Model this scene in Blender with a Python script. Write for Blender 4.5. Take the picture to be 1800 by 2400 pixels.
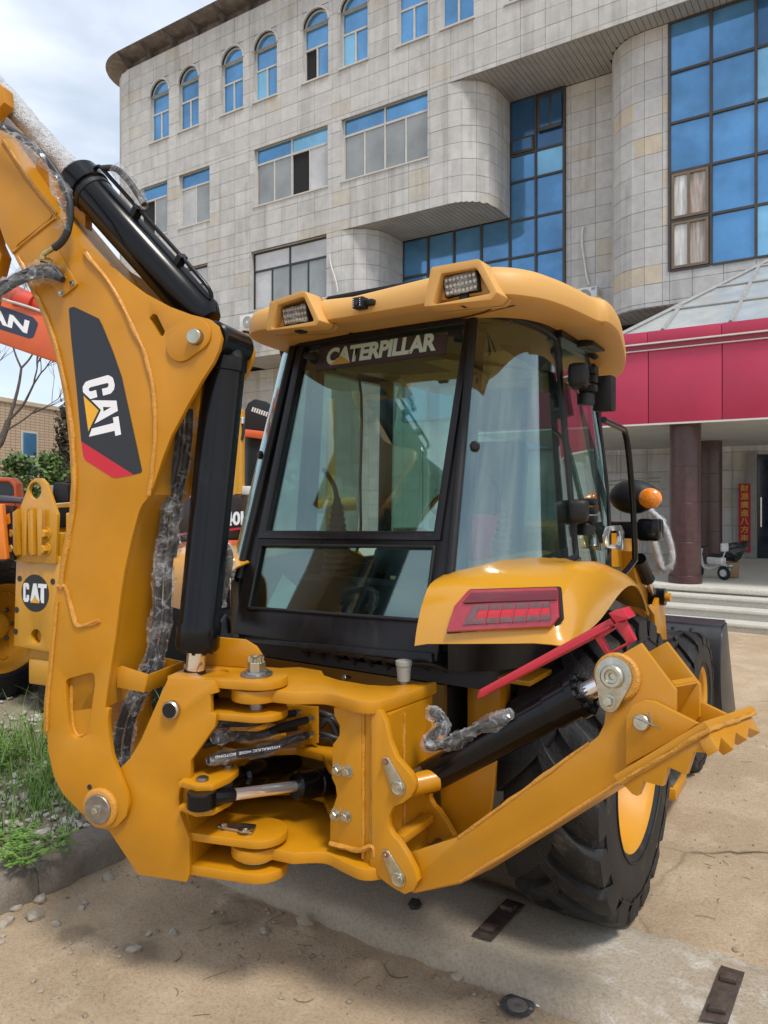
import bpy, bmesh, math, random
from mathutils import Vector, Matrix, noise
rad = math.radians
random.seed(7)
S = bpy.context.scene
COL = S.collection
for o in list(bpy.data.objects):
    bpy.data.objects.remove(o, do_unlink=True)

# ---------------------------------------------------------------- camera
CAM_H, YAW, FPX, HOR = 2.0, rad(33.0), 1730.0, 1165.0
cd = bpy.data.cameras.new('camera')
cam = bpy.data.objects.new('camera', cd)
COL.objects.link(cam)
cam.location = (0, 0, CAM_H)
cam.rotation_euler = (rad(90), 0, YAW)
cd.sensor_fit = 'HORIZONTAL'
cd.sensor_width = 36.0
cd.lens = 36.0 * FPX / 1800.0
cd.shift_y = -(1200 - HOR) / 1800.0
cd.clip_start = 0.05
cd.clip_end = 3000
S.camera = cam

# ---------------------------------------------------------------- world: bright broken overcast
SUN_EL, SUN_AZ = rad(60), rad(118)      # azimuth measured clockwise from +Y
w = bpy.data.worlds.new('World'); S.world = w
w.use_nodes = True
nt = w.node_tree; nt.nodes.clear()
N = nt.nodes.new; L = nt.links.new
out = N('ShaderNodeOutputWorld'); bg = N('ShaderNodeBackground')
sky = N('ShaderNodeTexSky'); sky.sky_type = 'NISHITA'; sky.sun_disc = False
sky.sun_elevation = SUN_EL; sky.sun_rotation = SUN_AZ
tc = N('ShaderNodeTexCoord'); mp = N('ShaderNodeMapping')
mp.inputs['Scale'].default_value = (1.0, 1.0, 1.9)
mp.inputs['Location'].default_value = (3.1, 1.3, 0.4)
n1 = N('ShaderNodeTexNoise'); n1.inputs['Scale'].default_value = 2.6; n1.inputs['Detail'].default_value = 7; n1.inputs['Roughness'].default_value = .52
n1.inputs['Distortion'].default_value = .5
r1 = N('ShaderNodeValToRGB'); r1.color_ramp.elements[0].position = .40; r1.color_ramp.elements[1].position = .66
r1.color_ramp.elements[0].color = (.50, .50, .50, 1); r1.color_ramp.elements[1].color = (1, 1, 1, 1)
n2 = N('ShaderNodeTexNoise'); n2.inputs['Scale'].default_value = 3.3; n2.inputs['Detail'].default_value = 6
r2 = N('ShaderNodeValToRGB')
r2.color_ramp.elements[0].position = .32; r2.color_ramp.elements[0].color = (4.7, 5.4, 6.4, 1)
r2.color_ramp.elements[1].position = .68; r2.color_ramp.elements[1].color = (8.0, 8.4, 9.0, 1)
mx = N('ShaderNodeMix'); mx.data_type = 'RGBA'
L(tc.outputs['Generated'], mp.inputs['Vector']); L(mp.outputs[0], n1.inputs['Vector']); L(mp.outputs[0], n2.inputs['Vector'])
L(n1.outputs['Fac'], r1.inputs[0]); L(n2.outputs['Fac'], r2.inputs[0])
L(r1.outputs[0], mx.inputs['Factor']); L(sky.outputs[0], mx.inputs['A']); L(r2.outputs[0], mx.inputs['B'])
L(mx.outputs['Result'], bg.inputs['Color']); bg.inputs['Strength'].default_value = 0.098
L(bg.outputs[0], out.inputs[0])

sd = bpy.data.lights.new('sun', 'SUN'); sun = bpy.data.objects.new('sun', sd); COL.objects.link(sun)
sd.energy = 2.0; sd.angle = rad(12); sd.color = (1.0, .95, .88)
sdir = Vector((math.sin(SUN_AZ) * math.cos(SUN_EL), math.cos(SUN_AZ) * math.cos(SUN_EL), math.sin(SUN_EL)))
sun.rotation_euler = (-sdir).to_track_quat('-Z', 'Y').to_euler()
sun.location = (0, 0, 30)

S.render.engine = 'CYCLES'
vs = S.view_settings
vs.view_transform = 'Standard'; vs.look = 'None'; vs.exposure = 0.66; vs.gamma = 1.0; vs.use_curve_mapping = False
S.cycles.max_bounces = 8; S.cycles.transparent_max_bounces = 14
S.cycles.glossy_bounces = 4; S.cycles.diffuse_bounces = 3; S.cycles.transmission_bounces = 4

# ---------------------------------------------------------------- survey helpers (photo pixel -> point on a real plane)
RT = Vector((math.cos(YAW), math.sin(YAW), 0)); FW = Vector((-math.sin(YAW), math.cos(YAW), 0)); UP = Vector((0, 0, 1))
EYE = Vector((0, 0, CAM_H))
def ray(u, v):
    return RT * ((u - 900) / FPX) + FW + UP * (-(v - HOR) / FPX)
def at(p, pl):
    d = ray(p[0], p[1]); t = (pl[0] - EYE).dot(pl[1]) / d.dot(pl[1])
    return EYE + d * t
def atD(u, v, D):
    return EYE + ray(u, v) * D
def PX(x): return (Vector((x, 0, 0)), Vector((1, 0, 0)))
def PY(y): return (Vector((0, y, 0)), Vector((0, 1, 0)))
def PZ(z): return (Vector((0, 0, z)), Vector((0, 0, 1)))
def crop(ox, oy, s):
    def f(*pts): return [(p[0] / s + ox, p[1] / s + oy) + tuple(q / s for q in p[2:]) for p in pts]
    return f
K1 = crop(0, 0, 1.843); K2 = crop(900, 0, 1.843); K3 = crop(0, 600, 2.37); K4 = crop(0, 1200, 2.37)
KC = crop(400, 1450, 2.37); KR = crop(900, 1350, 1.843); KW = crop(500, 580, 2.765); KS = crop(1000, 580, 2.698)
KE = crop(1350, 900, 2.764); KL = crop(0, 800, 2.46); KRF = crop(560, 580, 1.765); KD = crop(140, 680, 4.809)
KT = crop(0, 150, 3.403); KB = crop(540, 1150, 2.86); KP = crop(1300, 1150, 2.95); KCN = crop(1400, 650, 4.1475)
KM = crop(380, 900, 3.687); KF = crop(0, 1450, 3.159)

def fillet(pts, n=5):
    """2D/3D polyline; entries with a third value (radius) get rounded."""
    res = []; m = len(pts)
    for i, p in enumerate(pts):
        if len(p) < 3 or p[2] <= 0: res.append((p[0], p[1])); continue
        a = Vector(pts[i - 1][:2]); b = Vector(p[:2]); c = Vector(pts[(i + 1) % m][:2])
        d1 = (a - b); d2 = (c - b); l1, l2 = d1.length, d2.length
        d1.normalize(); d2.normalize()
        ang = math.acos(max(-1, min(1, d1.dot(d2))))
        t = min(p[2] / max(1e-4, math.tan(ang / 2)), .48 * l1, .48 * l2)
        p1 = b + d1 * t; p2 = b + d2 * t
        for k in range(n + 1):
            s = k / n
            q = p1 * (1 - s) ** 2 + b * 2 * s * (1 - s) + p2 * s ** 2
            res.append((q.x, q.y))
    return res
def cr(pts, n=5, closed=False):
    """Catmull-Rom through points (tuples or Vectors)."""
    P = [Vector(p) for p in pts]; m = len(P); res = []
    rng = m if closed else m - 1
    for i in range(rng):
        if closed: p0, p1, p2, p3 = P[i - 1], P[i], P[(i + 1) % m], P[(i + 2) % m]
        else: p0, p1, p2, p3 = P[max(0, i - 1)], P[i], P[i + 1], P[min(m - 1, i + 2)]
        for k in range(n):
            t = k / n
            res.append(.5 * ((2 * p1) + (p2 - p0) * t + (2 * p0 - 5 * p1 + 4 * p2 - p3) * t * t + (3 * p1 - p0 - 3 * p2 + p3) * t ** 3))
    if not closed: res.append(P[-1])
    return res

# ---------------------------------------------------------------- materials
MATS = {}
def mat(name, col, rough=.5, metal=0., var=.08, vscale=6., bump=0., bscale=60., coat=0., spec=.5, col2=None, c2scale=3., c2lo=.5, c2hi=.7, rvar=.1, stretch=None):
    if name in MATS: return MATS[name]
    m = bpy.data.materials.new(name); m.use_nodes = True; MATS[name] = m
    nt = m.node_tree; N = nt.nodes.new; L = nt.links.new
    b = nt.nodes['Principled BSDF']
    b.inputs['Roughness'].default_value = rough; b.inputs['Metallic'].default_value = metal
    b.inputs['Specular IOR Level'].default_value = spec
    if coat: b.inputs['Coat Weight'].default_value = coat; b.inputs['Coat Roughness'].default_value = .12
    tc = N('ShaderNodeTexCoord'); v = tc.outputs['Object']
    if stretch:
        mp = N('ShaderNodeMapping'); mp.inputs['Scale'].default_value = stretch; L(v, mp.inputs[0]); v = mp.outputs[0]
    n = N('ShaderNodeTexNoise'); n.inputs['Scale'].default_value = vscale; n.inputs['Detail'].default_value = 6; n.inputs['Roughness'].default_value = .6
    L(v, n.inputs['Vector'])
    r = N('ShaderNodeValToRGB')
    c = Vector(col); lo = c * (1 - var * 1.6); hi = c * (1 + var * 1.6)
    r.color_ramp.elements[0].position = .25; r.color_ramp.elements[1].position = .75
    r.color_ramp.elements[0].color = (*lo, 1); r.color_ramp.elements[1].color = (*[min(1, x) for x in hi], 1)
    L(n.outputs['Fac'], r.inputs[0]); co = r.outputs[0]
    if col2:
        k = N('ShaderNodeTexNoise'); k.inputs['Scale'].default_value = c2scale; k.inputs['Detail'].default_value = 8; k.inputs['Roughness'].default_value = .65
        L(v, k.inputs['Vector'])
        kr = N('ShaderNodeValToRGB'); kr.color_ramp.elements[0].position = c2lo; kr.color_ramp.elements[1].position = c2hi
        L(k.outputs['Fac'], kr.inputs[0])
        x = N('ShaderNodeMix'); x.data_type = 'RGBA'; L(kr.outputs[0], x.inputs['Factor']); L(co, x.inputs['A']); x.inputs['B'].default_value = (*col2, 1)
        co = x.outputs['Result']
    L(co, b.inputs['Base Color'])
    if rvar:
        mr = N('ShaderNodeMapRange'); mr.inputs['To Min'].default_value = max(.02, rough - rvar); mr.inputs['To Max'].default_value = min(1, rough + rvar)
        L(n.outputs['Fac'], mr.inputs['Value']); L(mr.outputs[0], b.inputs['Roughness'])
    if bump:
        bn = N('ShaderNodeTexNoise'); bn.inputs['Scale'].default_value = bscale; bn.inputs['Detail'].default_value = 5
        L(v, bn.inputs['Vector'])
        bp = N('ShaderNodeBump'); bp.inputs['Strength'].default_value = min(1, bump); bp.inputs['Distance'].default_value = .01 * max(1, bump)
        L(bn.outputs['Fac'], bp.inputs['Height']); L(bp.outputs[0], b.inputs['Normal'])
    return m
def glass(name, tint, refl=(.9, .95, .95), rough=.02, base=.05, dirt=0.):
    if name in MATS: return MATS[name]
    m = bpy.data.materials.new(name); m.use_nodes = True; MATS[name] = m
    nt = m.node_tree; nt.nodes.clear(); N = nt.nodes.new; L = nt.links.new
    o = N('ShaderNodeOutputMaterial'); t = N('ShaderNodeBsdfTransparent'); t.inputs[0].default_value = (*tint, 1)
    g = N('ShaderNodeBsdfGlossy'); g.inputs[0].default_value = (*refl, 1); g.inputs['Roughness'].default_value = rough
    lw = N('ShaderNodeLayerWeight'); lw.inputs['Blend'].default_value = .5
    f = N('ShaderNodeMath'); f.operation = 'POWER'; L(lw.outputs['Facing'], f.inputs[0]); f.inputs[1].default_value = 4.0
    a = N('ShaderNodeMath'); a.operation = 'MULTIPLY_ADD'; a.inputs[1].default_value = .9; a.inputs[2].default_value = base; a.use_clamp = True
    L(f.outputs[0], a.inputs[0])
    x = N('ShaderNodeMixShader'); L(a.outputs[0], x.inputs[0]); L(t.outputs[0], x.inputs[1]); L(g.outputs[0], x.inputs[2])
    res = x
    if dirt:
        d = N('ShaderNodeBsdfDiffuse'); d.inputs[0].default_value = (.55, .55, .52, 1)
        tc = N('ShaderNodeTexCoord'); n = N('ShaderNodeTexNoise'); n.inputs['Scale'].default_value = 2.5; n.inputs['Detail'].default_value = 8
        L(tc.outputs['Object'], n.inputs['Vector'])
        mr = N('ShaderNodeMapRange'); mr.inputs['From Min'].default_value = .35; mr.inputs['From Max'].default_value = .8; mr.inputs['To Max'].default_value = dirt
        L(n.outputs['Fac'], mr.inputs['Value'])
        y = N('ShaderNodeMixShader'); L(mr.outputs[0], y.inputs[0]); L(x.outputs[0], y.inputs[1]); L(d.outputs[0], y.inputs[2]); res = y
    L(res.outputs[0], o.inputs[0])
    return m
def wrapmat():
    """clear stretch film: mostly see-through, glossy glints, thin pale fold lines."""
    if 'wrap' in MATS: return MATS['wrap']
    m = bpy.data.materials.new('plastic_film'); m.use_nodes = True; MATS['wrap'] = m
    nt = m.node_tree; nt.nodes.clear(); N = nt.nodes.new; L = nt.links.new
    def M(op, a, b=None, c=None):
        q = N('ShaderNodeMath'); q.operation = op; q.use_clamp = op in ('MULTIPLY_ADD', 'ADD')
        for k, v in enumerate((a, b, c)):
            if v is None: continue
            if isinstance(v, (int, float)): q.inputs[k].default_value = v
            else: L(v, q.inputs[k])
        return q.outputs[0]
    o = N('ShaderNodeOutputMaterial'); t = N('ShaderNodeBsdfTransparent'); t.inputs[0].default_value = (.95, .95, .95, 1)
    p = N('ShaderNodeBsdfPrincipled'); p.inputs['Base Color'].default_value = (.66, .67, .68, 1); p.inputs['Roughness'].default_value = .12; p.inputs['Specular IOR Level'].default_value = 1.
    tc = N('ShaderNodeTexCoord')
    n = N('ShaderNodeTexNoise'); n.inputs['Scale'].default_value = 15; n.inputs['Detail'].default_value = 1.5; n.inputs['Distortion'].default_value = .5; L(tc.outputs['Object'], n.inputs['Vector'])
    n2 = N('ShaderNodeTexNoise'); n2.inputs['Scale'].default_value = 9; n2.inputs['Detail'].default_value = 2; L(tc.outputs['Object'], n2.inputs['Vector'])
    rid = M('ABSOLUTE', M('SUBTRACT', n.outputs['Fac'], .5)); mr = N('ShaderNodeMapRange'); mr.inputs['From Min'].default_value = .035; mr.inputs['From Max'].default_value = .0; mr.inputs['To Max'].default_value = .22; L(rid, mr.inputs['Value'])
    haz = N('ShaderNodeMapRange'); haz.inputs['From Min'].default_value = .5; haz.inputs['From Max'].default_value = .75; haz.inputs['To Min'].default_value = .04; haz.inputs['To Max'].default_value = .30; L(n2.outputs['Fac'], haz.inputs['Value'])
    lw = N('ShaderNodeLayerWeight'); lw.inputs['Blend'].default_value = .18
    b = N('ShaderNodeBump'); b.inputs['Strength'].default_value = .35; b.inputs['Distance'].default_value = .01; L(n.outputs['Fac'], b.inputs['Height']); L(b.outputs[0], p.inputs['Normal'])
    f = M('ADD', M('ADD', mr.outputs[0], haz.outputs[0]), M('MULTIPLY', lw.outputs['Facing'], .25))
    x = N('ShaderNodeMixShader'); L(f, x.inputs[0]); L(t.outputs[0], x.inputs[1]); L(p.outputs[0], x.inputs[2]); L(x.outputs[0], o.inputs[0])
    return m

# ---------------------------------------------------------------- object helpers
def finish(name, bm, m, parent=None, smooth=35, label=None, cat=None, group=None, kind=None, calc=True):
    me = bpy.data.meshes.new(name)
    if calc: bmesh.ops.recalc_face_normals(bm, faces=bm.faces[:])
    bm.to_mesh(me); bm.free()
    return link(name, me, m, parent, smooth, label, cat, group, kind)
def link(name, me, m, parent=None, smooth=35, label=None, cat=None, group=None, kind=None):
    ms = m if isinstance(m, (list, tuple)) else [m]
    if not me.materials:
        for q in ms: me.materials.append(q)
    if smooth and me.polygons:
        me.polygons.foreach_set('use_smooth', [True] * len(me.polygons))
        try: me.set_sharp_from_angle(angle=rad(smooth))
        except Exception: pass
    o = bpy.data.objects.new(name, me); COL.objects.link(o)
    if parent is not None: attach(o, parent)
    tag(o, label, cat, group, kind)
    return o
def attach(o, parent):
    o.parent = parent
    if parent.type == 'EMPTY': o.matrix_parent_inverse = Matrix.Translation(-parent.location)
def tag(o, label=None, cat=None, group=None, kind=None):
    if label: o['label'] = label
    if cat: o['category'] = cat
    if group: o['group'] = group
    if kind: o['kind'] = kind
    return o
def empty(name, loc, label, cat, group=None):
    o = bpy.data.objects.new(name, None); COL.objects.link(o); o.location = loc; o.empty_display_size = .2
    return tag(o, label, cat, group)
def dupl(src, name, parent=None, mtx=None):
    o = src.copy(); o.name = name; COL.objects.link(o)
    if parent is not None: attach(o, parent)
    if mtx is not None: o.matrix_basis = mtx
    return o

def frame(n):
    n = Vector(n).normalized(); a = Vector((0, 0, 1)) if abs(n.z) < .9 else Vector((1, 0, 0))
    x = a.cross(n).normalized(); return x, n.cross(x), n
def poly_prism(bm, pts, ext, holes=(), bevel=0., seg=2):
    """coplanar 3D outline (with holes) extruded along vector ext."""
    nb = bmesh.new() if True else bm
    def loop(ps):
        vs = [nb.verts.new(p) for p in ps]
        return vs, [nb.edges.new((vs[i], vs[(i + 1) % len(vs)])) for i in range(len(vs))]
    vs, es = loop(pts)
    if holes:
        for h in holes: es += loop(h)[1]
        bmesh.ops.triangle_fill(nb, edges=es, use_beauty=True, use_dissolve=False)
        fs = nb.faces[:]
    else: fs = [nb.faces.new(vs)]
    r = bmesh.ops.extrude_face_region(nb, geom=fs)
    bmesh.ops.translate(nb, vec=ext, verts=[g for g in r['geom'] if isinstance(g, bmesh.types.BMVert)])
    bmesh.ops.recalc_face_normals(nb, faces=nb.faces[:])
    if bevel:
        en = Vector(ext).normalized()
        ee = []
        for e in nb.edges:
            if len(e.link_faces) == 2:
                a, b = e.link_faces[0].normal, e.link_faces[1].normal
                if a.angle(b, 0) > .6 and (abs(a.dot(en)) > .9) != (abs(b.dot(en)) > .9): ee.append(e)
        bmesh.ops.bevel(nb, geom=ee, offset=bevel, segments=seg, profile=.5, affect='EDGES', clamp_overlap=True)
    merge(bm, nb)
def merge(bm, nb):
    me = bpy.data.meshes.new('t'); nb.to_mesh(me); nb.free(); bm.from_mesh(me); bpy.data.meshes.remove(me)
def plate(name, pts, ext, m, parent, holes=(), bevel=.004, smooth=35, **k):
    bm = bmesh.new(); poly_prism(bm, pts, ext, holes, bevel)
    return finish(name, bm, m, parent, smooth, **k)
def circle(c, n, r, k=20):
    x, y, z = frame(n)
    return [Vector(c) + x * (r * math.cos(2 * math.pi * i / k)) + y * (r * math.sin(2 * math.pi * i / k)) for i in range(k)]
def lathe(bm, prof, p0, axis, n=24, caps=True):
    """prof: list of (t along axis, radius)."""
    x, y, z = frame(axis); p0 = Vector(p0); rings = []
    for t, r in prof:
        rings.append([bm.verts.new(p0 + z * t + (x * math.cos(2 * math.pi * i / n) + y * math.sin(2 * math.pi * i / n)) * r) for i in range(n)])
    for a, b in zip(rings, rings[1:]):
        for i in range(n): bm.faces.new((a[i], a[(i + 1) % n], b[(i + 1) % n], b[i]))
    if caps:
        bm.faces.new(rings[0][::-1]); bm.faces.new(rings[-1])
def cyl(bm, a, b, r, n=20, bev=0.):
    a = Vector(a); b = Vector(b); l = (b - a).length
    pr = [(0, r), (l, r)] if not bev else [(0, r - bev), (bev, r), (l - bev, r), (l, r - bev)]
    lathe(bm, pr, a, b - a, n)
def tube(bm, path, r, n=10, jitter=0., seed=0, caps=True):
    P = [Vector(p) for p in path]; rings = []; m = len(P)
    t0 = (P[1] - P[0]).normalized(); x, y, _ = frame(t0)
    for i, p in enumerate(P):
        t = (P[min(m - 1, i + 1)] - P[max(0, i - 1)]).normalized()
        x = (x - t * x.dot(t)).normalized(); y = t.cross(x)
        rr = r(i / (m - 1)) if callable(r) else r
        ring = []
        for k in range(n):
            a = 2 * math.pi * k / n; q = rr
            if jitter: q *= 1 + jitter * noise.noise(Vector((p.x * 17 + seed, p.y * 17 + math.cos(a) * 1.3, p.z * 17 + math.sin(a) * 1.3))) * 1.6
            ring.append(bm.verts.new(p + (x * math.cos(a) + y * math.sin(a)) * q))
        rings.append(ring)
    for a, b in zip(rings, rings[1:]):
        for i in range(n): bm.faces.new((a[i], a[(i + 1) % n], b[(i + 1) % n], b[i]))
    if caps: bm.faces.new(rings[0][::-1]); bm.faces.new(rings[-1])
def box(bm, lo, hi, M=None, bevel=0.):
    nb = bmesh.new()
    bmesh.ops.create_cube(nb, size=1)
    lo = Vector(lo); hi = Vector(hi); d = hi - lo; c = (lo + hi) / 2
    for v in nb.verts: v.co = Vector((v.co.x * d.x, v.co.y * d.y, v.co.z * d.z)) + c
    if bevel: bmesh.ops.bevel(nb, geom=nb.edges[:], offset=bevel, segments=2, profile=.5, affect='EDGES', clamp_overlap=True)
    if M is not None: nb.transform(M)
    merge(bm, nb)
def boxo(name, lo, hi, m, parent=None, bevel=0., M=None, **k):
    bm = bmesh.new(); box(bm, lo, hi, M, bevel); return finish(name, bm, m, parent, **k)
def tubeo(name, path, r, m, parent=None, n=10, sm=5, jitter=0., seed=0, **k):
    bm = bmesh.new(); film = m.name == 'plastic_film'
    tube(bm, cr(path, sm + 4 if film else sm) if sm else path, r, n, jitter, seed)
    if film:   # crinkled stretch film: small sharp facets
        rr = random.Random(seed + 5)
        for v in bm.verts: v.co += Vector((rr.uniform(-1, 1), rr.uniform(-1, 1), rr.uniform(-1, 1))) * .0035
        bmesh.ops.triangulate(bm, faces=bm.faces[:])
    return finish(name, bm, m, parent, smooth=0 if film else 60, **k)
def cylo(name, a, b, r, m, parent=None, n=24, bev=.003, **k):
    bm = bmesh.new(); cyl(bm, a, b, r, n, bev); return finish(name, bm, m, parent, **k)
def latheo(name, prof, p0, axis, m, parent=None, n=28, smooth=35, **k):
    bm = bmesh.new(); lathe(bm, prof, p0, axis, n); return finish(name, bm, m, parent, smooth, **k)
def grid(bm, rows, close=False):
    V = [[bm.verts.new(p) for p in r] for r in rows]
    for a, b in zip(V, V[1:]):
        m = len(a)
        for i in range(m if close else m - 1): bm.faces.new((a[i], a[(i + 1) % m], b[(i + 1) % m], b[i]))
    return V
def solidify(bm, t):
    bmesh.ops.recalc_face_normals(bm, faces=bm.faces[:])
    bmesh.ops.solidify(bm, geom=bm.faces[:], thickness=t)
_BOLT = {}
def bolt(p, d, r, m, parent, name='bolt', h=None):
    """hex bolt on a washer; mesh data shared per size."""
    key = (round(r, 4), m.name, h)
    if key not in _BOLT:
        hh = h or r * 1.1
        bm = bmesh.new()
        lathe(bm, [(0, r * 1.45), (r * .22, r * 1.45), (r * .25, r * 1.4)], (0, 0, 0), (0, 0, 1), 18)
        lathe(bm, [(r * .25, r), (r * .25 + hh * .85, r), (r * .25 + hh, r * .86)], (0, 0, 0), (0, 0, 1), 6)
        me = bpy.data.meshes.new(name); bmesh.ops.recalc_face_normals(bm, faces=bm.faces[:]); bm.to_mesh(me); bm.free()
        me.materials.append(m); me.polygons.foreach_set('use_smooth', [True] * len(me.polygons)); me.set_sharp_from_angle(angle=rad(30))
        _BOLT[key] = me
    o = bpy.data.objects.new(name, _BOLT[key]); COL.objects.link(o)
    if parent is not None: attach(o, parent)
    x, y, z = frame(d); ca = random.random()
    R = Matrix((x, y, z)).transposed().to_4x4() @ Matrix.Rotation(ca, 4, 'Z')
    o.matrix_basis = Matrix.Translation(p) @ R
    return o
def text_mesh(body, bold=0., shear=0., align='LEFT', space=1.):
    c = bpy.data.curves.new('txt', 'FONT'); c.body = body; c.size = 1; c.offset = bold; c.shear = shear; c.align_x = align; c.space_character = space
    c.resolution_u = 3; c.fill_mode = 'FRONT'
    o = bpy.data.objects.new('txt', c); COL.objects.link(o)
    dg = bpy.context.evaluated_depsgraph_get()
    me = bpy.data.meshes.new_from_object(o.evaluated_get(dg))
    bpy.data.objects.remove(o); bpy.data.curves.remove(c)
    return me
def text(name, body, org, xd, yd, m, parent, bold=0., shear=0., align='LEFT', fit=None, space=1., **k):
    """lettering as thin mesh; xd/yd are full vectors per em (or fitted to a box when fit=True)."""
    me = text_mesh(body, bold, shear, align, space)
    xs = [v.co.x for v in me.vertices]; ys = [v.co.y for v in me.vertices]
    if fit and xs:
        x0, x1, y0, y1 = min(xs), max(xs), min(ys), max(ys)
        for v in me.vertices: v.co.x = (v.co.x - x0) / (x1 - x0); v.co.y = (v.co.y - y0) / (y1 - y0)
    org, xd, yd = Vector(org), Vector(xd), Vector(yd)
    for v in me.vertices: v.co = org + xd * v.co.x + yd * v.co.y
    return link(name, me, m, parent, smooth=0, **k)
def fan(name, pts, m, parent, lift=None, **k):
    """thin flat decal face."""
    bm = bmesh.new(); bm.faces.new([bm.verts.new(p) for p in pts]); return finish(name, bm, m, parent, smooth=0, calc=False, **k)

# ---------------------------------------------------------------- shared material set
YEL = mat('machine_yellow_paint', (.49, .208, .005), .34, var=.06, vscale=4, coat=.15, spec=.4, bump=.06, bscale=260, col2=(.44, .215, .03), c2scale=3.0, c2lo=.55, c2hi=.85)
YELW = mat('yellow_weld_bead', (.52, .235, .025), .38, var=.1, vscale=40, coat=.2, bump=.5, bscale=150)
YELP = mat('yellow_moulded_plastic', (.60, .325, .085), .50, var=.03, vscale=2, bump=.03, bscale=300)
YELF = mat('yellow_glossy_fender', (.56, .265, .014), .28, var=.02, vscale=2, coat=.6)
YELR = mat('yellow_rim_paint', (.55, .25, .012), .5, var=.04, vscale=5)
BLK = mat('black_gloss_paint', (.005, .005, .006), .20, var=.2, vscale=5, coat=.0, spec=.28, col2=(.022, .020, .018), c2scale=5, c2lo=.6, c2hi=.95)
BLKM = mat('black_matte_plastic', (.010, .010, .011), .5, spec=.35, var=.15, vscale=20, bump=.15, bscale=300)
BLKF = mat('black_cab_frame', (.010, .009, .010), .32, var=.2, vscale=4, coat=.0, spec=.3, col2=(.035, .032, .028), c2scale=3, c2lo=.55, c2hi=.95, stretch=(6, 6, .6))
RUB = mat('black_rubber', (.013, .013, .014), .58, var=.25, vscale=6, bump=.35, bscale=70, spec=.35, col2=(.085, .070, .052), c2scale=7, c2lo=.56, c2hi=.85)
HOSE = mat('hydraulic_hose', (.018, .018, .02), .5, var=.1, vscale=20, bump=.1, bscale=200)
CHR = mat('chrome_rod', (.80, .80, .81), .10, .85, var=.02, rvar=.03)
ZNC = mat('zinc_plated_steel', (.50, .48, .40), .32, 1., var=.15, vscale=30, bump=.1, bscale=120, col2=(.40, .33, .18), c2scale=14, c2lo=.5, c2hi=.8)
STL = mat('raw_steel', (.32, .31, .29), .4, 1., var=.2, vscale=25, bump=.15, bscale=100)
RED = mat('red_paint', (.50, .016, .035), .38, var=.05, coat=.3)
WHT = mat('white_print', (.78, .78, .80), .45, var=.01)
DCK = mat('black_decal_film', (.016, .019, .026), .36, var=.03)
DRED = mat('red_decal_film', (.52, .012, .03), .4, var=.02)
DYEL = mat('yellow_decal_film', (.75, .38, .02), .4, var=.02)
FILM = wrapmat()
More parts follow.
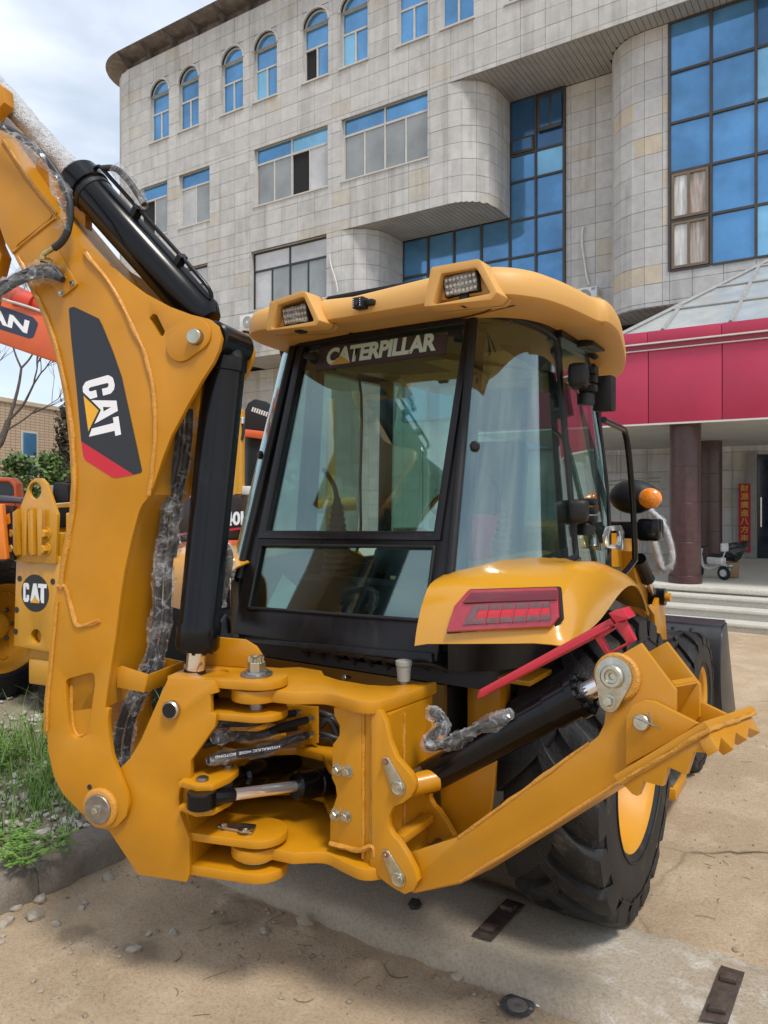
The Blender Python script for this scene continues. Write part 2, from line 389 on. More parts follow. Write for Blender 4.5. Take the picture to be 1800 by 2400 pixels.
# ================================================================ GROUND
def ground_mat(name, c1, c2, c3, cracks=True, lo=.50, hi=.72, stains=(), white_x=None):
    m = bpy.data.materials.new(name); m.use_nodes = True
    nt = m.node_tree; N = nt.nodes.new; L = nt.links.new; b = nt.nodes['Principled BSDF']
    tc = N('ShaderNodeTexCoord'); P = tc.outputs['Object']
    def nz(s, d=8, r=.6, dist=0.):
        n = N('ShaderNodeTexNoise'); n.inputs['Scale'].default_value = s; n.inputs['Detail'].default_value = d; n.inputs['Roughness'].default_value = r; n.inputs['Distortion'].default_value = dist
        L(P, n.inputs['Vector']); return n.outputs['Fac']
    def ramp(f, a, b_, ca=(0, 0, 0), cb=(1, 1, 1)):
        r = N('ShaderNodeValToRGB'); r.color_ramp.elements[0].position = a; r.color_ramp.elements[1].position = b_
        r.color_ramp.elements[0].color = (*ca, 1); r.color_ramp.elements[1].color = (*cb, 1); L(f, r.inputs[0]); return r.outputs[0]
    def mix(f, A, B):
        x = N('ShaderNodeMix'); x.data_type = 'RGBA'
        L(f, x.inputs['Factor'])
        for s, v in (('A', A), ('B', B)):
            if isinstance(v, tuple): x.inputs[s].default_value = (*v, 1)
            else: L(v, x.inputs[s])
        return x.outputs['Result']
    big = nz(.9, 6, .55, .6); mid = nz(5, 8, .65); fine = nz(70, 5, .7); gr = nz(260, 3, .7)
    col = mix(ramp(big, .38, .64), c1, c2)
    m3 = ramp(mid, lo, hi)
    if white_x is not None:   # worn paint only survives on the right part of the strip
        sw = N('ShaderNodeSeparateXYZ'); L(P, sw.inputs[0]); wr = N('ShaderNodeMapRange'); wr.inputs['From Min'].default_value = white_x - .25; wr.inputs['From Max'].default_value = white_x + .25; wr.inputs['To Min'].default_value = .12; L(sw.outputs['X'], wr.inputs['Value'])
        wm = N('ShaderNodeMath'); wm.operation = 'MULTIPLY'; L(m3, wm.inputs[0]); L(wr.outputs[0], wm.inputs[1]); m3 = wm.outputs[0]
    col = mix(m3, col, c3)
    for (sx0, sy0, sr) in stains:   # damp spots with their own outline
        vm = N('ShaderNodeVectorMath'); vm.operation = 'DISTANCE'; L(P, vm.inputs[0]); vm.inputs[1].default_value = (sx0, sy0, 0)
        ns = nz(14, 5, .6); ma = N('ShaderNodeMath'); ma.operation = 'MULTIPLY_ADD'; L(ns, ma.inputs[0]); ma.inputs[1].default_value = -sr * .9; L(vm.outputs['Value'], ma.inputs[2])
        rr_ = N('ShaderNodeMapRange'); rr_.inputs['From Min'].default_value = sr * .5; rr_.inputs['From Max'].default_value = sr * .05; rr_.inputs['To Max'].default_value = .45; L(ma.outputs[0], rr_.inputs['Value'])
        col = mix(rr_.outputs[0], col, (.16, .12, .085))
    dk = ramp(fine, .30, .55, (.62, .60, .57), (1, 1, 1))
    mu = N('ShaderNodeMix'); mu.data_type = 'RGBA'; mu.blend_type = 'MULTIPLY'; mu.inputs['Factor'].default_value = .75; L(col, mu.inputs['A']); L(dk, mu.inputs['B']); col = mu.outputs['Result']
    sp = ramp(gr, .66, .72); col = mix(sp, col, (.09, .075, .055))
    h = N('ShaderNodeMath'); h.operation = 'ADD'; L(fine, h.inputs[0]); L(gr, h.inputs[1]); hh = h.outputs[0]
    if cracks:
        v = N('ShaderNodeTexVoronoi'); v.feature = 'DISTANCE_TO_EDGE'; v.inputs['Scale'].default_value = .42
        ad = N('ShaderNodeMix'); ad.data_type = 'VECTOR'; ad.inputs['Factor'].default_value = .12
        nv = N('ShaderNodeTexNoise'); nv.inputs['Scale'].default_value = 3.5; nv.inputs['Detail'].default_value = 6; L(P, nv.inputs['Vector'])
        L(P, ad.inputs['A']); L(nv.outputs['Color'], ad.inputs['B']); L(ad.outputs['Result'], v.inputs['Vector'])
        ck = ramp(v.outputs['Distance'], .0, .006, (1, 1, 1), (0, 0, 0))
        sx = N('ShaderNodeSeparateXYZ'); L(P, sx.inputs[0]); gap = ramp(sx.outputs['X'], .0, .35); gp0 = N('ShaderNodeMapRange'); gp0.inputs['From Min'].default_value = -.95; gp0.inputs['From Max'].default_value = -.6; L(sx.outputs['X'], gp0.inputs['Value']); gap = gp0.outputs[0]
        k = N('ShaderNodeMath'); k.operation = 'MULTIPLY'; L(ck, k.inputs[0]); L(gap, k.inputs[1])
        col = mix(k.outputs[0], col, (.10, .075, .05))
        s = N('ShaderNodeMath'); s.operation = 'SUBTRACT'; L(hh, s.inputs[0]); L(k.outputs[0], s.inputs[1]); hh = s.outputs[0]
    L(col, b.inputs['Base Color']); b.inputs['Roughness'].default_value = .92; b.inputs['Specular IOR Level'].default_value = .2
    bp = N('ShaderNodeBump'); bp.inputs['Strength'].default_value = .8; bp.inputs['Distance'].default_value = .014; L(hh, bp.inputs['Height']); L(bp.outputs[0], b.inputs['Normal'])
    return m
GND = ground_mat('sandy_yard_concrete', (.62, .475, .315), (.50, .375, .245), (.68, .54, .385), stains=[(at((330, 2238), PZ(0)).x, at((330, 2238), PZ(0)).y, .13), (at((175, 2190), PZ(0)).x, at((175, 2190), PZ(0)).y, .10), (at((560, 2150), PZ(0)).x, at((560, 2150), PZ(0)).y, .16)])
CONC = ground_mat('worn_concrete_strip', (.54, .45, .33), (.57, .49, .38), (.76, .71, .62), cracks=False, lo=.48, hi=.60, white_x=-.95)
KERB = ground_mat('old_concrete_kerb', (.27, .23, .185), (.34, .295, .24), (.42, .38, .32), cracks=False)
SOIL = ground_mat('stony_soil', (.40, .34, .26), (.30, .25, .18), (.48, .42, .34), cracks=False)
STEP = ground_mat('entrance_step_concrete', (.66, .63, .55), (.70, .67, .59), (.74, .71, .64), cracks=False)

def smooth01(t): t = max(0, min(1, t)); return t * t * (3 - 2 * t)
def lump(x, y): # gentle unevenness near the machine
    z = noise.noise(Vector((x * 1.3, y * 1.3, 0))) * .014 + noise.noise(Vector((x * 6, y * 6, 3))) * .006 + noise.noise(Vector((x * 17, y * 17, 6))) * .003
    z += max(0, noise.noise(Vector((x * 14, y * 14, 9)))) * .005
    near = math.exp(-((y - 2.66) / .10) ** 2)
    z += near * max(0, noise.noise(Vector((x * 9, y * 9, 5))) + .25) * .03
    return z
def gz(x, y): return smooth01((y - 2.95) / .35) * .078 + lump(x, y) * (1 if y < 7 else .3)
def axis(lo, hi, step, far): 
    a = [lo + i * step for i in range(int((hi - lo) / step) + 1)]
    l = [lo - 2 ** k * .4 for k in range(1, 11)][::-1]; r = [hi + 2 ** k * .4 for k in range(1, 11)]
    return l + a + r
xs = axis(-4.0, 1.2, .035, 0); ys = axis(1.2, 4.6, .035, 0)
me = bpy.data.meshes.new('ground')
me.from_pydata([(x, y, gz(x, y)) for y in ys for x in xs], [], [(j * len(xs) + i, j * len(xs) + i + 1, (j + 1) * len(xs) + i + 1, (j + 1) * len(xs) + i) for j in range(len(ys) - 1) for i in range(len(xs) - 1)])
ground = link('ground', me, GND, smooth=60, kind='structure')

# raised concrete strip the rear wheels stand on
bm = bmesh.new(); rows = []
nx = 150
for i in range(nx + 1):
    x = -5.0 + 8.0 * i / nx; row = []
    wob = noise.noise(Vector((x * 2.2, 0, 7))) * .02 + noise.noise(Vector((x * 9, 0, 2))) * .010
    for k, (y, z) in enumerate([(2.72, -.05), (2.735, .02), (2.75, .062), (2.775, .086), (2.82, .094), (2.95, .096), (3.1, .097), (3.25, .096), (3.345, .092), (3.37, .06)]):
        e = noise.noise(Vector((x * 7, y * 7, 1))) * .006 + noise.noise(Vector((x * 25, y * 25, z * 40))) * (.006 if k < 5 else .002)
        chip = max(0, noise.noise(Vector((x * 3.1, y, 11))) - .25) * .06 if k in (2, 3, 4) else 0
        row.append((x, y + wob * (1 if k < 5 else .6) + e, z + e - chip))
    rows.append(row)
grid(bm, rows); finish('concrete_strip', bm, CONC, smooth=50, kind='structure')

# left planting bed with its kerb
bm = bmesh.new(); rows = []
for j in range(70):
    y = -1.5 + 14 * j / 69; row = []
    for i in range(40):
        x = -3.62 - 11 * (i / 39) ** 1.5
        row.append((x, y, .13 + noise.noise(Vector((x * 1.5, y * 1.5, 4))) * .03 + noise.noise(Vector((x * 8, y * 8, 4))) * .012))
    rows.append(row)
grid(bm, rows); bed = finish('planting_bed', bm, SOIL, smooth=60, kind='structure')
ki = 0
y = -1.2
while y < 9:
    ln = 1.12; bm = bmesh.new(); rows = []
    for j in range(46):
        yy = y + .002 + (ln - .004) * j / 45; row = []
        t = abs(j / 45 - .5) * 2; end = .012 * max(0, (t - .94) / .06)
        for k in range(13):
            a = k / 12
            prof = [(-3.44, -.06), (-3.445, .0), (-3.45, .05), (-3.455, .09), (-3.47, .125), (-3.50, .15), (-3.54, .162), (-3.58, .164), (-3.62, .162), (-3.66, .155), (-3.69, .135), (-3.70, .10), (-3.70, .0)][k]
            d = noise.noise(Vector((prof[0] * 6, yy * 6, prof[1] * 6))) * .026 + noise.noise(Vector((prof[0] * 20, yy * 20, prof[1] * 20))) * .014 + noise.noise(Vector((prof[0] * 60, yy * 60, prof[1] * 60))) * .005
            row.append((prof[0] + d - (.0 if k > 6 else end) + .1 * (yy - 2.3) * .6, yy, prof[1] + d * .6 - end))
        rows.append(row)
    V = grid(bm, rows)
    bm.faces.new(V[0]); bm.faces.new(V[-1][::-1])
    o = finish('kerb_stone', bm, KERB, smooth=55, kind='structure')
    y += ln

# gravel and rubble in the bed (uncountable)
def stones(name, pts, m, seed=1):
    rnd = random.Random(seed); V = []; F = []
    ico = bmesh.new(); bmesh.ops.create_icosphere(ico, subdivisions=1, radius=1)
    iv = [v.co.copy() for v in ico.verts]; iff = [[v.index for v in f.verts] for f in ico.faces]; ico.free()
    for (x, y, z, r) in pts:
        b0 = len(V); sx, sy, sz = rnd.uniform(.7, 1.3), rnd.uniform(.6, 1.1), rnd.uniform(.35, .7)
        R = Matrix.Rotation(rnd.uniform(0, 6.3), 3, 'Z') @ Matrix.Rotation(rnd.uniform(-.4, .4), 3, 'X')
        for v in iv:
            q = 1 + rnd.uniform(-.25, .25)
            V.append(R @ Vector((v.x * sx * r * q, v.y * sy * r * q, v.z * sz * r * q)) + Vector((x, y, z)))
        F += [[b0 + i for i in f] for f in iff]
    me = bpy.data.meshes.new(name); me.from_pydata(V, [], F); return me
GRV = mat('pale_gravel', (.43, .40, .355), .85, var=.3, vscale=9, bump=.3, bscale=80, col2=(.26, .23, .2), c2scale=7)
rnd = random.Random(3); pts = []
for i in range(4200):
    x = -3.66 - abs(rnd.gauss(0, 1.5)); y = rnd.uniform(.2, 6.5)
    if noise.noise(Vector((x * 1.1, y * 1.1, 20))) < -.12 and rnd.random() < .7: continue
    pts.append((x, y, .145 + noise.noise(Vector((x * 1.5, y * 1.5, 4))) * .03, rnd.uniform(.012, .032)))
link('bed_gravel', stones('bed_gravel', pts, GRV, 2), GRV, smooth=0, kind='stuff', label='pale grey gravel covering the planting bed behind the kerb', cat='gravel')
pts = []
for i in range(5200):
    x = rnd.uniform(-3.4, .8); y = rnd.uniform(1.25, 2.72)
    k = noise.noise(Vector((x * 1.6, y * 1.6, 31))) + .55 * math.exp(-((y - 2.62) / .12) ** 2)
    if k < .12 and rnd.random() < .86: continue
    r = rnd.uniform(.0015, .005) if rnd.random() < .88 else rnd.uniform(.006, .016)
    pts.append((x, y, gz(x, y) + r * .3, r))
for i in range(1100):
    x = rnd.uniform(-.9, 1.6); y = rnd.uniform(3.4, 7.5); r = rnd.uniform(.003, .008) if rnd.random() < .95 else rnd.uniform(.01, .02)
    if noise.noise(Vector((x * 1.2, y * 1.2, 37))) < .05 and rnd.random() < .8: continue
    pts.append((x, y, gz(x, y) + r * .3, r))
PEB = mat('ground_pebble', (.30, .245, .175), .9, var=.3, vscale=30, col2=(.16, .13, .1), c2scale=30)
link('ground_grit', stones('ground_grit', pts, PEB, 5), PEB, smooth=0, kind='stuff', label='fine grit and pebbles scattered over the sandy concrete', cat='grit')
# twigs / dry stalks
tw = bmesh.new()
for i in range(150):
    if rnd.random() < .6: x, y = rnd.uniform(-2.6, .6), rnd.uniform(1.3, 2.7)
    else: x, y = rnd.uniform(-.8, 1.2), rnd.uniform(3.5, 6.5)
    a = rnd.uniform(0, 6.3); l = rnd.uniform(.015, .05); c = rnd.uniform(-.5, .5)
    p = [Vector((x + math.cos(a + c * t) * l * t, y + math.sin(a + c * t) * l * t, gz(x, y) + .004)) for t in (-1, -.3, .4, 1)]
    tube(tw, p, .0013, 4)
TWG = mat('dry_twig', (.12, .085, .05), .9, var=.3)
finish('ground_twigs', tw, TWG, kind='stuff', label='dry twigs and stalks lying on the sandy ground', cat='twigs')

# podium with entrance steps
podium = boxo('podium', (-12, 12.62, -.1), (14, 19.4, .56), STEP, kind='structure')
for i, (y0, z1) in enumerate([(11.55, .20), (11.92, .34), (12.28, .47)]):
    boxo('entrance_step', (-12, y0, -.1), (14, (11.92, 12.28, 12.62)[i] - .003, z1), STEP, bevel=.012, kind='structure')
    boxo('step_shadow_lip', (-12, y0 - .035, z1 - .045), (14, y0 + .10, z1 + .004), STEP, bevel=.008, kind='structure')  # overhang added to throw a shadow line that sets off each step
boxo('landing_edge', (-12, 12.55, .50), (14, 13.1, .575), STEP, bevel=.012, kind='structure')
# ================================================================ OFFICE BUILDING
YF = 17.5
def stone_mat(name, warm):
    m = bpy.data.materials.new(name); m.use_nodes = True
    nt = m.node_tree; N = nt.nodes.new; L = nt.links.new; b = nt.nodes['Principled BSDF']
    tc = N('ShaderNodeTexCoord'); P = tc.outputs['Object']
    d = N('ShaderNodeVectorMath'); d.operation = 'DIVIDE'; d.inputs[1].default_value = (.66, .9, .44); L(P, d.inputs[0])
    f = N('ShaderNodeVectorMath'); f.operation = 'FLOOR'; L(d.outputs[0], f.inputs[0])
    wn = N('ShaderNodeTexWhiteNoise'); wn.noise_dimensions = '3D'; L(f.outputs[0], wn.inputs['Vector'])
    r = N('ShaderNodeValToRGB'); e = r.color_ramp.elements
    e[0].position = 0; e[0].color = (.46, .462, .458, 1); e[1].position = .62; e[1].color = (.51, .512, .505, 1)
    q = e.new(.90); q.color = (.53, .535, .53, 1)
    q = e.new(.93); q.color = ((.545, .49, .40, 1) if warm else (.485, .47, .43, 1)); q = e.new(1.); q.color = ((.54, .475, .375, 1) if warm else (.49, .465, .405, 1))
    if warm:
        e[3].position = .80 if len(e) > 4 else .9
    L(wn.outputs['Value'], r.inputs[0])
    n = N('ShaderNodeTexNoise'); n.inputs['Scale'].default_value = 3.2; n.inputs['Detail'].default_value = 10; n.inputs['Roughness'].default_value = .68; L(P, n.inputs['Vector'])
    r2 = N('ShaderNodeValToRGB'); r2.color_ramp.elements[0].position = .30; r2.color_ramp.elements[1].position = .72
    r2.color_ramp.elements[0].color = (.84, .835, .825, 1); r2.color_ramp.elements[1].color = (1.10, 1.095, 1.085, 1); L(n.outputs['Fac'], r2.inputs[0])
    mu = N('ShaderNodeMix'); mu.data_type = 'RGBA'; mu.blend_type = 'MULTIPLY'; mu.inputs['Factor'].default_value = 1; L(r.outputs[0], mu.inputs['A']); L(r2.outputs[0], mu.inputs['B'])
    # rain streaks
    mp = N('ShaderNodeMapping'); mp.inputs['Scale'].default_value = (2.2, 2.2, .16); L(P, mp.inputs[0])
    s = N('ShaderNodeTexNoise'); s.inputs['Scale'].default_value = 1.6; s.inputs['Detail'].default_value = 7; s.inputs['Roughness'].default_value = .6; L(mp.outputs[0], s.inputs['Vector'])
    r3 = N('ShaderNodeValToRGB'); r3.color_ramp.elements[0].position = .50; r3.color_ramp.elements[1].position = .74
    r3.color_ramp.elements[0].color = (1, 1, 1, 1); r3.color_ramp.elements[1].color = (.66, .645, .61, 1); L(s.outputs['Fac'], r3.inputs[0])
    m2 = N('ShaderNodeMix'); m2.data_type = 'RGBA'; m2.blend_type = 'MULTIPLY'; m2.inputs['Factor'].default_value = .8; L(mu.outputs['Result'], m2.inputs['A']); L(r3.outputs[0], m2.inputs['B'])
    L(m2.outputs['Result'], b.inputs['Base Color']); b.inputs['Roughness'].default_value = .8; b.inputs['Specular IOR Level'].default_value = .3
    bn = N('ShaderNodeTexNoise'); bn.inputs['Scale'].default_value = 30; bn.inputs['Detail'].default_value = 5; L(P, bn.inputs['Vector'])
    bp = N('ShaderNodeBump'); bp.inputs['Strength'].default_value = .25; bp.inputs['Distance'].default_value = .02; L(bn.outputs['Fac'], bp.inputs['Height']); L(bp.outputs[0], b.inputs['Normal'])
    return m
STONE = stone_mat('grey_granite_cladding', False); STONEW = stone_mat('warm_granite_cladding', True)
JOINT = mat('joint_mortar', (.31, .305, .29), .9, var=.15)
ALU = mat('window_frame_cream', (.50, .49, .45), .5, var=.08)
DKF = mat('window_frame_dark', (.020, .026, .030), .4, var=.1)
BRF = mat('curtain_wall_mullion', (.050, .042, .036), .45, var=.15)
def pane_mat(name, c, rough, metal, var=.15):
    return mat(name, c, rough, metal, var=var, vscale=.8, rvar=.04, spec=.8)
BLU = pane_mat('blue_reflective_glass', (.095, .265, .49), .07, .45, .25)
BLU2 = pane_mat('pale_blue_glass', (.20, .46, .66), .15, .4, .2)
BLUD = pane_mat('dark_blue_glass', (.03, .11, .24), .1, .3, .2)
GRY = pane_mat('grey_window_glass', (.26, .275, .27), .10, .25, .2)
GRYL = pane_mat('curtained_window_glass', (.46, .46, .46), .2, .1, .2)
DARK = mat('dark_room', (.012, .012, .013), .9, var=.1)
SOF = mat('soffit_strip', (.30, .295, .28), .6, var=.1, vscale=2)
CORN = mat('brown_cornice_stone', (.14, .125, .12), .7, var=.25, vscale=4, col2=(.22, .20, .19), c2scale=2)

bld = empty('office_building', (-11, 18, 0), 'grey stone office block with rounded corners, arched top windows and blue glass', 'building')
PAN = []           # (list of 4 front corners, inward vector, warm)
BACK = bmesh.new()
PW, PH = .66, .44
def rect_sub(r, holes):
    rs = [r]
    for h in holes:
        nr = []
        for (x0, x1, z0, z1) in rs:
            if h[0] >= x1 or h[1] <= x0 or h[2] >= z1 or h[3] <= z0: nr.append((x0, x1, z0, z1)); continue
            a0, a1 = max(x0, h[0]), min(x1, h[1])
            if x0 < h[0]: nr.append((x0, h[0], z0, z1))
            if x1 > h[1]: nr.append((h[1], x1, z0, z1))
            if z0 < h[2]: nr.append((a0, a1, z0, h[2]))
            if z1 > h[3]: nr.append((a0, a1, h[3], z1))
        rs = nr
    return [r for r in rs if r[1] - r[0] > .03 and r[3] - r[2] > .03]
def clad_flat(x0, x1, z0, z1, y, holes=(), warm=False, x_dir=Vector((1, 0, 0)), inward=Vector((0, 1, 0)), org=None):
    i0, i1 = math.floor(x0 / PW), math.ceil(x1 / PW); j0, j1 = math.floor(z0 / PH), math.ceil(z1 / PH)
    for i in range(i0, i1):
        for j in range(j0, j1):
            c = (max(x0, i * PW), min(x1, (i + 1) * PW), max(z0, j * PH), min(z1, (j + 1) * PH))
            if c[1] - c[0] < .02 or c[3] - c[2] < .02: continue
            for (a, b, p, q) in rect_sub(c, holes):
                g = .004
                PAN.append(([Vector((a + g, y, p + g)), Vector((b - g, y, p + g)), Vector((b - g, y, q - g)), Vector((a + g, y, q - g))], inward, warm))
                BACK.faces.new([BACK.verts.new(v) for v in ((a, y + .03, p), (b, y + .03, p), (b, y + .03, q), (a, y + .03, q))])
def clad_curve(path, z0, z1, warm=False):
    """path: list of (x,y) breakpoints (panel vertical joints); outward is to the right of travel reversed."""
    j0, j1 = math.floor(z0 / PH), math.ceil(z1 / PH)
    for (a, b) in zip(path, path[1:]):
        d = Vector((b[0] - a[0], b[1] - a[1], 0)); inn = Vector((-d.y, d.x, 0)).normalized()
        for j in range(j0, j1):
            p, q = max(z0, j * PH), min(z1, (j + 1) * PH)
            if q - p < .02: continue
            g = .004; e = d.normalized() * g
            A = Vector((a[0], a[1], 0)); B = Vector((b[0], b[1], 0))
            PAN.append(([A + e + UP * (p + g), B - e + UP * (p + g), B - e + UP * (q - g), A + e + UP * (q - g)], inn, warm))
            k = inn * .03
            BACK.faces.new([BACK.verts.new(v) for v in (A + k + UP * p, B + k + UP * p, B + k + UP * q, A + k + UP * q)])
def arc(cx, cy, r, a0, a1, n): return [(cx + r * math.cos(rad(a0 + (a1 - a0) * i / n)), cy + r * math.sin(rad(a0 + (a1 - a0) * i / n))) for i in range(n + 1)]

Z2, Z3, Z4, ZT = 6.46, 9.84, 13.08, 17.6
XL = -22.5
def XZ(u, v): p = at((u, v), PY(YF)); return p.x, p.z
WINS = []
def reveal(x0, x1, z0, z1, y, parent, d=.16):
    REV = bmesh.new()
    c = [REV.verts.new(v) for v in ((x0, y, z0), (x1, y, z0), (x1, y, z1), (x0, y, z1))]; e = [REV.verts.new(v) for v in ((x0, y + d, z0), (x1, y + d, z0), (x1, y + d, z1), (x0, y + d, z1))]
    for k in range(4): REV.faces.new((c[k], c[(k + 1) % 4], e[(k + 1) % 4], e[k]))
    finish('window_reveal', REV, STONE, parent, smooth=0)
def bar(bm, x0, x1, z0, z1, y, d=.05): box(bm, (x0, y, z0), (x1, y + d, z1))
def pane(x0, x1, z0, z1, y, m, parent):
    return boxo('pane', (x0, y, z0), (x1, y + .012, z1), m, parent, smooth=0)
# --- arched top-floor windows
arch_u = [K1((648, 610), (730, 590)), K1((772, 562), (858, 540)), K1((955, 492), (1050, 462)), K1((1095, 442), (1197, 408)),
          K1((1307, 367), (1418, 330)), K1((1470, 295), (1588, 262)), K2((57, 210), (190, 165)), K2((245, 140), (388, 90)), K2((535, 27), (672, -20))]
hol4 = []
xz = [(XZ(*a)[0], XZ(*b)[0], XZ(*a)[1]) for a, b in arch_u]
sill4 = sum(t[2] for t in xz) / len(xz)
wid = sum(t[1] - t[0] for t in xz) / len(xz)
apex = XZ(*K1((1010, 198))[0])[1]
def arch_win(x0, x1, zs, zt, y, idx):
    r = (x1 - x0) / 2; cx = (x0 + x1) / 2; rise = min(r, .48); sp = zt - rise
    f = .05; yy = y + .10
    bm = bmesh.new()
    bar(bm, x0, x0 + f, zs, sp, yy); bar(bm, x1 - f, x1, zs, sp, yy); bar(bm, x0 + f, x1 - f, zs, zs + f, yy)
    zm = zs + (sp - zs) * .60
    bar(bm, x0 + f, x1 - f, zm, zm + .055, yy); bar(bm, x0 + f, x1 - f, sp - .015, sp + .03, yy)
    bar(bm, cx - .025, cx + .025, zs + f, zm, yy - .004)
    def ar(k, n=14): return [Vector((cx + (r - k) * math.cos(math.pi * i / n), yy, sp + (rise - k) * math.sin(math.pi * i / n))) for i in range(n + 1)]
    A, B = ar(0), ar(f); poly_prism(bm, A + B[::-1], Vector((0, .05, 0)))
    wo = finish('window', bm, ALU, bld, smooth=0)
    pm = [BLU, BLU, BLU2, BLU]
    pane(x0 + f, x1 - f, zm + .055, sp - .015, yy + .03, BLU, wo)
    poly = ar(f); poly = [p + Vector((0, .03, 0)) for p in poly]
    plate('pane', poly, Vector((0, .012, 0)), BLU, wo, bevel=0, smooth=0)
    op = idx == 4
    if op:
        boxo('dark_room', (x0 + f, yy + .06, zs + f), (cx, yy + .5, zm), DARK, wo, smooth=0)
    else: pane(x0 + f, cx - .025, zs + f, zm, yy + .025, BLU2 if idx in (3, 5) else BLU, wo)
    pane(cx + .025, x1 - f, zs + f, zm, yy + .035, BLU, wo)
    # arched opening: spandrel pieces and hood moulding
    n = 14
    for s in (0, 1):
        half = [Vector((cx + r * math.cos(math.pi * i / n), y - .001, sp + rise * math.sin(math.pi * i / n))) for i in (range(0, n // 2 + 1) if s else range(n // 2, n + 1))]
        cor = Vector((x1 if s else x0, y - .001, zt))
        plate('cladding_panel', ([cor] + half) if not s else (half + [cor]), Vector((0, .03, 0)), STONE, bld, bevel=0, smooth=0)
    A = [Vector((cx + (r + .07) * math.cos(math.pi * i / n), y - .035, sp + (rise + .07) * math.sin(math.pi * i / n))) for i in range(n + 1)]
    B = [Vector((cx + r * math.cos(math.pi * i / n), y - .035, sp + rise * math.sin(math.pi * i / n))) for i in range(n + 1)]
    plate('arch_moulding', A + B[::-1], Vector((0, .033, 0)), STONE, bld, bevel=.006, smooth=0)
    boxo('window_sill', (x0 - .04, y - .045, zs - .05), (x1 + .04, y + .12, zs - .002), ALU, bld)
    reveal(x0, x1, zs, sp, y, wo)
for i, t in enumerate(xz):
    cx = (t[0] + t[1]) / 2; x0, x1 = cx - wid / 2, cx + wid / 2
    arch_win(x0, x1, sill4, apex, YF, i); hol4.append((x0, x1, sill4, apex))
# --- sliding windows of the lower storeys
def slide_win(x0, x1, zs, zt, y, fm, tops, lows, trans=.70, parent=None, dark=(), cols=2):
    f = .055; yy = y + .11; bm = bmesh.new(); parent = parent or bld
    bar(bm, x0, x0 + f, zs, zt, yy); bar(bm, x1 - f, x1, zs, zt, yy); bar(bm, x0 + f, x1 - f, zs, zs + f, yy); bar(bm, x0 + f, x1 - f, zt - f, zt, yy)
    zm = zs + (zt - zs) * trans; bar(bm, x0 + f, x1 - f, zm, zm + .06, yy - .003)
    nt_ = len(tops); nl = len(lows)
    tx = [x0 + f + (x1 - x0 - 2 * f) * k / nt_ for k in range(nt_ + 1)]; lx = [x0 + f + (x1 - x0 - 2 * f) * k / nl for k in range(nl + 1)]
    for k in tx[1:-1]: bar(bm, k - .03, k + .03, zm + .06, zt - f, yy + .002)
    for i, k in enumerate(lx[1:-1]): bar(bm, k - .025, k + .025, zs + f, zm, yy + .002)
    wo = finish('window', bm, fm, parent, smooth=0)
    for a, b, m in zip(tx, tx[1:], tops): pane(a, b, zm + .06, zt - f, yy + .025, m, wo)
    for i, (a, b, m) in enumerate(zip(lx, lx[1:], lows)):
        if m is None: boxo('dark_room', (a, yy + .06, zs + f), (b, yy + .5, zm), DARK, wo, smooth=0)
        else: pane(a, b, zs + f, zm, yy + (.02 if i % 2 else .032), m, wo)
    boxo('window_sill', (x0 - .03, y - .03, zs - .045), (x1 + .03, y + .12, zs - .002), fm if fm is ALU else STONE, parent)
    reveal(x0, x1, zs, zt, y, wo)
s3 = XZ(*K1((778, 985))[0])[1]; t3 = XZ(*K1((1097, 640))[0])[1]
hol3 = []
for (a, b), tp, lw in [((K1((600, 0))[0][0], K1((722, 0))[0][0]), [BLU], [None, GRY]), ((K1((772, 0))[0][0], K1((905, 0))[0][0]), [BLU], [GRYL, GRY]),
                       ((K1((1097, 0))[0][0], K1((1415, 0))[0][0]), [BLU, BLU2], [GRY, GRY, None, GRYL]), ((800, 0)[0], 1002)][0:3] + [((800, 1002), [BLU, BLU], [GRY, GRY, GRY, GRY])]:
    x0, x1 = XZ(a, 500)[0], XZ(b, 500)[0]; slide_win(x0, x1, s3, t3, YF, ALU, tp, lw); hol3.append((x0, x1, s3, t3))
s2 = XZ(590, 728)[1]; t2 = XZ(589, 593)[1]; hol2 = []
for (a, b), tp, lw in [((423, 486), [GRYL], [GRYL, GRY]), ((589, 765), [GRYL, GRYL], [GRYL, GRY, GRY, GRY])]:
    x0, x1 = XZ(a, 600)[0], XZ(b, 600)[0]; slide_win(x0, x1, s2, t2, YF, DKF, tp, lw, trans=.66); hol2.append((x0, x1, s2, t2))
# --- cladding
clad_flat(XL, 3, Z4, ZT, YF, hol4)
clad_flat(XL, -9.33, Z3, Z4, YF, hol3)
clad_flat(XL, -12.86, Z2, Z3, YF, hol2)
clad_curve(arc(XL, YF + 1.4, 1.4, 180, 270, 5), Z2, ZT)
clad_curve(arc(-9.33, 18.5, 1.0, 270, 360, 4) + [(-8.33, 18.95), (-8.33, 19.4)], Z3, Z4 - .002)
clad_curve(arc(-12.86, 18.5, 1.0, 270, 360, 4) + [(-11.86, 18.95), (-11.86, 19.4)], Z2, Z3 - .002)
clad_flat(-23, -11.2, 0, Z2, 19.4)
clad_flat(-6.74, -5.39, 2.6, Z4, 19.4)
clad_flat(-11.2, 4, .56, 4.4, 19.42, [(-1.2, 1.3, .56, 3.1)])
clad_curve([(-5.39, 19.4), (-5.39, 19.12)] + arc(-4.37, 19.1, 1.0, 195, 270, 4), 6.5, Z4, True)
clad_flat(-4.37, -3.80, 6.5, Z4, 18.1, (), True)
clad_flat(-3.80, 3, 6.5, 7.27, 18.1, (), False)
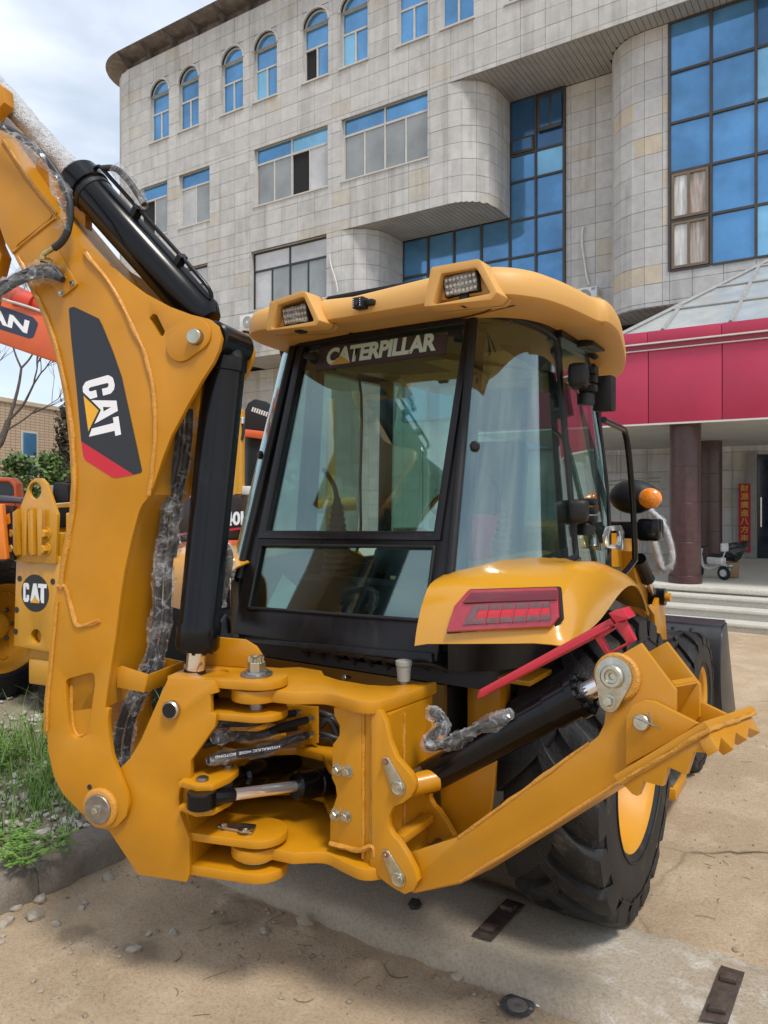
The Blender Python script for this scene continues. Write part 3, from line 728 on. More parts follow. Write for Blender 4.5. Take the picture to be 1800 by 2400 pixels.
# emit panels: the largest in view as objects, the rest joined
def parea(c):
    q = []
    for p in c:
        d = p - EYE; f = d.dot(FW)
        if f < .5: return 0, 0, 0
        q.append((900 + FPX * d.dot(RT) / f, HOR - FPX * d.z / f))
    a = abs(sum(q[i][0] * q[(i + 1) % 4][1] - q[(i + 1) % 4][0] * q[i][1] for i in range(4))) / 2
    return a, sum(p[0] for p in q) / 4, sum(p[1] for p in q) / 4
def vis(c):
    a, u, v = parea(c)
    if not (0 < u < 1800 and 0 < v < 2400): return 0
    if v > 640 and 560 < u < 1440: return 0
    if v > 690 and u > 1400: return 0
    if u < 520 and v > 420 + (u - 180) * .75: return 0
    return a
order = sorted(range(len(PAN)), key=lambda i: -vis(PAN[i][0]))
REST = {False: bmesh.new(), True: bmesh.new()}
jr = random.Random(5)
for rank, i in enumerate(order):
    c, inn, warm = PAN[i]
    off = inn * jr.uniform(-.003, .003)
    fr = [p + off for p in c]; mid = sum(fr, Vector()) / 4
    cham = [p + (mid - p).normalized() * .006 - inn * .004 for p in fr]
    bk = [p + inn * .028 for p in fr]
    if rank < 300:
        bm = bmesh.new()
    else: bm = REST[warm]
    a = [bm.verts.new(p) for p in cham]; b = [bm.verts.new(p) for p in fr]; d = [bm.verts.new(p) for p in bk]
    bm.faces.new(a)
    for k in range(4):
        bm.faces.new((a[k], b[k], b[(k + 1) % 4], a[(k + 1) % 4])); bm.faces.new((b[k], d[k], d[(k + 1) % 4], b[(k + 1) % 4]))
    if rank < 300: finish('cladding_panel', bm, STONEW if warm else STONE, bld, smooth=0)
finish('cladding_field', REST[False], STONE, bld, smooth=0, kind='stuff')
finish('cladding_field', REST[True], STONEW, bld, smooth=0, kind='stuff')
finish('wall', BACK, JOINT, bld, smooth=0, calc=False)
# solid core so nothing shows through
bm = bmesh.new()
for (a, b, y0, z0, z1) in ((-22.8, 3, 18.3, Z4 + .1, ZT), (-22.8, -9.4, 18.3, Z3 + .1, Z4 + .1), (-22.8, -12.9, 18.3, Z2 + .1, Z3 + .1)):
    box(bm, (a, y0, z0), (b, 27, z1))
box(bm, (-22.8, 19.6, 0), (14, 27, Z4 + .05))
finish('core_wall', bm, DARK, bld, smooth=0)
# --- cornice: segments along the front plus the rounded corner
pr = [(0, 17.58), (-.10, 17.60), (-.17, 17.66), (-.17, 17.80), (-.21, 17.83), (-.21, 17.96), (.5, 18.0)]
def cornice(path, nrm):
    bm = bmesh.new(); rows = []
    for (p, n) in zip(path, nrm): rows.append([Vector((p[0] - n[0] * o, p[1] - n[1] * o, z)) for o, z in pr])
    V = grid(bm, rows)
    for e in (V[0], V[-1]):
        try: bm.faces.new(e)
        except Exception: pass
    finish('cornice_segment', bm, CORN, bld, smooth=30)
x = XL
while x < 3:
    cornice([(x + .003, YF), (min(3, x + 1.2) - .003, YF)], [(0, -1 * -1)] * 2 if False else [(0, 1)] * 2); x += 1.2
aa = [180 + 90 * i / 12 for i in range(13)]
cornice([(XL + 1.4 * math.cos(rad(a)), YF + 1.4 + 1.4 * math.sin(rad(a))) for a in aa], [(-math.cos(rad(a)), -math.sin(rad(a))) for a in aa])
boxo('roof_slab', (-23.4, 18.9, 17.6), (3, 27, 17.98), CORN, bld)
# --- soffit strips (each strip its own piece)
def soffit(x0, x1, z, yfun0, yfun1, step=.135):
    me = None; x = x0; bm = bmesh.new()
    n = math.ceil((x1 - x0) / step)
    for k in range(n):
        a = x0 + k * step; y0 = yfun0(a + step / 2); y1 = yfun1(a + step / 2)
        if y1 - y0 < .05: continue
        boxo('soffit_strip', (a + .006, y0, z), (min(a + step, x1) - .006, y1, z + .02), SOF, bld, smooth=0)
def quarter(cx): return lambda x: YF + .02 if x < cx else 18.5 - math.sqrt(max(0, .98 - (x - cx) ** 2)) 
soffit(-9.3, -5.40, Z4 + .004, lambda x: YF + .02, lambda x: 19.38)
soffit(-5.40, -1.2, Z4 + .004, lambda x: YF + .02, lambda x: 18.09 if x > -4.37 else 19.1 - math.sqrt(max(0, 1.0 - (x + 4.37) ** 2)) if x > -5.36 else 19.38)
soffit(-12.86, -8.36, Z3 + .004, quarter(-9.33), lambda x: 19.38)
soffit(-17.5, -11.9, Z2 + .004, quarter(-12.86), lambda x: 19.38)
soffit(-5.35, -1.5, 6.48, lambda x: 18.12 if x > -4.37 else 19.12 - math.sqrt(max(0, .98 - (x + 4.37) ** 2)), lambda x: 19.9, .16)
# --- curtain walls
jr_ = random.Random(17)
def curtain(y, cols, rows, skip=(), mats=None, d=.06):
    for x in cols: boxo('mullion', (x - .03, y - .05, rows[0]), (x + .03, y + d, rows[-1]), BRF, bld, smooth=0)
    for z in rows:
        for a, b in zip(cols, cols[1:]): boxo('transom', (a + .03, y - .045, z - .028), (b - .03, y + d - .004, z + .028), BRF, bld, smooth=0)
    for i, (a, b) in enumerate(zip(cols, cols[1:])):
        for j, (p, q) in enumerate(zip(rows, rows[1:])):
            if (i, j) in skip: continue
            m = (mats or {}).get((i, j), BLU)
            gp_ = boxo('glass_pane', (a + .03, y, p + .028), (b - .03, y + .015, q - .028), m, bld, smooth=0)
            ta, tb = jr_.uniform(-.010, .010), jr_.uniform(-.010, .010)
            for v in gp_.data.vertices: v.co.y += ta * (v.co.x - (a + b) / 2) + tb * (v.co.z - (p + q) / 2)
def XZr(u, v, y): p = at((u, v), PY(y)); return p.x, p.z
zr = [XZr(*K2((660, y))[0], 19.4)[1] for y in (1100, 940, 770, 655, 585)]
xm = XZr(*K2((660, 700))[0], 19.4)[0]
curtain(19.35, [-8.33, xm, -6.77], [3.3, 4.3, zr[0] - 1.3, zr[0], zr[1], zr[2], zr[3], Z4], mats={(1, 5): BLU2, (0, 6): BLUD, (1, 6): BLUD})
boxo('awning_frame', (-8.28, 19.27, zr[3] + .03), (xm - .04, 19.34, zr[4]), BRF, bld, bevel=.01)
boxo('awning_pane', (-8.22, 19.26, zr[3] + .09), (xm - .10, 19.268, zr[4] - .06), BLUD, bld, smooth=0)
xa = xm + .06
boxo('awning_frame', (xa, 19.25, XZr(*K2((720, 565))[0], 19.4)[1]), (-6.82, 19.29, Z4 - .12), BRF, bld, bevel=.01)
for k in range(2): boxo('awning_pane', (xa + .08 + k * .34, 19.24, XZr(*K2((720, 565))[0], 19.4)[1] + .09), (xa + .36 + k * .34, 19.248, Z4 - .2), BLUD, bld, smooth=0)
curtain(19.36, [-11.86, -10.98, -10.1, -9.22, -8.34], [4.3, 5.4, zr[0] + .02, zr[0] + 1.15, Z3], mats={(0, 3): BLUD, (1, 3): BLUD, (2, 3): BLUD, (3, 3): BLUD})
xc = [-3.80, XZr(*K2((1413, 500))[0], 18.1)[0], XZr(*K2((1607, 500))[0], 18.1)[0]]; st = xc[2] - xc[1]; xc += [xc[2] + st, xc[2] + 2 * st, xc[2] + 3 * st]
zc = [XZr(*K2((1413, y))[0], 18.1)[1] for y in (1140, 925, 710, 490, 265)] + [Z4 - .02]
zc[0] = 7.27
curtain(18.12, xc, zc, skip={(0, 0), (0, 1)}, mats={(2, 4): BLUD, (2, 0): BLU2, (2, 3): BLU2})
# brown sliding windows in the first bay
for j in (0, 1):
    z0, z1 = zc[j] + .04, zc[j + 1] - .04; x0, x1 = xc[0] + .05, xc[1] - .05; xm2 = x0 + (x1 - x0) * .47
    bm = bmesh.new(); FR = mat('bronze_frame', (.16, .115, .075), .4, var=.1)
    for q in ((x0, x0 + .06, z0, z1), (x1 - .06, x1, z0, z1), (x0 + .06, x1 - .06, z0, z0 + .06), (x0 + .06, x1 - .06, z1 - .06, z1), (xm2 - .03, xm2 + .03, z0 + .06, z1 - .06)): bar(bm, *q, 18.06, .08)
    wo = finish('sliding_window', bm, FR, bld, smooth=0)
    pane(x0 + .06, xm2 - .03, z0 + .06, z1 - .06, 18.10, mat('bright_curtain_glass', (.58, .58, .56), .25, .0, var=.25, vscale=3, stretch=(6, 1, .6)), wo)
    pane(xm2 + .03, x1 - .06, z0 + .06, z1 - .06, 18.11, mat('drape_glass', (.40, .36, .32), .25, .0, var=.35, vscale=3, stretch=(6, 1, .6), col2=(.45, .22, .14), c2scale=2.5), wo)

# ================================================================ ENTRANCE CANOPY
YC = 12.60
can = empty('entrance_canopy', (0, 12.5, 0), 'crimson fascia entrance canopy on round brown columns with glazed roof', 'canopy')
CRIM = mat('crimson_fascia_panel', (.44, .030, .078), .42, var=.06, vscale=1.2, rvar=.08, bump=.15, bscale=1.6)
CRIMD = mat('crimson_trim', (.30, .025, .06), .45, var=.05)
WTR = mat('white_trim', (.62, .60, .56), .5, var=.06)
SOFC = mat('canopy_soffit_board', (.40, .385, .35), .7, var=.08, vscale=1.5)
COLM = mat('brown_column_stone', (.055, .020, .020), .42, var=.25, vscale=10, coat=.3)
def zat(u, v, y): return at((u, v), PY(y)).z
zb = zat(1700, 983, YC); zt = zat(1693, 783, YC); zt2 = zat(1693, 766, YC)
joints = [-7.2, -5.95]
xj = [at(K2((0, 0))[0], PY(YC)).x]
xa = at(KCN((495, 1000))[0], PY(YC)).x; xb = at(KCN((1213, 1000))[0], PY(YC)).x; dx = xb - xa
k = -4
edges = [xa + dx * k for k in range(-3, 5)]
for a, b in zip(edges, edges[1:]):
    boxo('fascia_panel', (a + .006, YC, zb), (b - .006, YC + .06, zt - .13), CRIM, can, bevel=.004)
    boxo('fascia_cap', (a + .004, YC - .06, zt - .02), (b - .004, YC + .05, zt2 + .05), CRIM, can, bevel=.004)
xl, xr = edges[0], edges[-1]
boxo('trim_strip', (xl, YC - .075, zt - .045), (xr, YC + .05, zt - .022), WTR, can)
boxo('trim_band', (xl, YC - .02, zt - .125), (xr, YC + .05, zt - .05), CRIMD, can)
boxo('trim_strip', (xl, YC - .035, zt - .145), (xr, YC + .05, zt - .128), WTR, can)
boxo('trim_strip', (xl, YC - .012, zb - .03), (xr, YC + .055, zb - .003), WTR, can)
boxo('soffit', (xl, YC + .06, zb + .0), (xr, 19.3, zb + .12), SOFC, can)
boxo('side_fascia', (xl - .06, YC, zb), (xl - .003, 19.3, zt), CRIM, can)
boxo('front_lining', (xl, YC + .065, zb + .13), (xr, YC + .12, zt2), CRIMD, can)
# glazed roof: sloping panes between bars, hipped at the left
GLZ = mat('frosted_roof_glass', (.36, .38, .375), .25, 0, var=.12, vscale=1.5, spec=.7, col2=(.47, .48, .46), c2scale=1.2)
GLB = mat('grey_glazing_bar', (.30, .30, .29), .5, var=.1)
ge = at(KCN((620, 540))[0], PY(YC)).x; gs = at(KCN((1285, 460))[0], PY(YC)).x - ge
zr0 = zt2 + .06; zr1 = zr0 + 2.45; yr1 = YC + 5.0
def onr(x, t): return Vector((x, YC + .1 + (yr1 - YC - .1) * t, zr0 + (zr1 - zr0) * t))
HX0, HXS = -3.45, .455 * 4.9
hip = lambda t: HX0 + HXS * t
for i in range(-3, 5):
    for j in range(4):
        a, b = ge + gs * i, ge + gs * (i + 1); t0, t1 = j / 4, (j + 1) / 4
        P = [(a, t0), (b, t0), (b, t1), (a, t1)]
        # clip by the hip line x >= hip(t)
        res = []
        for (p, q) in zip(P, P[1:] + P[:1]):
            fp, fq = p[0] - hip(p[1]), q[0] - hip(q[1])
            if fp >= 0: res.append(p)
            if (fp >= 0) != (fq >= 0):
                s = fp / (fp - fq); res.append((p[0] + (q[0] - p[0]) * s, p[1] + (q[1] - p[1]) * s))
        if len(res) < 3: continue
        plate('roof_pane', [onr(*p) for p in res], Vector((0, .006, -.015)), GLZ, can, bevel=0, smooth=0)
bm = bmesh.new()
for i in range(-3, 6):
    x = ge + gs * i; t0 = 0
    th = (x - HX0) / HXS
    if th <= 0: continue
    tube(bm, [onr(x, 0) + Vector((0, 0, .02)), onr(x, min(1, th)) + Vector((0, 0, .02))], .035, 6)
for j in range(1, 5): tube(bm, [onr(hip(j / 4), j / 4) + UP * .02, onr(ge + 5 * gs, j / 4) + UP * .02], .03, 6)
tube(bm, [onr(hip(0), 0) + UP * .03, onr(hip(1), 1) + UP * .03], .04, 6)
finish('glazing_bars', bm, GLB, can)
# hip side
plate('roof_pane', [onr(hip(0), 0), onr(hip(1), 1), Vector((hip(1), 19.2, zr1)), Vector((hip(0), 19.2, zr0))], Vector((.01, 0, -.02)), GLZ, can, bevel=0, smooth=0)
# columns
for (u, v, y) in ((1606, 1377, 13.05), (1664, 1320, 17.3)):
    c = at((u, v), PY(y)); r = .245
    latheo('column', [(.56, r + .02), (.70, r + .02), (.71, r), (1.25, r), (1.255, r - .004), (1.265, r - .004), (1.27, r), (1.9, r), (1.905, r - .004), (1.915, r - .004), (1.92, r), (2.5, r), (2.505, r - .004), (2.515, r - .004), (2.52, r), (zb + .02, r)], (c.x, c.y, 0), (0, 0, 1), COLM, can, n=36)
# doorway behind
DOORG = mat('dark_entrance_glass', (.008, .016, .034), .08, 0, var=.1, spec=.8)
dxl = at((1775, 1200), PY(19.3)).x
boxo('entrance_door', (dxl, 19.34, .57), (dxl + 2.3, 19.40, 3.0), DOORG, bld, smooth=0)
boxo('door_post', (dxl - .22, 19.25, .57), (dxl - .004, 19.41, 3.05), mat('grey_metal_post', (.25, .25, .24), .4, .5), bld)
cyl_m = mat('polished_handle', (.6, .6, .58), .2, 1.)
cylo('door_handle', (dxl + .08, 19.28, 1.3), (dxl + .08, 19.28, 2.0), .018, cyl_m, bld, n=10)
# ================================================================ BACKHOE LOADER
XM = -2.0
bh = empty('backhoe_loader', (-2.0, 4.0, .09), 'large yellow backhoe loader with black cab, boom swung aside and raised stabilizer leg', 'backhoe loader')
HG = Vector((-2.0, 2.16, 0))
BD = RT * -.963 + FW * .27          # horizontal direction the boom points to
NB = RT * .27 + FW * .963           # across the boom, away from the viewer side
BD.normalize(); NB = Vector((-BD.y, BD.x, 0)) * (1 if Vector((-BD.y, BD.x, 0)).dot(NB) > 0 else -1)
def bp(o): return (HG + NB * o, NB)
def on(pl, pts): return [at(p, pl) for p in pts]
def BL(s, o, z): return HG + BD * s + NB * o + UP * z
def mir(p): return Vector((2 * XM - p.x, p.y, p.z))

# ---------------------------------------------------------------- boom
left = KT((-340, 640), (0, 1295), (50, 1430), (110, 1525), (170, 1640)) + K3((165, 185), (235, 330), (300, 530), (335, 680), (365, 850), (385, 1050), (395, 1250), (385, 1420)) + K4((350, 200), (330, 330), (318, 420))
low = K4((300, 500), (272, 800), (245, 1050), (240, 1222), (262, 1238), (268, 1330), (300, 1470), (345, 1560), (420, 1640), (490, 1710), (545, 1750), (590, 1765), (650, 1745), (700, 1690), (713, 1620), (700, 1560), (660, 1460), (620, 1350), (605, 1250), (598, 1150), (605, 1098), (583, 1088))
rgt = K4((600, 960), (640, 700), (665, 500), (690, 330), (730, 150), (770, 0)) + K3((790, 1380), (838, 1325))
ear = K3((900, 1130), (950, 1000), (1040, 830), (1120, 690), (1185, 590), (1215, 520), (1228, 455), (1205, 385), (1160, 350), (1100, 335), (1060, 325), (940, 280), (800, 205), (700, 130), (600, 40)) + KT((900, 1610), (730, 1510), (690, 1485))
top = KT((560, 1350), (430, 1190), (210, 920), (0, 600), (-340, 80))
slot = fillet([(K3((x, y))[0][0], K3((x, y))[0][1], 6) for x, y in ((828, 345), (850, 318), (872, 328), (917, 420), (905, 446), (885, 440))])
recess = fillet([(K4((x, y))[0][0], K4((x, y))[0][1], r) for x, y, r in ((362, 930, 14), (525, 885, 14), (527, 960, 10), (490, 1235, 8), (430, 1262, 14), (395, 1240, 10), (380, 1180, 10))])
O1 = bp(-.150)
outline = left + low + rgt + ear + top
boom = plate('boom', on(O1, outline), NB * .022, YEL, bh, holes=[on(O1, slot), on(O1, recess)], bevel=.003)
plate('boom_plate', [p + NB * .278 for p in on(O1, outline)], NB * .022, YEL, bh, bevel=.003)
bead = KT((690, 1490)) + K3((490, 0), (620, 170), (740, 400), (820, 590), (858, 800), (862, 1000), (845, 1200), (830, 1330))
body = left + K4((300, 500), (272, 800), (250, 1050), (262, 1130), (583, 1088)) + rgt + K3((845, 1200), (862, 1000), (858, 800), (820, 590), (740, 400), (620, 170)) + KT((690, 1490), (560, 1350), (430, 1190), (210, 920), (0, 600), (-340, 80))
inb = []
B0 = on(O1, body); cen = sum(B0, Vector()) / len(B0)
plate('boom_box', [p + NB * .0225 for p in B0], NB * .255, YEL, boom, bevel=0)
# flange strip along the outer edge (slightly proud) and weld beads
def bead_tube(name, pts, r, parent, off=-.152, seed=1, n=9, sm=6):
    P = [at((q.x, q.y), bp(off)) for q in cr(pts, sm)]
    bm = bmesh.new(); tube(bm, P, r, n, .30, seed); return finish(name, bm, YELW, parent, smooth=60)
bead_tube('weld_bead', bead, .0095, boom, seed=2)
inset = [(x + 9, y + 2) for x, y in left[3:]] 
bead_tube('weld_bead', inset, .0085, boom, seed=3)
bead_tube('weld_bead', [(x + 8, y) for x, y in K4((300, 500), (272, 800), (248, 1050), (243, 1215))], .0065, boom, seed=4)
bead_tube('weld_bead', K4((318, 412), (350, 412), (368, 430), (395, 520), (415, 600), (440, 632), (500, 622), (556, 600)), .0085, boom, seed=5)
bead_tube('weld_bead', [(x + 7, y + 1) for x, y in KT((0, 600), (110, 770), (210, 915), (300, 1035), (430, 1190))], .0065, boom, seed=6)
bead_tube('weld_bead', KT((120, 1500), (135, 1475), (410, 1250), (440, 1240)), .006, boom, seed=7)
plate('doubler_plate', on(O1, KT((-300, 600), (0, 1290), (45, 1420), (105, 1520), (150, 1440), (400, 1245), (425, 1205), (205, 930), (0, 620), (-300, 150))), NB * -.006, YEL, boom, bevel=.003)
bead_tube('weld_bead', [K4((x, y))[0] for x, y in ((400, 960), (395, 1060), (405, 1180), (432, 1240), (470, 1238))], .008, boom, off=-.126, seed=8)
# ear boss, slot rim, pins
c1, c2 = K3((1012, 500))[0], K3((1095, 440))[0]
P1, P2 = at(c1, O1), at(c2, O1)
def stadium(a, b, r, n, k=12):
    d = (b - a).normalized(); y = Vector(n).cross(d).normalized(); res = []
    for c, s0 in ((b, -90), (a, 90)):
        for i in range(k + 1):
            t = rad(s0 + 180 * i / k); res.append(c + d * (r * math.cos(t)) + y * (r * math.sin(t)))
    return res
plate('ear_boss', stadium(P1, P2, .062, NB), NB * -.012, YEL, boom, bevel=.003)
pe = at(K3((1090, 452))[0], bp(-.162))
latheo('pivot_pin', [(0, .029), (.022, .029), (.026, .026)], pe, -NB, ZNC, bh, n=24)
latheo('pivot_pin', [(0, .032), (.30, .032)], pe, NB, STL, bh, n=20)
fp = at(K4((562, 1640))[0], O1)
latheo('foot_boss', [(0, .078), (.010, .078), (.014, .074), (.018, .066)], fp, -NB, YELW, boom, n=32)
latheo('pin_cap', [(0, .058), (.024, .058), (.027, .055)], fp, -NB, STL, bh, n=36)
bolt(fp - NB * .027, -NB, .0145, ZNC, bh, 'pin_bolt')
latheo('pivot_pin', [(0, .045), (.30, .045)], fp, NB, STL, bh, n=20)
latheo('plate_hole', [(0, .0105), (.001, .0105)], at(K4((497, 1528))[0], bp(-.1512)), -NB, DCK, boom, n=16)
# CAT decal
DP = bp(-.1515); DP2 = bp(-.1525)
fan('decal', on(DP, fillet(KD((100, 200, 40), (160, 187, 30), (440, 320, 30), (480, 395, 30), (600, 690), (700, 980), (930, 2040, 30), (910, 2060, 20), (832, 2080), (242, 1705), (190, 1120), (130, 560)))), DCK, boom)
fan('decal_stripe', on(DP, fillet(KD((242, 1705), (832, 2080), (640, 2118, 30), (590, 2110, 20), (290, 1920, 40), (265, 1870, 30)))), DRED, boom)
def cat_logo(px, pl, parent, shrink=None):
    C = [(545, 957, 20), (600, 985, 50), (620, 1070, 20), (612, 1120, 20), (575, 1165, 20), (488, 1190), (475, 1112), (535, 1098, 8), (550, 1080, 8), (550, 1055, 8), (535, 1046, 8), (345, 1095, 8), (328, 1110, 8), (328, 1130, 8), (345, 1143, 8), (410, 1125), (424, 1205), (345, 1228), (262, 1150, 20), (258, 1090, 30), (290, 1035, 40), (330, 1018, 20)]
    A_o = [(355, 1240), (640, 1245), (655, 1360), (390, 1508), (465, 1350)]
    A_h = [(488, 1316), (578, 1320), (494, 1367)]
    T = [(598, 1437), (662, 1420), (692, 1627), (627, 1643), (618, 1585), (330, 1652), (362, 1560), (608, 1497)]
    tri = [(268, 1190), (438, 1355), (322, 1592)]
    fan('letter', on(pl, fillet(px(*C))), WHT, parent)
    bm = bmesh.new(); vs = [bm.verts.new(p) for p in on(pl, px(*A_o))]; es = [bm.edges.new((vs[i], vs[(i + 1) % 5])) for i in range(5)]
    hv = [bm.verts.new(p) for p in on(pl, px(*A_h))]; es += [bm.edges.new((hv[i], hv[(i + 1) % 3])) for i in range(3)]
    bmesh.ops.triangle_fill(bm, edges=es, use_beauty=True); finish('letter', bm, WHT, parent, smooth=0)
    fan('letter', on(pl, px(*T)), WHT, parent); fan('logo_triangle', on(pl, px(*tri)), DYEL, parent)
cat_logo(KD, DP2, boom)
# valve bracket with bolts and wrapped hoses on the boom
plate('hose_bracket', on(O1, KT((455, 1490), (470, 1485), (625, 1755), (615, 1775), (505, 1862), (485, 1860), (400, 1720), (330, 1640))), NB * -.008, YEL, boom, bevel=.003)
for q in ((580, 1750), (490, 1830)): bolt(at(KT(q)[0], bp(-.158)), -NB, .0085, ZNC, bh)
BRS = mat('brass_fitting', (.52, .42, .20), .28, 1., var=.15, vscale=30)
def hosepath(K, pts, off): return [at(p, bp(off)) for p in K(*pts)]
hp = hosepath(KT, [(-60, 470), (0, 492), (110, 545), (250, 640), (380, 770), (480, 920), (545, 1060), (560, 1180), (540, 1330), (490, 1420), (430, 1468)], -.21)
tubeo('hydraulic_hose', hp, .0145, HOSE, bh, n=12)
hp2 = hosepath(KT, [(-60, 500), (0, 530), (110, 575), (250, 680), (370, 800), (455, 930), (505, 1060), (525, 1180), (510, 1330)], -.212)
tubeo('film_wrap', hp2, lambda t: .024 + .010 * math.sin(t * 20), FILM, bh, n=12, jitter=.35, seed=3)
tubeo('hose_fitting', hosepath(KT, [(430, 1465), (380, 1495), (345, 1525), (340, 1560)], -.20), .011, BRS, bh, n=10)
cylo('hose_fitting', at(KT((318, 1552))[0], bp(-.2)), at(KT((420, 1580))[0], bp(-.17)), .013, BRS, bh, n=8)
for k, (dy, r) in enumerate(((0, .013), (55, .013))):
    h = hosepath(KT, [(-60, 1800 + dy), (0, 1775 + dy), (120, 1700 + dy), (260, 1640 + dy), (360, 1625 + dy), (440, 1640 + dy), (500, 1720)], -.19 - k * .02)
    tubeo('hydraulic_hose', h, r, HOSE, bh, n=10)
    tubeo('film_wrap', hosepath(KT, [(-60, 1810 + dy), (0, 1785 + dy), (120, 1712 + dy), (260, 1652 + dy), (360, 1640 + dy), (450, 1650 + dy)], -.19 - k * .02), lambda t: .026 + .006 * math.sin(t * 31), FILM, bh, n=12, jitter=.45, seed=9 + k)
    cylo('hose_fitting', at(KT((440, 1640 + dy))[0], bp(-.19)), at(KT((510, 1725))[0], bp(-.16)), .012, BRS, bh, n=8)
# dipper arm beyond, folded down on the far left
BRN = YEL
dip = plate('dipper_arm', [p + NB * .05 for p in on(O1, KT((-300, 80), (-170, 78), (-90, 92), (-50, 130), (-40, 255), (-110, 330), (-150, 420), (-150, 900), (-110, 1380), (-60, 1490), (-110, 1690), (-240, 2300), (-300, 2300)))], NB * .06, YEL, bh, bevel=.006)
plate('dipper_link', [p + NB * .16 for p in on(O1, KT((60, 600), (180, 620), (300, 760), (290, 900), (470, 1070), (470, 1200), (230, 960), (60, 720)))], NB * .05, YEL, dip, bevel=.006)

# ---------------------------------------------------------------- boom cylinder (upright)
a0 = at((450, 1640), bp(0)); a1 = at(K3((1262, 470))[0], bp(0)); ax = (a1 - a0).normalized(); LN = (a1 - a0).length
tb = (at(K4((1095, 760))[0], bp(0)) - a0).dot(ax); tt = (at(K3((1215, 640))[0], bp(0)) - a0).dot(ax); tcol = (at(K4((1105, 600))[0], bp(0)) - a0).dot(ax)
bc = latheo('boom_cylinder', [(tb, .080), (tb + .012, .088), (tcol - .01, .088), (tcol, .0815), (tt, .0815), (tt + .004, .088), (tt + .055, .088), (tt + .062, .075), (tt + .09, .06)], a0, ax, BLK, bh, n=40)
latheo('piston_rod', [(0, .038), (tb, .038)], a0, ax, CHR, bc, n=28)
latheo('rod_eye', [(-.09, .07), (.09, .07)], a0, NB, BLK, bc, n=28)
latheo('rod_end', [(0, .045), (tb * .55, .045), (tb * .6, .04)], a0, ax, BLKM, bc, n=24)
e1 = at(K3((1258, 485))[0], bp(0))
latheo('head_eye', [(-.118, .058), (-.11, .066), (.11, .066), (.118, .058)], e1, NB, BLK, bc, n=32)
for i in range(10):
    a = 2 * math.pi * i / 10; x_, y_, z_ = frame(ax)
    bolt(a0 + ax * tb + (x_ * math.cos(a) + y_ * math.sin(a)) * .066, -ax, .0075, BLK, bc, 'gland_bolt')

# ---------------------------------------------------------------- dipper cylinder along the boom
d0 = at(K3((1175, 390))[0], bp(.02)); d1 = at(KT((620, 905))[0], bp(.02)); dx_ = (d1 - d0).normalized(); dl = (d1 - d0).length
dc = latheo('dipper_cylinder', [(.02, .06), (.06, .082), (dl * .90, .082), (dl * .90 + .004, .092), (dl - .012, .094), (dl, .086)], d0, dx_, BLK, bh, n=40)
tcl = dl * .86
latheo('clamp_band', [(tcl, .0835), (tcl + .003, .0865), (tcl + .022, .0865), (tcl + .025, .0835)], d0, dx_, BLKM, dc, n=36)
r1_ = at(KT((0, 225))[0], bp(.02)); rdir = dx_
latheo('piston_rod', [(0, .040), (.9, .040)], d0 + dx_ * dl, dx_, CHR, dc, n=20)
BUB = mat('bubble_film', (.60, .61, .62), .28, 0, var=.25, vscale=60, bump=1.6, bscale=170, spec=.8)
bm = bmesh.new(); tube(bm, [d0 + dx_ * (dl + .02 + k * .022) for k in range(40)], .046, 18, .12, 3); finish('bubble_wrap', bm, BUB, dc, smooth=60)
x_, y_, z_ = frame(dx_)
for i in range(10):
    a = 2 * math.pi * i / 10
    bolt(d0 + dx_ * dl + (x_ * math.cos(a) + y_ * math.sin(a)) * .070, dx_, .0085, BLK, dc, 'gland_bolt')
upn = (UP - dx_ * UP.dot(dx_)).normalized(); upn = (upn - NB * .35).normalized(); upn = (upn - dx_ * upn.dot(dx_)).normalized()
line = [d0 + dx_ * (dl * .93) + upn * .085, d0 + dx_ * (dl * .91) + upn * .115, d0 + dx_ * (dl * .84) + upn * .118, d0 + dx_ * (dl * .5) + upn * .116, d0 + dx_ * (dl * .14) + upn * .112, d0 + dx_ * (dl * .07) + upn * .09]
tubeo('steel_line', line, .0085, BLK, dc, n=10)
for t in (.30, .62): boxo('line_clip', (-.012, -.02, 0), (.012, .02, .045), BLK, dc, M=Matrix.Translation(d0 + dx_ * dl * t + upn * .078) @ Matrix((dx_, upn.cross(dx_), upn)).transposed().to_4x4())
hz = [d0 + dx_ * (dl * .89) + upn * .12, d0 + dx_ * (dl * .82) + upn * .165, d0 + dx_ * (dl * .72) + upn * .17, d0 + dx_ * (dl * .60) + upn * .15]
tubeo('hydraulic_hose', hz, .013, HOSE, dc, n=10)
tubeo('film_wrap', hz[1:], .027, FILM, dc, n=12, jitter=.4, seed=6)

# ---------------------------------------------------------------- swing casting (kingpost)
CAS = bp(-.124)
cas_px = K4((935, 920), (1190, 937), (1205, 1005), (1168, 1015), (1170, 1115), (1200, 1125), (1195, 1190), (1060, 1380), (1058, 1488), (997, 1490), (993, 1660), (1052, 1820), (1050, 2010), (1035, 2057), (765, 2015), (600, 1765), (545, 1745), (490, 1680), (480, 1600), (540, 1520), (650, 1440), (720, 1370), (780, 1270), (850, 1110), (905, 985))
casting = plate('swing_casting', on(CAS, cas_px), NB * .028, YEL, bh, bevel=.003)
plate('casting_plate', [p + NB * .22 for p in on(CAS, cas_px)], NB * .028, YEL, casting, bevel=.003)
web = K4((1060, 1385), (1195, 1195), (1168, 1115), (1165, 960), (1120, 960), (1120, 1180), (990, 1380), (960, 1660), (1020, 1830), (1015, 2030), (1050, 2030), (1052, 1820), (993, 1660), (1058, 1488))
plate('casting_web', [p + NB * .0285 for p in on(CAS, K4((1000, 1500), (1040, 1500), (1040, 1640), (1010, 1660), (1052, 1830), (1050, 2010), (1010, 2010), (1000, 1830), (960, 1660)))], NB * .19, YEL, casting, bevel=0)
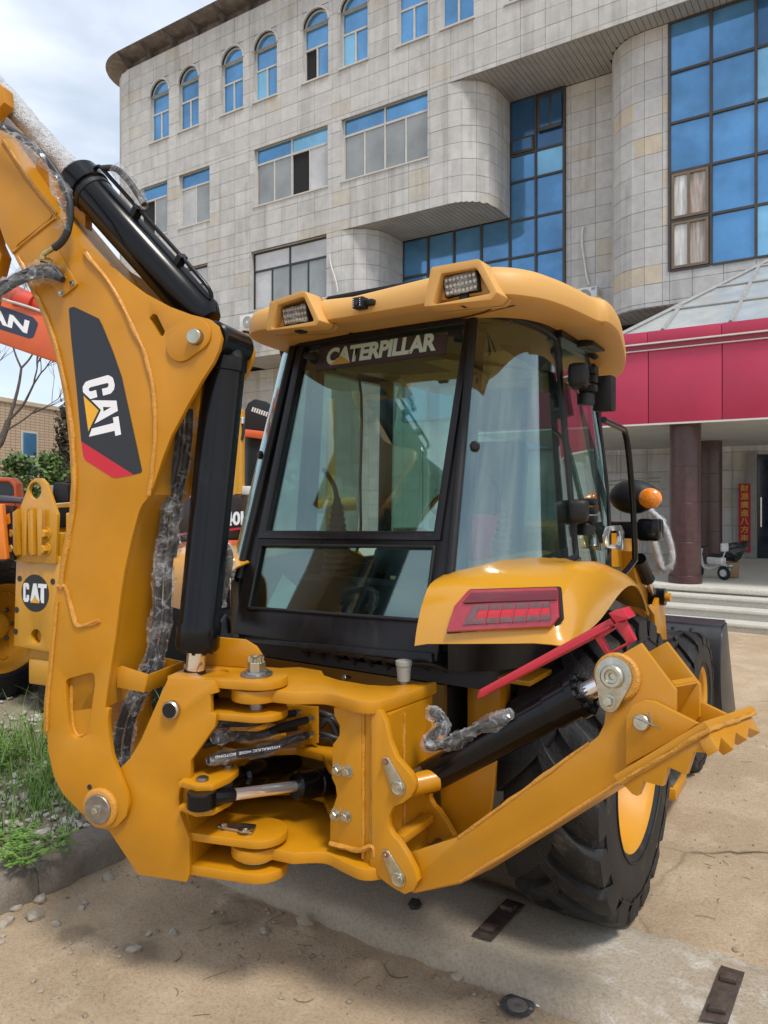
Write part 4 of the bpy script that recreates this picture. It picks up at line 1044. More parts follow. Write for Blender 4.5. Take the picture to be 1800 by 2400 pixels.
plate('casting_web', [p + NB * .0285 for p in on(CAS, K4((945, 935), (1160, 950), (1160, 990), (1000, 990), (930, 990)))], NB * .19, YEL, casting, bevel=0)
pp = at(K4((958, 1095))[0], CAS)
latheo('casting_pin', [(0, .036), (.018, .036), (.024, .031), (.024, .030)], pp, -NB, ZNC, bh, n=28)
latheo('pin_face', [(0, .029), (.002, .029)], pp - NB * .0235, -NB, BLKM, bh, n=24)
def zof(x, y, o=-.105): return at(KC((x, y))[0], bp(o)).z
def clevis(name, z0, z1, s0=.30, r=.105, hole=None, se=-.02):
    k = 14; P = [BL(s0, -r, z1)]
    P += [BL(se - r * math.sin(math.pi * i / k), -r * math.cos(math.pi * i / k), z1) for i in range(k + 1)] + [BL(s0, r, z1)]
    hs = [circle(BL(hole[0], 0, z1), UP, hole[1], 20)] if hole else []
    return plate(name, P, UP * (z0 - z1), YEL, casting, holes=hs, bevel=.004)
zt0, zt1 = zof(400, 398), zof(400, 348)
clevis('hinge_plate', zt0, zt1, s0=.33, hole=(.19, .062))
clevis('hinge_plate', zof(400, 578), zof(400, 535), s0=.24)
clevis('hinge_plate', zof(300, 1262), zof(300, 1215), s0=.34)
clevis('hinge_plate', zof(300, 1455), zof(300, 1398), s0=.34)
zb_u = zof(300, 1215); 
# upright guard plate behind the top hinge
gp = [BL(.30, .10, zt1 + .001), BL(.02, .10, zt1 + .001), BL(.02, .10, zt1 + .05), BL(.05, .10, zt1 + .09), BL(.10, .10, zt1 + .115), BL(.30, .10, zt1 + .12)]
plate('guard_plate', gp, NB * .014, YEL, casting, bevel=.003)
# hinge pin, nut and washers
hp_ = BL(0, 0, zt1)
latheo('washer', [(0, .063), (.008, .063), (.010, .058), (.010, .05), (.018, .048)], hp_ + UP * .001, UP, STL, bh, n=32)
bm = bmesh.new(); lathe(bm, [(.018, .036), (.050, .036), (.053, .033)], hp_, UP, 6); lathe(bm, [(.05, .026), (.068, .026)], hp_, UP, 16)
for i in range(6):
    a = rad(60 * i + 30); box(bm, (-.008, -.0045, .052), (.008, .0045, .075), Matrix.Translation(hp_ + Vector((math.cos(a) * .026, math.sin(a) * .026, 0))) @ Matrix.Rotation(a + math.pi / 2, 4, 'Z'))
finish('castle_nut', bm, ZNC, bh, smooth=25)
latheo('hinge_pin', [(zof(400, 578), .034), (zt1, .034)], HG, UP, STL, bh, n=20)
latheo('hinge_pin', [(zof(300, 1455), .038), (zb_u - .02, .038)], HG, UP, STL, bh, n=20)
# bottom keeper plate
kz = zb_u + .001
kp = on(PZ(kz), fillet(KC((248, 1165, 6), (305, 1140, 6), (480, 1158, 8), (452, 1205, 10))))
plate('keeper_plate', kp, UP * .012, ZNC, bh, bevel=.002)
latheo('keeper_boss', [(0, .030), (.006, .030), (.008, .026), (.006, .02), (.006, .012), (.01, .012)], at(KC((415, 1172))[0], PZ(kz + .012)), UP, ZNC, bh, n=24)
bolt(at(KC((297, 1155))[0], PZ(kz + .012)), UP, .011, ZNC, bh)
for zz in (zof(400, 420) , zof(450, 1285), zof(450, 1385)):
    latheo('thrust_washer', [(-.006, .075), (.006, .075)], HG + UP * zz, UP, ZNC, bh, n=32)
    for i in range(8):
        a = i * math.pi / 4 + .2; bolt(HG + UP * (zz + .006) + Vector((math.cos(a), math.sin(a), 0)) * .062, UP, .007, ZNC, bh)
# swing-cylinder lugs on the casting
for (ya, yb) in ((962, 925), (1098, 1065)):
    z1 = zof(180, yb, -.17); z0 = zof(180, ya, -.17)
    if ya < 1000: P = on(PZ(z1), fillet(KC((45, 903), (60, 902), (140, 925, 30), (235, 922, 40), (330, 880), (382, 835, 30), (370, 812, 20), (290, 800), (120, 850))))
    else: P = on(PZ(z1), fillet(KC((45, 1040), (60, 1038), (140, 1070, 30), (235, 1062, 40), (330, 1010), (380, 960), (290, 930), (120, 975))))
    plate('cylinder_lug', P, UP * (z0 - z1), YEL, casting, bevel=.003)
zl = zof(180, 925, -.17)
latheo('lug_pin', [(0, .024), (.010, .024), (.014, .018)], at(KC((176, 898))[0], PZ(zl)), UP, STL, bh, n=20)
latheo('lug_pin', [(0, .024), (.008, .024)], at(KC((318, 818))[0], PZ(zl)), UP, STL, bh, n=20)
# swing cylinders
s0_ = at(KC((172, 1002))[0], bp(-.17)); s1_ = at(KC((880, 905))[0], PY(2.50)); sx = (s1_ - s0_).normalized(); sl = (s1_ - s0_).length
tq = (at(KC((640, 935))[0], PY(2.36)) - s0_).dot(sx)
sc = latheo('swing_cylinder', [(tq, .050), (tq + .01, .058), (tq + .09, .058), (tq + .095, .052), (tq + .11, .052), (tq + .115, .057), (tq + .19, .057), (tq + .20, .045), (sl + .25, .045)], s0_, sx, BLK, bh, n=32)
latheo('piston_rod', [(.10, .0225), (tq, .0225)], s0_, sx, CHR, sc, n=24)
latheo('rod_end', [(.045, .026), (.06, .029), (.13, .027), (.135, .023)], s0_, sx, BLK, sc, n=20)
latheo('rod_eye', [(-.030, .050), (-.026, .055), (.026, .055), (.030, .050)], s0_, UP, BLK, sc, n=28)
off2 = Vector((-.06, .16, .07))
latheo('swing_cylinder', [(0, .03), (.12, .03), (.13, .045), (.2, .058), (.32, .058), (.33, .05), (.7, .05)], at(KC((310, 905))[0], bp(.02)), (at(KC((620, 815))[0], PY(2.62)) - at(KC((310, 905))[0], bp(.02))), BLK, bh, n=28)

# ---------------------------------------------------------------- rear frame (backhoe mount)
zf1, zf0 = 1.26, 1.21
half = [(-1.905, 2.16), (-1.858, 2.068), (-1.815, 2.16), (-1.72, 2.228), (-1.62, 2.215), (-1.535, 2.205), (-1.485, 2.235), (-1.462, 2.30), (-1.437, 2.56), (-1.437, 2.78)]
tong = [Vector((XM + .098 * math.cos(rad(a)), 2.16 + .098 * math.sin(rad(a)), 0)) for a in range(-30, -151, -10)]
rh = [Vector((x, y, 0)) for x, y in half[2:]]
lh = [Vector((2 * XM - x, y, 0)) for x, y in half[2:]][::-1]
plan = [Vector((p.x, p.y, 0)) for p in cr(rh, 4)][::-1]
planR = plan; planL = [Vector((2 * XM - p.x, p.y, 0)) for p in plan][::-1]
tongr = [Vector((XM + .098 * math.cos(rad(a)), 2.16 + .098 * math.sin(rad(a)), 0)) for a in range(-10, -171, -10)]
PL = planR + tongr + planL
bkx = [(-1.437, 2.60), (-1.50, 2.52), (-1.56, 2.44), (-1.64, 2.41), (-1.78, 2.41), (-1.88, 2.44), (-1.94, 2.50), (-2.06, 2.50), (-2.12, 2.44), (-2.22, 2.41), (-2.36, 2.41), (-2.44, 2.44), (-2.50, 2.52), (-2.563, 2.60)]
PLT = [p for p in planR if p.y < 2.59] + tongr + [p for p in planL if p.y < 2.59] + [Vector((x, y, 0)) for x, y in bkx[::-1]]
fr = plate('rear_frame', [p + UP * zf1 for p in PLT], UP * (zf0 - zf1), YEL, bh, bevel=.006)
zbt = at(KC((520, 1312))[0], bp(-.098)).z; zbb = zbt - .045
plate('lower_frame_plate', [p + UP * zbt for p in PL], UP * -.045, YEL, fr, bevel=.005)
YA = 2.245
colp = fillet(KC((905, 492), (1060, 508), (1058, 1280), (884, 1243), (886, 1070), (905, 1040, 12), (922, 985, 16), (915, 930, 12), (894, 885, 10), (900, 700), (936, 650, 16), (938, 595, 16), (908, 540, 10)))
plate('post_plate', on(PY(YA), colp), Vector((0, .03, 0)), YEL, fr, bevel=.003)
for q in ((928, 838), (986, 848), (917, 1087), (977, 1098)): bolt(at(KC(q)[0], PY(YA)), (0, -1, 0), .016, ZNC, bh)
xw0, xw1 = at(KC((1062, 900))[0], PY(YA)).x, at(KC((1112, 900))[0], PY(YA)).x
boxo('corner_post', (xw0, YA + .012, zbt), (xw1, YA + .12, zf0 - .002), YEL, fr)
for xx in (xw0, xw1):
    bm = bmesh.new(); tube(bm, [Vector((xx, YA + .01, zbt + .01 + (zf0 - zbt - .02) * k / 50)) for k in range(51)], .007, 8, .35, xx); finish('weld_bead', bm, YELW, fr, smooth=60)
bm = bmesh.new(); tube(bm, [at((q.x, q.y), PY(YA - .004)) for q in cr(KC((885, 1250), (960, 1268), (1040, 1285), (1080, 1275), (1125, 1265), (1132, 1320)), 7)], .010, 8, .4, 5); finish('weld_bead', bm, YELW, fr, smooth=60)
YB = 2.235
clv = KC((1114, 508), (1158, 508), (1190, 570), (1214, 680), (1252, 775), (1330, 862)) + KC((1352, 905), (1354, 950), (1335, 990), (1290, 1025), (1238, 1045), (1212, 1095), (1210, 1160), (1232, 1205), (1262, 1235), (1310, 1310), (1360, 1405), (1372, 1460), (1350, 1510), (1300, 1532), (1240, 1500), (1190, 1465), (1130, 1410), (1103, 1365), (1116, 1290))
mount = plate('stabilizer_mount', on(PY(YB), clv), Vector((0, .030, 0)), YEL, fr, bevel=.003)
plate('stabilizer_mount', [p + Vector((0, .30, 0)) for p in on(PY(YB), clv)], Vector((0, .030, 0)), YEL, fr, bevel=.003)
boxo('mount_side_wall', (-1.475, YB + .03, zbt), (-1.445, 2.58, zf0 - .002), YEL, fr)
bm = bmesh.new(); tube(bm, [Vector((-1.443, 2.36, zbt + .02 + (zf0 - zbt - .04) * k / 50)) for k in range(51)], .006, 8, .35, 3); finish('weld_bead', bm, YELW, fr, smooth=60)
boxo('mount_rib', (-1.445, 2.28, .74), (-1.395, 2.50, .77), YEL, fr, bevel=.003)
for q in ((1268, 935), (1268, 1440)):
    c = at(KC(q)[0], PY(YB)); b_ = at(KC((q[0] - 68, q[1] - 145 if q[1] < 1000 else q[1] - 135))[0], PY(YB))
    d = (b_ - c); L_ = d.length; d.normalize(); s = Vector((d.z, 0, -d.x))
    T = []
    for k in range(17): t = rad(-100 + 200 * k / 16); T.append(c - d * (.030 * math.cos(t)) + s * (.030 * math.sin(t)))
    for k in range(9): t = rad(-80 + 160 * k / 8); T.append(b_ + d * (.017 * math.cos(t)) - s * (.017 * math.sin(t)))
    plate('keeper_plate', T, Vector((0, -.007, 0)), ZNC, bh, bevel=.0015)
    latheo('pin_boss', [(0, .025), (.007, .025), (.010, .021), (.008, .015), (.008, .009), (.011, .009)], c + Vector((0, -.007, 0)), (0, -1, 0), ZNC, bh, n=24)
    latheo('pivot_pin', [(0, .026), (.33, .026)], c, (0, 1, 0), STL, bh, n=20)
    bolt(b_ + Vector((0, -.007, 0)), (0, -1, 0), .0085, mat('copper_bolt', (.45, .26, .17), .35, 1.), bh)
# mirrored left side pieces of the mount
for o in (mount,):
    bm = bmesh.new(); bm.from_mesh(o.data); bm.transform(Matrix(((-1, 0, 0, 2 * XM), (0, 1, 0, 0), (0, 0, 1, 0), (0, 0, 0, 1)))); finish('stabilizer_mount', bm, YEL, fr)
boxo('mount_side_wall', (-2.555, YB + .03, zbt), (-2.525, 2.78, zf0 - .002), YEL, fr)
boxo('post_plate', (-2.45, YA, zbt), (-2.30, YA + .03, zf0 - .002), YEL, fr)
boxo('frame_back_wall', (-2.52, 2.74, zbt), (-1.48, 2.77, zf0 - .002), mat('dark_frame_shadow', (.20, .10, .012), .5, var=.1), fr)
# mid shelf plates inside the frame that carry the swing cylinders
for (z, y0) in ((at(KC((760, 790))[0], PY(2.42)).z, 2.40), (at(KC((760, 1025))[0], PY(2.42)).z, 2.40)):
    P = [Vector((-2.45, 2.73, z)), Vector((-2.45, 2.42, z)), Vector((-2.2, 2.44, z)), Vector((-2.1, 2.52, z)), Vector((-1.95, 2.52, z)), Vector((-1.85, 2.43, z)), Vector((-1.75, 2.37, z)), Vector((-1.60, 2.37, z)), Vector((-1.55, 2.42, z)), Vector((-1.55, 2.73, z))]
    plate('trunnion_shelf', P, UP * -.032, YEL, fr, bevel=.003)
    latheo('trunnion_boss', [(0, .052), (.012, .052), (.014, .036), (.020, .036), (.020, .022), (.01, .022)], Vector((-1.76, 2.45, z)), UP, YEL, fr, n=28)
# bulkhead with hose fittings and the wrapped bundle running into the casting
bk = plate('hose_bulkhead', on(PY(2.56), KC((640, 480), (815, 490), (815, 690), (640, 730))), Vector((0, .012, 0)), YEL, bh, bevel=.002)
for i, (x, y) in enumerate(((720, 520), (790, 555), (790, 640), (715, 600))):
    c = at(KC((x, y))[0], PY(2.55)); tgt = at(KC((150 + 30 * i, (600, 700, 790, 660)[i]))[0], bp(-.02 - .03 * i))
    mid = (c + tgt) / 2 - UP * .015
    cylo('hose_fitting', c, c + (tgt - c).normalized() * .05, .016, ZNC, bh, n=6)
    P = [c + (tgt - c).normalized() * .03, c + (tgt - c) * .3 - UP * .004, mid, tgt + (c - tgt) * .2, tgt]
    h = tubeo('hydraulic_hose', P, .0165, HOSE, bh, n=12)
    if i != 1: tubeo('film_wrap', P[1:] if i != 2 else [c + (tgt - c) * .12] + P[1:], lambda t: .024 + .005 * math.sin(t * 17), FILM, bh, n=14, jitter=.32, seed=20 + i)
for k in range(5):
    c = at(KC((830, 520 + 38 * k))[0], PY(2.60)); tubeo('hydraulic_hose', [c, c + Vector((.05 + .01 * (k % 2), .01, -.01 + .02 * (k % 3))), c + Vector((.07 + .03 * (k % 2), .06, -.05 - .03 * (k % 3))), c + Vector((.05, .12, -.2))], (.014, .011, .016, .012, .014)[k], HOSE, bh, n=8)
pr_ = at(KC((330, 745))[0], bp(-.15)); 
pd = (at(KC((650, 690))[0], bp(-.17)) - at(KC((160, 772))[0], bp(-.17))); p0_ = at(KC((160, 772))[0], bp(-.17))
text('hose_print', 'HYDRAULIC HOSE  BOTONG', p0_ - NB * .030 + pd * .95 + UP * .004, pd * -.72, UP * -.010, WHT, bh, fit=True)
# reservoir cup on the frame
rc = at(KC((1295, 360))[0], PZ(zf1)); latheo('grease_reservoir', [(0, .014), (.008, .014), (.012, .025), (.072, .030), (.074, .033), (.090, .033), (.092, .028)], rc, UP, mat('translucent_white_plastic', (.27, .275, .25), .4, var=.05), bh, n=24)
# pump and hoses under the cab
boxo('pump_housing', (-2.05, 2.72, 1.24), (-1.62, 3.0, 1.36), BLKM, bh, bevel=.02)
for i in range(7):
    x = -2.2 + i * .09; tubeo('hydraulic_hose', [Vector((x, 2.80, 1.20)), Vector((x + .02, 2.66, 1.30)), Vector((x + .08, 2.62, 1.315)), Vector((x + .18, 2.66, 1.31)), Vector((x + .22, 2.78, 1.25))], .013, HOSE, bh, n=8)
for (x, y) in ((705, 305), (960, 325)): cylo('hose_fitting', at(KC((x, y))[0], PY(2.62)), at(KC((x + 34, y + 6))[0], PY(2.66)), .013, ZNC, bh, n=6)

# chassis rails behind the mount
for sx_ in (1, -1):
    a, b = sorted((XM + sx_ * .38, XM + sx_ * .50)); boxo('chassis_rail', (a, 2.78, .72), (b, 6.2, 1.18), mat('chassis_black', (.014, .013, .012), .6), bh)
boxo('chassis_bracket', (-1.46, 2.80, 1.24), (-1.12, 3.05, 1.262), YEL, bh, bevel=.004)
boxo('chassis_bracket', (-1.43, 2.86, .78), (-1.28, 2.98, 1.238), YEL, bh, bevel=.004)
plate('chassis_gusset', [Vector((-1.42, 2.60, .62)), Vector((-1.30, 2.60, .62)), Vector((-1.20, 2.60, .80)), Vector((-1.18, 2.60, 1.0)), Vector((-1.42, 2.60, 1.0))], Vector((0, .025, 0)), YEL, bh)
boxo('rear_axle', (-2.9, 3.38, .62), (-1.2, 3.62, .88), BLKM, bh, bevel=.05)
boxo('belly_tank', (-2.4, 2.9, .8), (-1.6, 5.9, 1.25), BLKM, bh, bevel=.03)

# ---------------------------------------------------------------- stabilizer leg
CS = Vector((.12, .98, -.13)).normalized()
SP0 = at(KR((65, 1295))[0], PY(YB + .036))
def sp(o): return (SP0 + CS * o, CS)
WS = .226
arm = KR((100, 1197), (325, 1125), (885, 722), (925, 690), (950, 640), (960, 560), (945, 440), (955, 385), (985, 350), (1025, 338), (1108, 290), (1258, 490), (1258, 640), (1100, 800), (1020, 895), (325, 1325), (130, 1370), (70, 1352), (40, 1300), (55, 1235))
st = plate('stabilizer_leg', on(sp(0), arm), CS * .020, YEL, bh, bevel=.003)
plate('leg_plate', [p + CS * WS for p in on(sp(0), arm)], CS * .020, YEL, st, bevel=.003)
fl = on(sp(.021), KR((325, 1140), (885, 740), (870, 765), (325, 1160)))
plate('leg_cover', [p for p in on(sp(.021), KR((120, 1210), (330, 1142), (880, 745), (890, 762), (335, 1165), (125, 1232)))], CS * (WS - .022), YEL, st, bevel=0)
plate('leg_cover', [p for p in on(sp(.021), KR((130, 1345), (325, 1300), (1010, 880), (1022, 898), (330, 1330), (135, 1370)))], CS * (WS - .002), YEL, st, bevel=.002)
plate('head_web', on(sp(.021), KR((1240, 452), (1258, 470), (1130, 700), (1110, 690))), CS * (WS - .022), YEL, st, bevel=0)
plate('head_web', on(sp(.021), KR((1236, 462), (1242, 455), (1262, 480), (1256, 488))), CS * (WS - .022), YEL, st, bevel=0)
def weldS(pts, off, r=.006, seed=1):
    bm = bmesh.new(); tube(bm, [at((q.x, q.y), sp(off)) for q in cr(pts, 10)], r, 8, .35, seed); finish('weld_bead', bm, YELW, st, smooth=60)
weldS(KR((325, 1128), (600, 930), (885, 724)), .003, .007, 1)
weldS(KR((330, 1318), (680, 1105), (1015, 890)), -.001, .006, 2)
# head pin: boss, keeper, nut
c = at(KR((1003, 432))[0], sp(0)); b_ = at(KR((985, 540))[0], sp(0))
bx_ = (c - b_).normalized()
latheo('pin_boss', [(0, .073), (.010, .073), (.016, .066)], at(KR((1010, 435))[0], sp(0)), -CS, YELW, st, n=36)
T = []; d = (b_ - c); d.normalize(); s = CS.cross(d)
for k in range(17): t = rad(-105 + 210 * k / 16); T.append(c - d * (.058 * math.cos(t)) + s * (.058 * math.sin(t)))
for k in range(9): t = rad(-75 + 150 * k / 8); T.append(b_ + d * (.032 * math.cos(t)) - s * (.032 * math.sin(t)))
plate('keeper_plate', [p - CS * .016 for p in T], CS * -.008, ZNC, bh, bevel=.002)
latheo('pin_head', [(0, .036), (.014, .036), (.018, .031), (.018, .022), (.012, .019), (.010, .011), (.004, .009)], c - CS * .024, -CS, ZNC, bh, n=32)
bolt(b_ - CS * .024, -CS, .015, ZNC, bh)
latheo('pivot_pin', [(0, .03), (WS, .03)], c, CS, STL, bh, n=20)
# stabilizer cylinder
q0 = at(KR((170, 880))[0], sp(.115)); q1 = at(KR((1003, 432))[0], sp(.115)); qa = (q1 - q0).normalized()
tg0 = (at(KR((735, 580))[0], sp(.115)) - q0).dot(qa); tg1 = (at(KR((868, 520))[0], sp(.115)) - q0).dot(qa)
cy = latheo('stabilizer_cylinder', [(-.02, .035), (-.01, .052), (.03, .060), (tg0 - .002, .060), (tg0, .066), (tg1 - .028, .066), (tg1 - .027, .074), (tg1, .074)], q0, qa, BLK, bh, n=40)
latheo('piston_rod', [(tg1 - .01, .031), ((q1 - q0).length, .031)], q0, qa, CHR, cy, n=28)
latheo('gland_collar', [(tg1, .040), (tg1 + .008, .040), (tg1 + .012, .034)], q0, qa, BLKM, cy, n=28)
latheo('rod_eye', [(-.06, .05), (.06, .05)], q1, CS, BLK, cy, n=24)
bo = at(KC((1380, 910))[0], PY(YB + .10)); latheo('cylinder_boss', [(-.08, .040), (.09, .040)], at(KR((130, 900))[0], PY(YB + .09)), Vector((.6, .7, .1)), YEL, bh, n=28)
x_, y_, z_ = frame(qa)
for i in range(10):
    a = 2 * math.pi * i / 10; p = q0 + qa * tg1 + (x_ * math.cos(a) + y_ * math.sin(a)) * .058
    latheo('gland_bolt', [(0, .0085), (.013, .0085), (.015, .007), (.015, .004), (.010, .004)], p, qa, BLKM, cy, n=12)
tubeo('cylinder_hose', [at(p, sp(.06)) for p in KR((205, 590), (240, 600), (262, 640), (235, 670), (200, 700), (195, 735), (250, 730), (330, 700), (420, 655), (500, 620), (545, 600))], .016, HOSE, cy, n=12)
tubeo('film_wrap', [at(p, sp(.06)) for p in KR((195, 580), (240, 600), (262, 640), (235, 670), (200, 700), (195, 735), (250, 730), (330, 700), (420, 655), (500, 620), (550, 595))], lambda t: .024 + .005 * math.sin(t * 30), FILM, cy, n=14, jitter=.4, seed=31)
# foot pad
ear_px = fillet(KP((490, 1905), (492, 1565, 30), (535, 1480, 30), (615, 1446, 40), (690, 1458), (990, 1610), (860, 1700)))
PADO = -.10
EO = sp(-.028)
pad = plate('stabilizer_pad', on(EO, ear_px), CS * .022, YEL, bh, bevel=.003)
plate('pad_ear', [p + CS * (WS + .055) for p in on(EO, ear_px)], CS * .022, YEL, pad, bevel=.003)
pc = at(KP((612, 1600))[0], EO); latheo('pad_pin', [(0, .024), (.020, .024), (.023, .021)], pc, -CS, ZNC, bh, n=28); latheo('pad_pin', [(0, .024), (WS + .1, .024)], pc, CS, STL, bh, n=24)
tubeo('split_pin', [at(p, sp(-.05)) for p in KP((545, 1565), (610, 1590), (672, 1618), (725, 1640))], .0025, STL, bh, n=6); tubeo('split_pin', [at(p, sp(-.05)) for p in KP((672, 1612), (650, 1530))], .0025, STL, bh, n=6, sm=0)
A_, B_ = at(KP((405, 1968))[0], sp(PADO)), at(KP((1032, 1592))[0], sp(PADO))
ld = (B_ - A_).normalized(); pn = ld.cross(CS).normalized(); pn = pn if pn.z > 0 else -pn
PWD = .50
plate('pad_plate', [A_, B_, B_ + CS * PWD, A_ + CS * PWD], pn * -.020, YEL, pad, bevel=.004)
bm = bmesh.new(); tube(bm, [A_ + (B_ - A_) * (k / 50) - pn * .024 + CS * .006 for k in range(51)], .008, 8, .3, 5); tube(bm, [B_ + CS * (PWD * k / 40) - pn * .024 - ld * .006 for k in range(41)], .007, 8, .3, 6); finish('weld_bead', bm, YELW, pad, smooth=60)
teeth = KP((440, 1998), (1045, 1655), (1102, 1725), (1096, 1818), (958, 1806), (905, 1965), (782, 1910), (742, 2045), (612, 2010), (570, 2112), (535, 2098))
plate('pad_blade', on((A_ + CS * .012, CS), teeth), CS * .035, YEL, pad, bevel=.002)
te2 = KP((1050, 1650), (1362, 1560), (1422, 1672), (1345, 1640), (1332, 1722), (1255, 1672), (1238, 1790), (1152, 1705), (1137, 1795), (1098, 1742))
plate('pad_blade', on((B_ - ld * .012, ld), te2), ld * -.035, YEL, pad, bevel=.002)

# ---------------------------------------------------------------- red lock bar
PR = PY(2.40)
rb = plate('lock_bar', on(PR, fillet(KR((400, 530), (410, 492, 4), (978, 182), (1004, 222), (432, 522, 6)))), Vector((0, .045, 0)), RED, bh, bevel=.003)
plate('lock_bar_lip', on(PY(2.385), KR((440, 500), (975, 212), (980, 222), (446, 510))), Vector((0, .012, 0)), RED, rb, bevel=.002)
plate('lock_bar_head', on(PY(2.375), fillet(KR((968, 160, 4), (1032, 143, 5), (1062, 185, 5), (1000, 203, 5)))), Vector((0, .08, 0)), RED, rb, bevel=.003)
plate('lock_bar_bracket', on(PR, KR((905, 262), (960, 240), (1005, 200), (1040, 195), (1084, 280), (1050, 300), (962, 348))), Vector((0, .03, 0)), RED, rb, holes=[on(PR, KR((940, 268), (1005, 225), (1048, 285), (1040, 292), (972, 330)))], bevel=.002)
# backing inside the boom foot recess
plate('recess_backing', [p + NB * .0225 for p in on(O1, K4((340, 880), (560, 860), (540, 1000), (500, 1280), (420, 1290), (370, 1220)))], NB * .01, YEL, boom, bevel=0)
# ---------------------------------------------------------------- wheels
def wheel(name, cx, cy, cz, R, W, rim_r, side, nl, lug_h=.034):
    """axle along X; side=+1: outer face towards +X."""
    C = Vector((cx, cy, cz)); AX = Vector((side, 0, 0)); h = W / 2
    prof = [(-h * .86, rim_r + .004), (-h * .97, rim_r + .03), (-h, R * .70), (-h * .99, R * .80), (-h * .93, R * .88), (-h * .82, R - lug_h - .012), (-h * .45, R - lug_h - .003), (0, R - lug_h), (h * .45, R - lug_h - .003), (h * .82, R - lug_h - .012), (h * .93, R * .88), (h * .99, R * .80), (h, R * .70), (h * .97, rim_r + .03), (h * .86, rim_r + .004), (h * .80, rim_r - .01)]
    bm = bmesh.new(); lathe(bm, prof, C, AX, 72, caps=False)
    x, y, z = frame(AX)
    def P(xx, r, a): return C + AX * xx + (x * math.cos(a) + y * math.sin(a)) * r
    step = 2 * math.pi / nl
    for sd in (-1, 1):
        for k in range(nl):
            a0 = k * step + (step / 2 if sd > 0 else 0); rows = []
            m = 9
            for i in range(m + 1):
                t = i / m; xx = sd * (-.03 * W / .44 + (h * .97 + .03 * W / .44) * t); sweep = step * 1.15 * (t ** .75)
                wd = step * (.20 + .12 * t); drop = .0 if t < .8 else (t - .8) / .2 * lug_h * .75
                base = R - lug_h - .012 - (.05 * R if t > .95 else 0)
                rt = R - .006 * t - drop; ac = a0 + sweep
                rows.append([P(xx, base - .004, ac - wd * 1.25), P(xx, rt - .004, ac - wd), P(xx, rt, ac - wd * .86), P(xx, rt, ac + wd * .86), P(xx, rt - .004, ac + wd), P(xx, base - .004, ac + wd * 1.25)])
            # shoulder face running down the sidewall
            t = 1; xx = sd * h * 1.005; ac = a0 + step * 1.15; wd = step * .32
            rows.append([P(xx, R * .80, ac - wd * .9 + .03), P(xx, R * .82, ac - wd * .8 + .03), P(xx, R * .82, ac - wd * .6 + .03), P(xx, R * .82, ac + wd * .6 + .03), P(xx, R * .82, ac + wd * .8 + .03), P(xx, R * .80, ac + wd * .9 + .03)])
            V = grid(bm, rows); bm.faces.new(V[0])
    t = finish(name, bm, RUB, bh, smooth=38)
    # sidewall rib rings
    bm = bmesh.new(); tube(bm, [P(h * .985, R * .84, 2 * math.pi * i / 60) for i in range(61)], .004, 6); tube(bm, [P(h * .985, rim_r + .045, 2 * math.pi * i / 60) for i in range(61)], .005, 6); finish('sidewall_rib', bm, RUB, t, smooth=60)
    rp = [(h * .80, rim_r + .012), (h * .88, rim_r + .018), (h * .90, rim_r + .010), (h * .86, rim_r - .004), (h * .78, rim_r - .022), (h * .55, rim_r - .030), (h * .40, rim_r - .055), (h * .15, rim_r - .060), (-h * .10, rim_r - .075), (-h * .20, rim_r - .12), (-h * .14, rim_r * .55), (-h * .10, rim_r * .36), (h * .1, rim_r * .33), (h * .14, rim_r * .27), (h * .14, .02)]
    bm = bmesh.new(); lathe(bm, rp, C, AX, 56, caps=False); rim = finish('rim', bm, YELR, t, smooth=40)
    for i in range(8):
        a = i * math.pi / 4; bolt(P(-h * .10, rim_r * .47, a), AX, .016, STL, t, 'wheel_nut')
    for i in range(8):
        a = i * math.pi / 4 + .3; boxo('rim_lug', (-.02, -.03, -.012), (.02, .03, .012), YELR, t, bevel=.004, M=Matrix.Translation(P(h * .02, rim_r - .075, a)) @ Matrix((AX, (y * math.cos(a) - x * math.sin(a)), (x * math.cos(a) + y * math.sin(a)))).transposed().to_4x4())
    return t
wheel('rear_wheel', -1.07, 3.5, .765, .695, .44, .375, 1, 19)
wheel('rear_wheel', -2.93, 3.5, .765, .695, .44, .375, -1, 19)
wheel('front_wheel', -1.10, 5.62, .545, .49, .30, .235, 1, 16, .026)
wheel('front_wheel', -2.90, 5.62, .545, .49, .30, .235, -1, 16, .026)
text('sidewall_print', '16.9-28', Vector((-1.293, 2.98, 1.23)), Vector((0, .0, 0)) + Vector((0, .30, .16)), Vector((0, -.03, .06)), mat('grey_print', (.3, .3, .3), .6), bh, fit=True)

# ---------------------------------------------------------------- cab
def rpY(z): return 2.6 + .29 * (z - 1.34)
RP = (Vector((0, 2.6, 1.34)), Vector((0, 1, -.29)).normalized()); RPN = RP[1]
GL = glass('cab_glass', (.66, .80, .76), (.76, .92, .89), .012, .15, .012)
GLQ = glass('cab_quarter_glass', (.72, .85, .82), (.85, .97, .97), .012, .15, .02)
up_glass = KW((352, 1838), (594, 655), (1640, 492), (1438, 1843))
lo_glass = fillet(KB((205, 365, 14), (1368, 376, 10), (1304, 872, 10), (122, 786, 14)))
ro = [Vector((-2.56, 2.6, 1.34)), Vector((-1.44, 2.6, 1.34)), Vector((-1.425, rpY(1.62), 1.62)), Vector((-1.425, rpY(1.85), 1.85)), Vector((-1.475, rpY(2.84), 2.84)), Vector((-2.525, rpY(2.84), 2.84)), Vector((-2.575, rpY(1.85), 1.85)), Vector((-2.575, rpY(1.62), 1.62))]
ug = on(RP, up_glass); lg = on(RP, lo_glass)
cab = plate('cab', ro, RPN * .045, BLKF, bh, holes=[ug, lg], bevel=.006)
def sunk(name, pts, d, m, parent): return plate(name, [p + RPN * d for p in pts], RPN * .006, m, parent, bevel=0, smooth=0)
